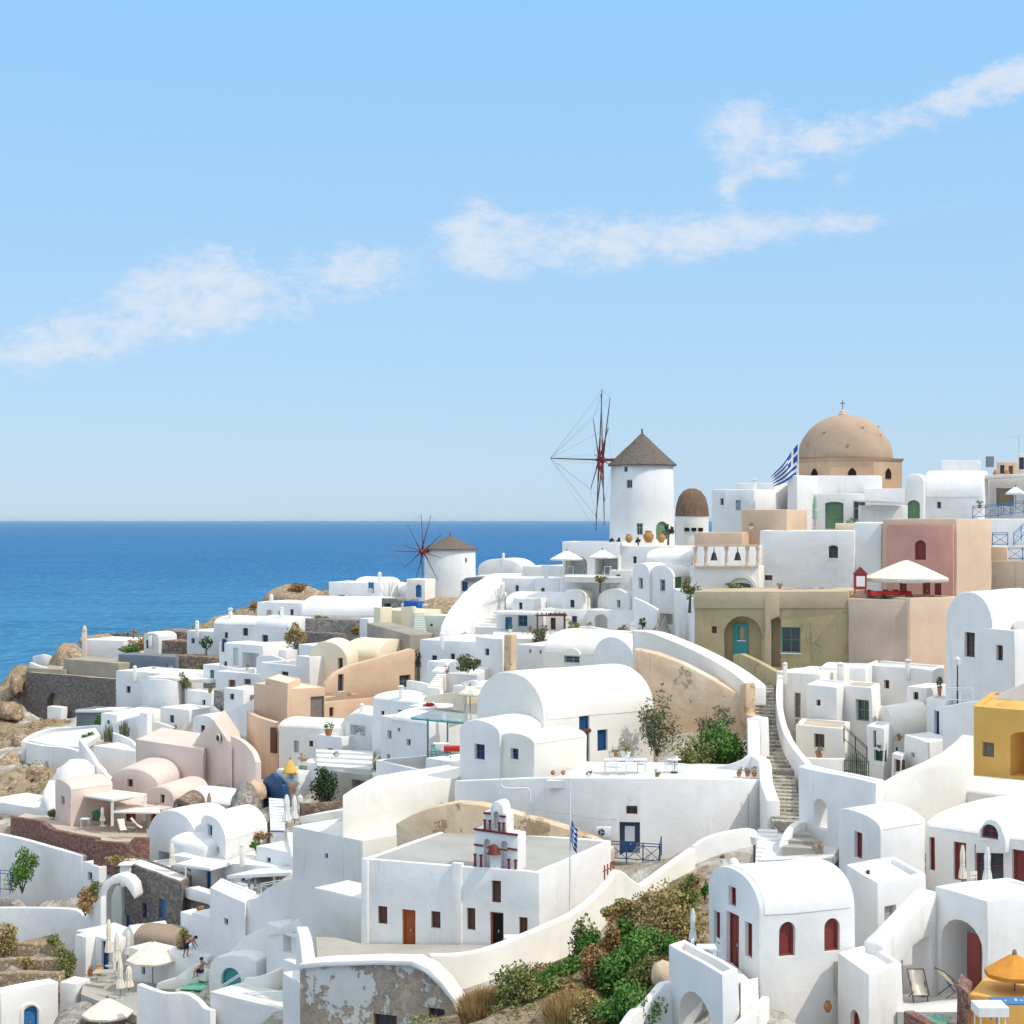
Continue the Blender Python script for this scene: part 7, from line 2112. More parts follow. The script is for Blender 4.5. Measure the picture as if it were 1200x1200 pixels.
# arch and white house to the left
slab('white_arch', 'big round white arch beside the dark stone front', 'arch', (114, 116.4), (160, 115.6), [(116, 1100), (116, 1062), (117, 1046), (122, 1034), (132, 1026), (141, 1024), (150, 1028), (156, 1036), (159, 1050), (157, 1054), (152, 1045), (147, 1038), (140, 1035), (132, 1037), (126, 1044), (122, 1056), (121, 1100)], 1.1, 'white', bevel=.1)
house('arch_niche', 'pale blue rendered recess inside the big round white arch', 'wall', (118, 122), (142, 120), 1.0, 1040, 1098, 'flat', para=0, mat='mint')
house('white_house', 'white house with blue shutters and a glazed blue door behind the long wall', 'house', (58, 130), (120, 127), 6, 1035, 1070, 'vaultx', 1006, 'white', group=GLL, wins=[('F', 65, 1040, 77, 1068, 'w', 'blue'), ('F', 96, 1041, 101, 1056, 'w', 'grey_paint')])
house('white_house', 'white shaded gable house with one small blue shutter behind the long wall', 'house', (20, 134), (60, 128.5), (120, 132), 1030, 1072, 'vault', 1010, 'white', group=GLL, wins=[('F', 33, 1054, 42, 1065, 's', 'blue')])
house('white_house', 'white upper room with a tiny blue window between the red wall and the white arch', 'house', (88, 129), (110, 127), 3, 996, 1030, 'flat', para=.1, mat='white', group=GLL, wins=[('F', 90, 1002, 95, 1012, 'w', 'blue')])
chimney('square white chimney with slots on the roof beside the white arch', 148, 1010, 1028, 119, 12, kind=1)
bush('low_shrub', 'orange-flowered shrub at the foot of the dark red terrace wall', 138, 1013, 119.5, 28, 13, 'leaf_dry', 420, .18, 124)
wall('retaining_wall', 'white retaining wall sloping under the dark red stone wall', 'wall', [(-15, 134, 975), (20, 131, 982), (60, 127.5, 993), (96, 125, 1003)], 'white_b', .5, 6, ctl=5)
bush('green_bush', 'green bush beside the blue balcony at the picture edge', 26, 1042, 126, 38, 46, 'leaf_green', 1200, .2, 125)
railing('blue_balcony', 'dark blue balcony frame at the picture edge', [(0, 1045), (12, 1046)], [124, 123.5], 1.6, 'blue', cross=False)
wall('retaining_wall', 'long white wall crossing below the blue shuttered house', 'wall', [(-15, 122, 1064), (40, 120, 1064), (86, 118, 1066), (100, 117, 1075), (112, 115, 1064), (118, 114.5, 1050)], 'white_b', .5, 4.5, ctl=4)
bush('hanging_shrub', 'dry pinkish shrub spilling over the long white wall', 100, 1068, 116, 28, 26, 'leaf_rust', 700, .18, 126)
bush('hanging_shrub', 'spiky green shrub above the dry pinkish shrub', 112, 1052, 116.5, 12, 24, 'leaf_olive', 240, .2, 127)
# dry terraces and cabin at the corner
bush('dry_bush', 'dry orange bush at the picture edge below the long wall', 4, 1117, 113, 34, 42, 'leaf_dry', 900, .2, 128)
for k, (y, d) in enumerate([(1106, 113), (1124, 110), (1140, 107.5)]):
 wall('dry_stone_terrace', ['top dry stone terrace edge on the bare plot', 'middle dry stone terrace edge on the bare plot', 'bottom dry stone terrace edge on the bare plot'][k], 'wall', [(-15, d + 1, y + 2), (20, d, y), (48, d - .5, y + 1), (68, d - 1, y)], 'tan_rubble', .8, 1.2, ctl=.4)
bush('green_bush', 'tall olive green bush at the end of the bare plot', 77, 1146, 108, 28, 52, 'leaf_olive', 1300, .18, 129)
house('white_cabin', 'white cabin with an arched bright blue door in the lower corner', 'house', (1, 102), (68, 104.5), 1.2, 1151, 1215, 'flat', para=.05, mat='white', group=GLL, wins=[('F', 28, 1179, 45, 1215, 'd', 'sky_blue', .5)])
slab('door_hood', 'blue-white rounded hood moulding over the arched blue door', 'moulding', (1, 101.9), (68, 104.4), [(24, 1205)] + [(36.5 - 12.5 * math.cos(math.pi * i / 10), 1186 - 11 * math.sin(math.pi * i / 10)) for i in range(11)] + [(49, 1205), (45.5, 1205)] + [(36.5 + 9 * math.cos(math.pi * i / 10), 1186 - 8 * math.sin(math.pi * i / 10)) for i in range(11)] + [(27.5, 1205)], .3, 'white', bevel=.02)
house('white_house', 'low white annex right of the cabin', 'house', (69, 105.5), (89, 105), 1.5, 1153, 1175, 'flat', para=0, mat='white')
lump('rubble_heap', 'grey rubble bank right of the white cabin', 'rubble', 92, 1200, 100, 52, 20, 'grey_stone', dep=3, seed=27)
# cafe with the parasols
house('white_house', 'grey-white cafe front with a bright blue door behind the closed parasols', 'house', (89, 112), (132, 109), 3, 1103, 1145, 'flat', para=0, mat='white_b', group=GLL, wins=[('F', 119, 1103, 127, 1138, 'd', 'blue'), ('F', 101, 1112, 110, 1132, 'w', 'iron')])
house('white_pier', 'slim white pier right of the tall olive green bush', 'wall', (88, 110.5), (101, 109.8), 1, 1098, 1148, 'flat', para=0, mat='white')
terrace('cafe_terrace', [(95, 1165, 102), (160, 1190, 98), (215, 1170, 102), (205, 1130, 110), (100, 1140, 110)], 'pave_grey')
for k, (px, t_, f_, d, w_, lab) in enumerate([(127.5, 1077, 1132, 108.5, 9, 'closed beige parasol right by the blue cafe door'), (137, 1092, 1140, 106.5, 10, 'closed beige parasol, second from the blue cafe door'), (141, 1124, 1172, 102, 9, 'closed beige parasol at the front edge of the cafe, taller'), (151, 1132, 1166, 103, 11, 'closed beige parasol at the front edge of the cafe, next to the open one'), (150, 1090, 1130, 109, 8, 'closed beige parasol beside the tan tent roof')]):
 closed_parasol(lab, px, t_, f_, d, w_, 'cloth_cream', group='closed beige parasols at the cafe')
parasol('open cream parasol beside the bending man', 179, 1103, 1123, 104.5, 60, 1157, 'cloth_cream')
parasol('open cream parasol lowest at the picture bottom', 126, 1169, 1187, 98, 58, 1212, 'cloth_cream')
urn('large orange clay pot by the blue cafe door', 116, 1143, 107.8, 11, 12, 'pot_orange')
pot_plant('reddish pot plant left of the large orange pot', 106, 1144, 107.6, 10, 14, 'leaf_rust', seed=130)
table('grey cafe table in front of the large orange pot', 122, 1152, 105.2, 1.3, .9, .74, 'pave_grey')
table('grey cafe table under the lowest open parasol', 128, 1206, 97.4, 1.2, .9, .74, 'orange_wood')
pot_plant('dark green shrub under the lowest open parasol', 112, 1203, 98, 16, 14, 'leaf_green', seed=131)
house('tent_frame', 'blue-white side wall of the tan tent roof', 'wall', (144, 111), (160, 109), 2.5, 1100, 1130, 'gable', 1084, 'white')
house('tan_tent', 'tan canvas tent roof with a rounded top in the cafe', 'tent', (157, 109), (203, 108), 2.6, 1104, 1112, 'vaultx', 1084, 'cloth_tan', skirt=.3, rim=False)
house('white_house', 'white low cafe wall behind the open cream parasol', 'house', (150, 107), (208, 104), 2, 1124, 1165, 'flat', para=0, mat='white', group=GLL, wins=[('F', 166, 1132, 170, 1142, 's', 'sky_blue')])
bush('green_bush', 'yellow-green bush next to the bending man', 214, 1112, 104.5, 18, 24, 'leaf_dry', 520, .16, 132)
slab('ramp_wall', 'pale sloping ramp wall leading to the green pool', 'wall', (180, 102.5), (235, 101), [(182, 1160), (184, 1153), (205, 1146), (226, 1131), (232, 1131), (232, 1160)], .6, 'white_c', bevel=.06)
house('white_house', 'white blocky house with tall blank walls above the pool', 'house', (246, 103), (287, 99), (300, 102), 1058, 1115, 'flat', para=.1, mat='white', group=GLL, bevel=.15)
slab('white_house', 'white curved-top blank wall right of the blocky house', 'house', (286, 99.5), (346, 97), [(286, 1125), (286, 1056), (300, 1053), (312, 1042), (330, 1032), (347, 1028), (347, 1125)], 3, 'white', bevel=.15)
house('white_house', 'low stepped white block beside the standing pool steps', 'house', (224, 104.5), (248, 103), 3, 1076, 1115, 'flat', para=0, mat='white')
slab('white_house', 'white pool house wall with an arched green doorway', 'house', (242, 98), (300, 96), [(244, 1172), (244, 1140), (247, 1128), (254, 1121), (270, 1119), (290, 1120), (300, 1126), (300, 1172)], 2.5, 'white', bevel=.12, wins=[(259, 1134, 283, 1164, 'd', 'turquoise', 1)])
slab('sloped_block', 'white sloping roof block above the pool house', 'house', (266, 99), (314, 97), [(266, 1130), (266, 1118), (284, 1098), (318, 1084), (318, 1130)], 2.0, 'white_c', bevel=.12)
house('shelter', 'small white shelter with a grey recessed hatch', 'house', (311, 96), (352, 93), 3, 1096, 1160, 'flat', para=0, mat='white', wins=[('F', 332, 1097, 347, 1118, 'o.5', 'grey_paint')], bevel=.12)
slab('shelter_roof', 'tent-like white canvas edge over the small shelter', 'awning', (311, 95.8), (356, 92.8), [(312, 1097), (330, 1086), (346, 1078), (354, 1096), (350, 1102), (345, 1092), (330, 1095)], .8, 'white_c', bevel=.03)
wall('curved_wall', 'cream curved balcony wall right of the arched green doorway', 'wall', [(285, 95, 1146), (300, 94.2, 1145), (318, 94, 1140), (332, 94.5, 1134)], 'white_c', .35, 1.6)
terrace('pool_terrace', [(205, 1160, 101), (248, 1178, 96.5), (335, 1172, 92), (335, 1150, 95), (300, 1150, 97), (230, 1146, 102.5)], 'pave_grey')
w = G().prism([W(211, 1160, 100.5), W(243, 1161, 98.8), W(243, 1150, 101.5), W(232, 1147, 102.3)], (0, 0, .06)).build('pool_water', 'pool', None, loc=W(228, 1156, 101))
w['kind'] = 'structure'
railing('white_railing', 'white two-bar railing along the pool terrace edge', [(250, 1182), (282, 1184), (333, 1182)], [94, 92.8, 91], .95, 'white_paint', cross=False, post=.05, bays=1)
railing('white_railing', 'white diagonal stair railing before the arched green doorway', [(259, 1172), (284, 1156)], [95.3, 95.4], .8, 'white_paint', cross=False, post=.05, bays=1)
house('white_house', 'white pool terrace base at the picture bottom', 'house', (246, 93), (338, 89.5), 2.5, 1184, 1230, 'flat', para=.05, mat='white_b', roofmat='pave_white')
wall('parapet_wall', 'white curved parapet in front of the pool, stepping down at its end', 'wall', [(160, 96.5, 1153), (178, 95, 1160), (194, 94, 1164), (216, 93.5, 1164), (230, 93, 1172), (238, 92.6, 1181), (246, 92, 1184)], 'white', .4, 5, ctl=4.5)
house('white_house', 'stepped white stair blocks right of the pool terrace', 'house', (332, 92), (352, 90.5), 3, 1132, 1190, 'flat', para=0, mat='white_b')
house('white_ledge', 'white ledge block under the bending man beside the open parasol', 'wall', (197, 104.2), (243, 102.4), 2.5, 1121.5, 1152, 'flat', para=0, mat='white', ctl=False)
# ================================================================== people
def person(label, joints, radii, edges, hair_r, shorts, base, face, hold=None):
 """one continuous skin grown over a skeleton; joints in metres relative to base"""
 root = thing('person', label, 'person', base)
 me = bpy.data.meshes.new('body')
 me.from_pydata([Vector(j) for j in joints.values()], [], [])
 bm = bmesh.new()
 names = list(joints)
 for j in names:
  bm.verts.new(Vector(joints[j]))
 bm.verts.ensure_lookup_table()
 for a, b in edges:
  bm.edges.new((bm.verts[names.index(a)], bm.verts[names.index(b)]))
 bm.to_mesh(me)
 bm.free()
 o = bpy.data.objects.new('body', me)
 COL.objects.link(o)
 o.parent = root
 sk = o.modifiers.new('s', 'SKIN')
 lay = me.skin_vertices[0].data if me.skin_vertices else None
 if lay is None:
  bpy.context.view_layer.objects.active = o
  bpy.ops.mesh.customdata_skin_add()
  lay = me.skin_vertices[0].data
 for i, nme in enumerate(names):
  r_ = radii[nme]
  lay[i].radius = r_ if isinstance(r_, tuple) else (r_, r_)
  lay[i].use_root = nme == 'pelvis'
 sb = o.modifiers.new('d', 'SUBSURF')
 sb.levels = sb.render_levels = 2
 dg = bpy.context.evaluated_depsgraph_get()
 dg.update()
 m2 = bpy.data.meshes.new_from_object(o.evaluated_get(dg))
 o.modifiers.clear()
 o.data = m2
 m2.materials.clear()
 m2.materials.append(MATS['skin'])
 m2.polygons.foreach_set('use_smooth', [True] * len(m2.polygons))
 hd = Vector(joints['head'])
 fdir = Vector(face).normalized()
 b0 = Vector(base)
 g = G()
 c = b0 + hd - fdir * .02 + Vector((0, 0, .035))
 g.lathe(c - Vector((0, 0, .05)), [(.095, 0), (.112, .05), (.105, .1), (.07, .14), (.01, .155)], 16)
 g.build('hair', 'hair', root, smooth=60)
 e = G()
 side = fdir.cross(Vector((0, 0, 1))).normalized()
 for s in (-1, 1):
  e.box(b0 + hd + fdir * .098 + side * s * .035 + Vector((0, 0, .012)), .02, .02, .012)
 e.build('eyes', 'dark', root)
 n_ = G()
 n_.tube(b0 + hd + fdir * .09 + Vector((0, 0, .01)), b0 + hd + fdir * .12 + Vector((0, 0, -.025)), .012, .017, 6)
 for s in (-1, 1):
  n_.lathe(b0 + hd + side * s * .098 + Vector((0, 0, -.03)), [(.012, 0), (.02, .03), (.012, .06)], 8)
 n_.build('nose_and_ears', 'skin', root, smooth=60)
 sh = G()
 for (p, q, r0, r1) in shorts:
  sh.tube(b0 + Vector(p), b0 + Vector(q), r0, r1, 14)
 sh.build('shorts', 'swim', root, smooth=60)
 return root
ED = [('pelvis', 'waist'), ('waist', 'chest'), ('chest', 'neck'), ('neck', 'head'), ('head', 'crown'),
  ('chest', 'shL'), ('shL', 'elL'), ('elL', 'wrL'), ('wrL', 'haL'), ('chest', 'shR'), ('shR', 'elR'), ('elR', 'wrR'), ('wrR', 'haR'),
  ('pelvis', 'hipL'), ('hipL', 'knL'), ('knL', 'anL'), ('anL', 'toL'), ('pelvis', 'hipR'), ('hipR', 'knR'), ('knR', 'anR'), ('anR', 'toR')]
RD = dict(pelvis=(.16, .12), waist=(.135, .10), chest=(.165, .115), neck=.055, head=(.082, .098), crown=(.06, .07), shL=.068, elL=.045, wrL=.032, haL=(.045, .02), shR=.068, elR=.045, wrR=.032, haR=(.045, .02),
   hipL=.095, knL=.062, anL=.042, toL=(.045, .03), hipR=.095, knR=.062, anR=.042, toR=(.045, .03))
# bending man: feet left, trunk leaning to the right, arms reaching down to a mat
base = W(218, 1122, 103)
J = dict(pelvis=(0, 0, .90), waist=(.13, 0, 1.02), chest=(.36, 0, 1.16), neck=(.52, 0, 1.22), head=(.62, 0, 1.20), crown=(.70, 0, 1.20),
   shL=(.40, -.2, 1.13), elL=(.48, -.24, .86), wrL=(.60, -.2, .64), haL=(.66, -.18, .56), shR=(.40, .2, 1.13), elR=(.50, .24, .88), wrR=(.64, .2, .68), haR=(.70, .18, .60),
   hipL=(-.02, -.1, .86), knL=(-.04, -.12, .46), anL=(-.16, -.12, .08), toL=(-.02, -.13, .04), hipR=(-.02, .1, .86), knR=(.10, .12, .48), anR=(.04, .12, .08), toR=(.18, .13, .04))
person('shirtless man in dark shorts bending forward over a railing beside the open parasol', J, RD, ED, .1, [((-.02, -.1, .93), (-.03, -.12, .55), .125, .105), ((-.02, .1, .93), (.07, .12, .56), .125, .105), ((-.06, 0, .86), (.07, 0, .99), .17, .155)], base, (.9, 0, -.3))
base = W(236, 1146, 100.8)
J = dict(pelvis=(0, 0, .42), waist=(.03, 0, .58), chest=(.05, 0, .82), neck=(.02, 0, 1.0), head=(-.01, 0, 1.12), crown=(-.02, 0, 1.22),
   shL=(.03, -.2, .90), elL=(-.12, -.26, .66), wrL=(-.34, -.2, .60), haL=(-.43, -.18, .60), shR=(.08, .2, .90), elR=(.32, .22, .72), wrR=(.46, .2, .98), haR=(.49, .19, 1.07),
   hipL=(-.04, -.1, .40), knL=(-.42, -.13, .46), anL=(-.40, -.13, .07), toL=(-.54, -.14, .04), hipR=(-.02, .1, .40), knR=(-.36, .14, .50), anR=(-.26, .14, .07), toR=(-.40, .15, .04))
person('shirtless tanned man sitting at the pool edge with one arm raised', J, RD, ED, .1, [((.02, -.1, .42), (-.26, -.12, .45), .12, .1), ((.02, .1, .42), (-.24, .13, .47), .12, .1), ((.0, 0, .36), (.02, 0, .52), .18, .16)], base, (-1, -.2, 0))
house('pool_bench', 'low white bench under the sitting man at the pool edge', 'bench', (232, 101), (241, 100.6), .5, 1138, 1147, 'flat', para=0, mat='white', skirt=.2, bevel=.03, ctl=False)
# ================================================================== small things that fill the lanes and roofs
GR = 'white parapets and steps threading between the houses'
for k, (pts, mt, lab) in enumerate([
 ([(590, 158, 741), (612, 157, 739), (630, 155, 742)], 'white', 'low white parapet below the teal doors'),
 ([(664, 152, 735), (690, 151, 734), (712, 150, 738)], 'white_c', 'low white parapet between the pergola and the low arch'),
 ([(700, 147, 742), (720, 144, 745), (740, 141, 744)], 'white_b', 'white parapet curving under the low arch house'),
 ([(566, 146, 757), (580, 150, 748), (596, 154, 742)], 'white', 'white parapet rising from the shaded block to the teal doors'),
 ([(476, 140, 797), (494, 137, 800), (515, 133, 808)], 'white_c', 'white path wall right of the dark cypress'),
 ([(540, 128, 800), (556, 127, 797), (566, 127, 805)], 'white', 'small curved white parapet behind the flat cream parasol'),
 ([(300, 176, 770), (318, 174, 768), (338, 171, 776)], 'white', 'white roof parapet left of the yellow vault'),
 ([(258, 181, 780), (276, 178, 783), (296, 176, 784)], 'white_b', 'white parapet at the foot of the tall pale door'),
 ([(216, 190, 806), (236, 187, 808), (250, 184, 818)], 'white', 'white lane wall beside the hanging shrub'),
 ([(160, 183, 848), (182, 179, 846), (204, 177, 853)], 'white_c', 'curved white lane wall above the plant terrace'),
 ([(130, 172, 858), (150, 169, 866), (160, 165, 876)], 'white', 'white lane wall dropping toward the big pink side wall'),
 ([(246, 171, 826), (262, 167, 838), (280, 162, 842)], 'white_c', 'white lane wall under the grey stone terrace'),
 ([(372, 137, 892), (392, 135, 888), (410, 134, 892)], 'white', 'white planter wall above the broad pale steps'),
 ([(436, 128, 905), (446, 124, 918), (470, 119, 922)], 'white_b', 'white ramp wall below the two pale grey doors'),
 ([(60, 131, 1000), (80, 129, 1006), (96, 127, 1014)], 'white', 'short white garden parapet under the sloping retaining wall'),
 ([(262, 108, 1060), (280, 106, 1056), (300, 105, 1050)], 'white_c', 'white parapet on the edge of the shaded terrace'),
 ([(640, 144, 748), (668, 142, 746), (694, 140, 744)], 'white', 'white parapet on top of the eyebrow window barrel'),
 ([(742, 150, 700), (756, 149, 706), (770, 148, 714)], 'white', 'little white stair wall climbing the twin gables'),
 ([(1018, 110, 826), (1050, 108, 829), (1090, 106, 826)], 'white', 'white parapet along the courtyard back wall'),
 ([(1048, 97, 905), (1066, 96, 900), (1090, 95, 892)], 'white_c', 'white parapet below the blue doors of the cave house')]):
 wall('parapet_wall', lab, 'wall', pts, mt, .35, 2.6, group=GR)
for k, (px, t_, b_, d, w_, kd, lab) in enumerate([
 (666, 722, 738, 152, 6, 1, 'square white chimney right of the dark pergola'), (604, 704, 715, 163, 5, 0, 'white chimney on the long sloping roof house'),
 (640, 667, 680, 170, 4, 0, 'slim white chimney on the two-tier house'), (726, 683, 694, 158, 4, 1, 'tiny white chimney behind the pointed gable'),
 (518, 741, 754, 148, 5, 0, 'white chimney on the long flat roof near the mint-grey stair'), (470, 803, 814, 134, 5, 1, 'square white chimney on the stepping roof house'),
 (424, 824, 838, 139, 5, 0, 'white chimney on the barrel house with the plant niche'), (318, 696, 709, 211, 4, 0, 'white chimney on the two-cube house'),
 (270, 712, 724, 206, 4, 1, 'white chimney on the curved roofline house'), (330, 711, 724, 193, 4, 0, 'white chimney above the blue square window'),
 (231, 727, 742, 209, 4, 0, 'white chimney on the house with the small tree'), (158, 780, 792, 196, 4, 0, 'white chimney on the slanted end wall house'),
 (284, 988, 1005, 115, 6, 0, 'white chimney on the broad barrel house'), (46, 994, 1012, 131, 6, 0, 'white chimney on the shaded gable house'),
 (1064, 772, 786, 114, 5, 1, 'square white chimney on the long courtyard house'), (920, 776, 791, 110, 5, 0, 'white chimney over the pinkish door house'),
 (884, 560, 575, 148, 5, 1, 'white chimney left of the striped flag')]):
 chimney(lab, px, t_, b_, d, w_, 'white' if k % 3 else 'white_c', 'white chimneys on the village roofs', kd)
for k, (px, py, d, w_, h_, mt, fl, lab) in enumerate([
 (598, 741, 153, 6, 9, 'leaf_green', None, 'green pot plant by the teal window'), (622, 742, 153, 6, 8, 'leaf_olive', 'flower_pink', 'pink pot plant by the teal door'),
 (690, 737, 150, 7, 9, 'leaf_green', None, 'green pot plant at the pergola end'), (524, 789, 139, 8, 9, 'leaf_grey', None, 'grey-leaved pot on the white path right of the cypress'),
 (470, 846, 128, 7, 10, 'leaf_green', None, 'green pot plant on the round-shouldered roof edge'), (394, 890, 134, 8, 10, 'leaf_green', 'flower_red', 'red flower pot above the broad pale steps'),
 (420, 862, 137, 10, 9, 'leaf_olive', None, 'trailing plant in the niche of the white barrel house'), (324, 786, 169, 6, 8, 'leaf_green', None, 'green pot on the low roof with dark slots'),
 (290, 786, 175, 6, 8, 'leaf_olive', None, 'olive pot plant below the shaded alcove porch'), (246, 812, 182, 7, 9, 'leaf_green', None, 'green pot plant beside the arched cluster doorway'),
 (206, 858, 176, 7, 9, 'leaf_green', 'flower_pink', 'pink pot plant on the lane above the big pink side wall'), (168, 858, 178, 6, 8, 'leaf_dark', None, 'dark pot plant under the long low roof'),
 (84, 1066, 126, 7, 11, 'leaf_green', 'flower_red', 'red pot plant by the glazed blue door'), (250, 1050, 113, 7, 10, 'leaf_dark', 'flower_red', 'red flower pot by the bright blue porch door'),
 (222, 1024, 116, 7, 9, 'leaf_olive', None, 'olive pot plant on the thin porch terrace'), (330, 1055, 106, 7, 9, 'leaf_green', None, 'green pot plant at the shaded terrace edge'),
 (998, 916, 97, 8, 11, 'leaf_green', 'flower_pink', 'pink flower pot before the arched gate'), (934, 852, 103, 7, 10, 'leaf_olive', None, 'olive pot on the low front room roof'),
 (1030, 880, 99, 6, 8, 'leaf_green', None, 'tiny green pot under the small green window'), (1054, 868, 101, 7, 8, 'leaf_olive', 'flower_red', 'red pot on the cave house ledge'),
 (846, 1012, 80, 7, 12, 'leaf_green', None, 'green pot plant at the foot of the lane wall'),
 (770, 912, 92, 8, 10, 'leaf_green', 'flower_red', 'red pot on the barrel house terrace wall'),
 (690, 912, 92.5, 8, 10, 'leaf_green', None, 'green pot right beside the tall blue door'), (914, 690, 127, 8, 9, 'leaf_olive', None, 'olive pot on the olive house roof edge'),
 (880, 620, 139, 8, 9, 'leaf_green', None, 'green pot before the peach square block')]):
 pot_plant(lab, px, py, d, w_, h_, mt, 'terracotta' if k % 2 else 'cloth_white', 300 + k, 'pot plants about the lanes', flower=fl)
for k, (px, py, d, w_, h_, mt, lab) in enumerate([
 (452, 722, 196, 16, 9, 'leaf_olive', 'olive scrub beside the grey lean-to'), (418, 742, 186, 14, 8, 'leaf_rust', 'rusty scrub on the upper rubble terrace'),
 (376, 727, 192, 20, 6, 'leaf_dry', 'dry scrub along the top of the upper rubble terrace'), (268, 762, 196, 10, 10, 'leaf_green', 'green shrub beside the curved roofline house'),
 (232, 786, 200, 16, 8, 'leaf_olive', 'olive scrub on the brown rubble wall'), (180, 790, 201, 14, 7, 'leaf_green', 'green scrub at the slate wall foot'),
 (118, 780, 214, 22, 8, 'leaf_olive', 'olive scrub strip above the tan wall'), (196, 744, 226, 20, 8, 'leaf_rust', 'rusty scrub above the stone terraces'),
 (142, 746, 232, 26, 7, 'leaf_dry', 'dry scrub on the brown earth bank'), (118, 850, 188, 18, 12, 'leaf_green', 'green shrub under the flat shed roof'),
 (232, 876, 154, 9, 20, 'leaf_dark', 'dark climber at the corner of the big pink side wall'), (62, 958, 139, 12, 10, 'leaf_olive', 'olive shrub before the slim pink gable'),
 (300, 996, 117, 14, 10, 'leaf_green', 'green shrub beside the broad barrel chimney'), (158, 1014, 121, 14, 10, 'leaf_olive', 'olive shrub on the stone front roof'),
 (62, 1104, 112, 18, 12, 'leaf_olive', 'olive weeds on the top dry stone terrace'), (30, 1132, 109, 22, 10, 'leaf_dry', 'dry weeds on the middle dry stone terrace'),
 (860, 690, 130, 22, 7, 'leaf_olive', 'olive weeds along the olive house parapet'), (1140, 652, 134, 14, 12, 'leaf_grey', 'grey-green creeper on the peach return of the pink house'),
 (556, 712, 184, 18, 8, 'leaf_olive', 'olive scrub on the rubble mound edge'), (602, 690, 176, 14, 7, 'leaf_dark', 'dark scrub beside the two-tier house')]):
 bush('lane_shrub', lab, px, py, d, w_, h_, mt, 300, .24 if d > 150 else .18, 400 + k, 8, group='small shrubs about the lanes', depth=1.0)
for k, (px, t_, b_, d, w_, lab) in enumerate([(545, 800, 836, 122, 7, 'closed beige parasol left of the flat cream one'), (690, 700, 722, 156, 5, 'closed beige parasol below the cafe arches'),
  (322, 1022, 1050, 111, 6, 'closed beige parasol at the end of the shaded terrace'), (120, 946, 968, 131, 6, 'closed cream parasol beside the green cabinet'), (1128, 990, 1046, 72, 9, 'closed cream parasol before the wide red shutter')]):
 closed_parasol(lab, px, t_, b_, d, w_, 'cloth_cream')
GTW = 'terrace tables about the village'
for k, (px, py, d, lab) in enumerate([(668, 673, 156.5, 'small white table under the left mill parasol'), (712, 673, 156, 'small white table under the right mill parasol'), (100, 970, 132.5, 'small white table on the pink terrace by the cabinet'),
  (284, 1054, 109.5, 'small white table under the flat pale awning'), (268, 1176, 95.5, 'small white table on the pool terrace'), (600, 1116, 77, 'small grey stone table on the chapel forecourt')]):
 table(lab, px, py, d, .7, .7, .74, 'white_paint', group=GTW)
stairs('outdoor_stairs', 'little white steps between the twin gables and the pointed gable', (738, 745, 148), (748, 745, 147.6), (740, 716, 154), (749, 716, 154), 9, 'white_b')
stairs('outdoor_stairs', 'white steps rising by the hanging shrub on the curved terrace', (238, 842, 180), (252, 842, 179), (244, 818, 188), (254, 818, 187.6), 9, 'white_b')
stairs('outdoor_stairs', 'white steps in the lane right of the dark cypress', (500, 808, 134), (514, 808, 133), (512, 790, 141), (523, 790, 140.6), 7, 'white_c')
stairs('outdoor_stairs', 'white steps down to the shaded terrace below the closed white parasols', (342, 1010, 111), (354, 1008, 110), (336, 978, 119), (347, 976, 118.6), 10, 'white_b')
def lamp_post(label, px, top, foot, d):
 b = W(px, foot, d)
 t = W(px, top, d)
 root = thing('street_lamp', label, 'street lamp', b)
 G().tube(b - Vector((0, 0, .2)), t, .05, .035, 8).build('post', 'iron', root, smooth=60)
 G().lathe(t, [(.05, -.02), (.16, .06), (.2, .38), (.1, .46), (.03, .56)], 8).build('lantern', 'cloth_white', root)
for px, t_, f_, d, lab in [(884, 990, 1014, 79.8, 'dark lane lamp at the head of the narrow white steps'), (1122, 780, 822, 97.5, 'dark lamp post by the picket railing'), (592, 700, 722, 160, 'thin lamp post by the sweeping stair wall'), (352, 940, 968, 122, 'thin lamp post by the flat white awning')]:
 lamp_post(lab, px, t_, f_, d)
def dish(label, px, py, d):
 b = W(px, py, d)
 root = thing('satellite_dish', label, 'satellite dish', b)
 G().tube(b - Vector((0, 0, .3)), b + Vector((0, 0, .6)), .03, .03, 6).build('mast', 'steel', root)
 g = G().lathe((0, 0, 0), [(.02, 0), (.2, .03), (.36, .1), (.34, .11), (.02, .03)], 16)
 M = Matrix.Rotation(R(70), 3, 'X')
 g.v = [b + Vector((0, -.05, .6)) + M @ v for v in g.v]
 g.build('bowl', 'grey_paint', root, smooth=50)
for px, py, d, lab in [(684, 690, 164, 'grey satellite dish on the two-tier house'), (434, 698, 212, 'grey satellite dish by the tall chimney')]:
 dish(lab, px, py, d)
for k, (px, py, d, w_, h_, lab) in enumerate([(12, 838, 206, 26, 14, 'tan rock at the cliff lip under the lava-stone house'), (24, 872, 190, 20, 12, 'tan rock left of the snaking path wall'), (10, 900, 180, 30, 16, 'brown rock at the picture edge on the cliff'), (44, 908, 168, 22, 13, 'tan rock above the whitewashed mounds'), (26, 926, 166, 26, 14, 'brown rock on the lower cliff'), (20, 806, 214, 14, 16, 'upright rock at the cliff corner')]):
 lump('cliff_rock', lab, 'rock', px, py, d, w_, h_, 'tan_rubble', seed=60 + k, rough=.5, dep=1.5)
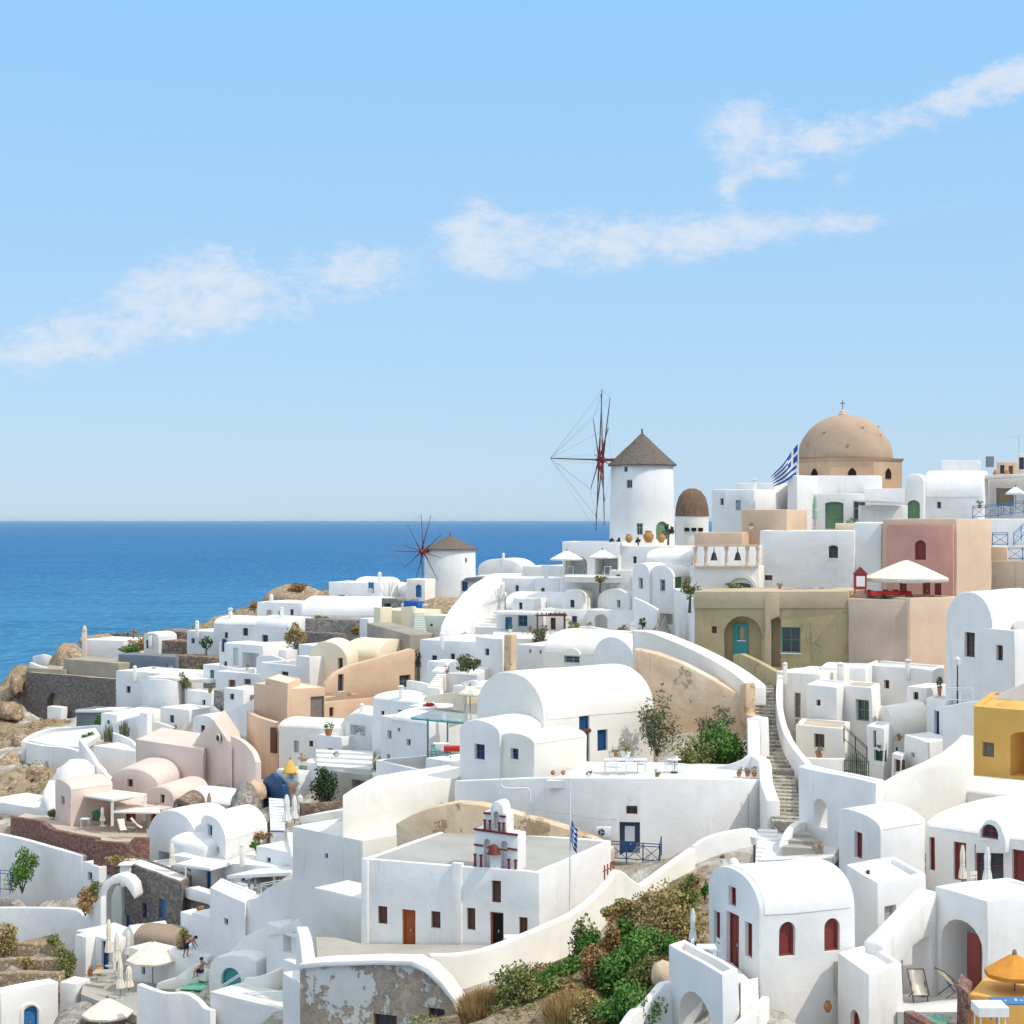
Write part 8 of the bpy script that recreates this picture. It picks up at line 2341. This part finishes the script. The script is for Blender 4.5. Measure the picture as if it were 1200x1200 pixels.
for A, B, dp, top, base, rf, rg, wn, lab in [
 ((500, 143), (523, 142), 3, 776, 802, 'flat', None, [('F', 508, 783, 513, 796, 'd', 'blue')], 'small white cube with a blue door in front of the long flat roof'),
 ((524, 141), (548, 140), 3, 783, 806, 'vault', 774, [('F', 532, 787, 538, 797, 'w', 'brown_wood')], 'small white vault beside the blue door cube'),
 ((118, 181), (137, 179), 3, 838, 858, 'flat', None, [('F', 125, 844, 129, 854, 'd', 'sky_blue')], 'small white cube with a pale blue door above the snaking wall'),
 ((262, 168), (285, 166), 3, 808, 830, 'flat', None, [('F', 269, 813, 274, 820, 'w', 'blue')], 'small white cube with a blue window on the grey stone terrace'),
 ((226, 164), (250, 162), 3, 846, 866, 'vault', 838, [('F', 235, 850, 240, 860, 'd', 'brown_wood')], 'small white vault peeping above the big pink side wall'),
 ((600, 158), (626, 157), 3, 702, 720, 'flat', None, [('F', 608, 706, 612, 714, 'w', 'brown_wood')], 'small white cube on the terrace above the teal doors'),
 ((658, 158), (684, 157), 3, 700, 720, 'vault', 691, [('F', 668, 703, 673, 712, 'w', 'blue')], 'small white vault above the dark pergola'),
 ((714, 158), (740, 157), 3, 668, 690, 'flat', None, [('F', 722, 673, 727, 684, 'd', 'grey_paint')], 'small white cube right of the cafe arches'),
 ((1062, 109), (1086, 108), 3, 806, 830, 'flat', None, [('F', 1070, 811, 1076, 820, 'w', 'brown_wood')], 'small white cube against the long courtyard house'),
 ((276, 112), (300, 111), 3, 1038, 1060, 'flat', None, [('F', 283, 1043, 289, 1056, 'd', 'sky_blue')], 'small white room with a sky blue door under the flat pale awning'),
 ((318, 187), (342, 185), 3, 754, 775, 'flat', None, [('F', 326, 759, 331, 767, 'w', 'blue')], 'small white cube below the dry orange bush'),
 ((238, 191), (262, 189), 3, 780, 800, 'flat', None, [('F', 246, 785, 251, 796, 'd', 'turquoise')], 'small white cube with a turquoise door below the brown rubble wall'),
 ((96, 124), (116, 122), 3, 1016, 1040, 'flat', None, [('F', 103, 1022, 108, 1032, 'w', 'blue')], 'small white roof room left of the big white arch'),
 ((560, 110), (590, 108), 3, 806, 850, 'flat', None, [], 'plain white wall block tucked behind the big barrel gable')][:-1]:
 house('white_house', lab, 'house', A, B, dp, top, base, rf, rg, 'white', wins=wn, para=.3, group='small white houses filling the slope', roofmat='white_c', ctl=False)
# ================================================================== ground
# cliff edge on the left, and the ground falling away behind the ridge
for c_ in [(0, 838, 208, 1), (10, 820, 212, 1), (20, 800, 216, 1), (30, 782, 219, 1), (60, 774, 224, 1), (100, 760, 232, 1), (150, 752, 236, 1), (200, 745, 238, 1), (250, 738, 236, 1), (300, 716, 236, 1),
   (330, 706, 238, 1), (380, 696, 240, 1), (450, 692, 240, 1), (520, 690, 240, 1), (600, 676, 250, 1), (650, 668, 235, 1),
   (0, 868, 196, 1), (25, 852, 198, 1), (45, 848, 200, 1), (-30, 880, 196, 1), (0, 905, 182, 1), (40, 900, 172, 1), (20, 930, 166, 1), (45, 915, 166, 1), (-30, 930, 172, 1), (60, 895, 168, 1),
   (0, 945, 160, .8), (-40, 960, 150, .8), (-60, 1050, 125, .8), (-60, 1150, 108, .8), (30, 1118, 111, 1), (55, 1140, 107, 1), (20, 1150, 106, 1), (10, 1100, 115, 1), (55, 1100, 114, 1),
   (290, 955, 129, .8), (640, 700, 172, 0), (560, 770, 150, 0)]:
 ctrl(*c_)
for x, y, z in [(-130, 205, -75), (-110, 170, -70), (-110, 140, -62), (-95, 110, -58), (-120, 240, -90), (-80, 270, -70), (-60, 285, -70), (-20, 290, -62), (20, 290, -50), (60, 290, -45), (100, 280, -40), (-100, 300, -110), (0, 330, -110), (100, 330, -100), (60, 250, -16), (100, 220, -8),
    (90, 180, -2), (110, 140, -4), (-72, 218, -40), (-78, 210, -48), (-70, 235, -45), (30, 215, -8), (10, 245, -30), (45, 200, -3), (-60, 80, -45), (-30, 60, -44), (0, 50, -30), (30, 45, -22), (60, 50, -18), (100, 80, -10), (-150, 100, -100), (-150, 180, -118), (-150, 260, -120), (-150, 40, -100)]:
 CTRL.append((x, y, z, 1.0))
for px in (-40, 40, 110, 180, 250, 310):
 for d, py in ((86, 1300), (76, 1360), (64, 1460)):
  ctrl(px, py, d, .6)
C_ = np.array(CTRL)
GX = np.linspace(-160, 130, 240)
GY = np.linspace(38, 345, 255)
gx, gy = np.meshgrid(GX, GY)
P_ = np.stack([gx.ravel(), gy.ravel()], 1)
d2 = ((P_[:, None, :] - C_[None, :, :2]) ** 2).sum(2)
K = 9
idx = np.argpartition(d2, K, axis=1)[:, :K]
dk = np.take_along_axis(d2, idx, 1)
wk = 1.0 / (dk + .6) ** 1.6
wk /= wk.sum(1, keepdims=True)
hz = (C_[idx, 2] * wk).sum(1)
rk = (C_[idx, 3] * wk).sum(1)
hz = hz.reshape(gx.shape)
rk = rk.reshape(gx.shape)
ny, nx = gx.shape
for j in range(ny):
 for i in range(nx):
  r_ = rk[j, i]
  if r_ > .25:
   n_ = noise.fractal(Vector((gx[j, i] * .16, gy[j, i] * .16, 3.0)), 1.0, 2.0, 5)
   hz[j, i] += (n_ * 1.3 + (.5 - abs(noise.noise(Vector((gx[j, i] * .33, gy[j, i] * .33, 9))))) * 1.2 - .4) * min(1, r_)
# keep the ground below every footing
FOOT.append((P2(250, 68), P2(348, 68) - P2(250, 68), P2(348, 87) - P2(348, 68), Z(1235, 76)))
for a0, e1, e2, zb in FOOT:
 M = np.array([[e1.x, e2.x], [e1.y, e2.y]])
 if abs(np.linalg.det(M)) < 1e-4:
  continue
 st = np.linalg.solve(M, np.stack([gx.ravel() - a0.x, gy.ravel() - a0.y]))
 m1, m2 = 1.0 / e1.length, 1.6 / e2.length
 ins_ = (st[0] > -m1) & (st[0] < 1 + m1) & (st[1] > -m2) & (st[1] < 1.0)
 hh = hz.ravel()
 hh[ins_] = np.minimum(hh[ins_], zb - .45)
 hz = hh.reshape(gx.shape)
verts = np.stack([gx.ravel(), gy.ravel(), hz.ravel()], 1)
ii = (np.arange(ny - 1)[:, None] * nx + np.arange(nx - 1)[None, :]).ravel()
faces = np.stack([ii, ii + 1, ii + nx + 1, ii + nx], 1)
me = bpy.data.meshes.new('hillside')
me.from_pydata(verts.tolist(), [], faces.tolist())
at = me.attributes.new('rock', 'FLOAT', 'POINT')
at.data.foreach_set('value', rk.ravel().astype(np.float32))
me.polygons.foreach_set('use_smooth', [True] * len(me.polygons))
m = NT('hillside')
a_ = m.n('ShaderNodeAttribute', attribute_name='rock')
earth = m.mix(m.ramp(m.noise(.35, 7, .65), .35, .68), (.40, .28, .165), (.55, .44, .30))
earth = m.mix(m.ramp(m.noise(1.4, 8, .75), .48, .62), earth, (.20, .135, .085))
earth = m.mix(m.ramp(m.noise(.9, 7, .7, (1, 1, 3)), .56, .64), earth, (.11, .08, .055))
earth = m.mix(m.math('MULTIPLY', m.ramp(m.noise(.6, 5, .6), .58, .66), .7), earth, (.16, .15, .06))
lime = m.mix(m.ramp(m.noise(.5, 7, .65), .40, .56), (.72, .69, .64), (.46, .39, .31))
lime = m.mix(m.math('MULTIPLY', m.ramp(m.noise(1.5, 6, .7), .55, .68), .8), lime, (.27, .22, .17))
f = m.math('ADD', a_.outputs['Fac'], m.math('MULTIPLY', m.math('SUBTRACT', m.noise(.7, 5), .5), .7))
col = m.mix(m.ramp(f, .38, .5), lime, earth)
m.bump(m.math('ADD', m.noise(.9, 8, .65), m.math('MULTIPLY', m.noise(5, 5, .7), .3)), 1.0, .6)
m.done(col, .95, .1)
me.materials.append(m.m)
o = bpy.data.objects.new('hillside', me)
COL.objects.link(o)
o['kind'] = 'structure'
# scrub sprinkled over the bare cliff
r = random.Random(77)
k = 0
vs, fs = [], []
for _ in range(5200):
 j, i = r.randrange(ny), r.randrange(nx)
 if rk[j, i] < .42 or gx[j, i] > 9 or gx[j, i] < -95 or hz[j, i] < -60 or (gx[j, i] > -20 and not (61 < gy[j, i] < 82)):
  continue
 if r.random() < .5 and noise.noise(Vector((gx[j, i] * .12, gy[j, i] * .12, 0))) < 0:
  continue
 p = Vector((gx[j, i] + r.uniform(-.6, .6), gy[j, i] + r.uniform(-.6, .6), hz[j, i] + .05))
 for q in range(16):
  quad_leaf(vs, fs, p + Vector((r.gauss(0, .35), r.gauss(0, .35), abs(r.gauss(0, .22)))), .3, r, .6)
for _ in range(5200):
 j, i = r.randrange(ny), r.randrange(nx)
 if not (-6 < gx[j, i] < 9 and 58 < gy[j, i] < 82) or rk[j, i] < .3:
  continue
 for _q in range(9):
  p = Vector((gx[j, i] + r.uniform(-.7, .7), gy[j, i] + r.uniform(-.7, .7), hz[j, i] + .02))
  for q in range(14):
   quad_leaf(vs, fs, p + Vector((r.gauss(0, .22), r.gauss(0, .22), abs(r.gauss(0, .13)))), .15, r, .6)
dv, df = [], []
for _ in range(2400):
 j, i = r.randrange(ny), r.randrange(nx)
 if rk[j, i] < .8 or gx[j, i] > -18 or gx[j, i] < -95 or hz[j, i] < -60:
  continue
 p = Vector((gx[j, i] + r.uniform(-.6, .6), gy[j, i] + r.uniform(-.6, .6), hz[j, i] + .05))
 for q in range(14):
  quad_leaf(dv, df, p + Vector((r.gauss(0, .5), r.gauss(0, .5), abs(r.gauss(0, .2)))), .3, r, .6)
dsc = mesh_obj('dry_scrub', dv, df, 'leaf_rust')
dsc['kind'] = 'stuff'
sc_ = mesh_obj('ground_scrub', vs, fs, 'leaf_olive')
sc_['kind'] = 'stuff'
# ================================================================== sea
m = NT('sea')
wv = m.noise(.09, 8, .62, (1, .35, 1))
sw = m.noise(.004, 5, .6, (.5, 1.6, 1))
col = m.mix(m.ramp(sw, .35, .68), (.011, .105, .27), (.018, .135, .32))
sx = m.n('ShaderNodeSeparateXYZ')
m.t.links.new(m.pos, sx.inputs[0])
col = m.mix(m.ramp(m.math('ADD', sx.outputs[1], m.math('MULTIPLY', sw, 1500)), 1400, 5200), m.mix(m.ramp(sw, .35, .68), (.034, .17, .315), (.05, .205, .355)), col)  # paler water nearby paints in brightness that comes from the viewing angle
mid = m.noise(.018, 6, .62, (.45, 1.3, 1))
col = m.mix(m.math('MULTIPLY', m.ramp(mid, .48, .62), .45), col, (.012, .07, .18))
col = m.mix(m.math('MULTIPLY', m.ramp(wv, .45, .72), .55), col, (.085, .32, .50))
m.bump(wv, .5, 1.2)
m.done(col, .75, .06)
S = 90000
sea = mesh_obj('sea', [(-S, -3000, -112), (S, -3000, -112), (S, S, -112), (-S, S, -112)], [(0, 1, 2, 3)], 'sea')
sea['kind'] = 'structure'
# ================================================================== summer haze over the water
hm = bpy.data.materials.new('haze')
hm.use_nodes = True
ht = hm.node_tree
ht.nodes.remove(ht.nodes['Principled BSDF'])
pv = ht.nodes.new('ShaderNodeVolumePrincipled')
pv.inputs['Color'].default_value = (.74, .90, 1, 1)
pv.inputs['Density'].default_value = 1.0e-5
pv.inputs['Anisotropy'].default_value = 0
ht.links.new(pv.outputs[0], ht.nodes['Material Output'].inputs['Volume'])
H0, H1 = 100000, 24
hv = [(x, y, z) for z in (-114, H1) for x, y in ((-H0, -3500), (H0, -3500), (H0, H0), (-H0, H0))]
hz_box = mesh_obj('haze', hv, [(3, 2, 1, 0), (4, 5, 6, 7), (0, 1, 5, 4), (1, 2, 6, 5), (2, 3, 7, 6), (3, 0, 4, 7)], None)
hz_box.data.materials.append(hm)
hz_box['kind'] = 'stuff'
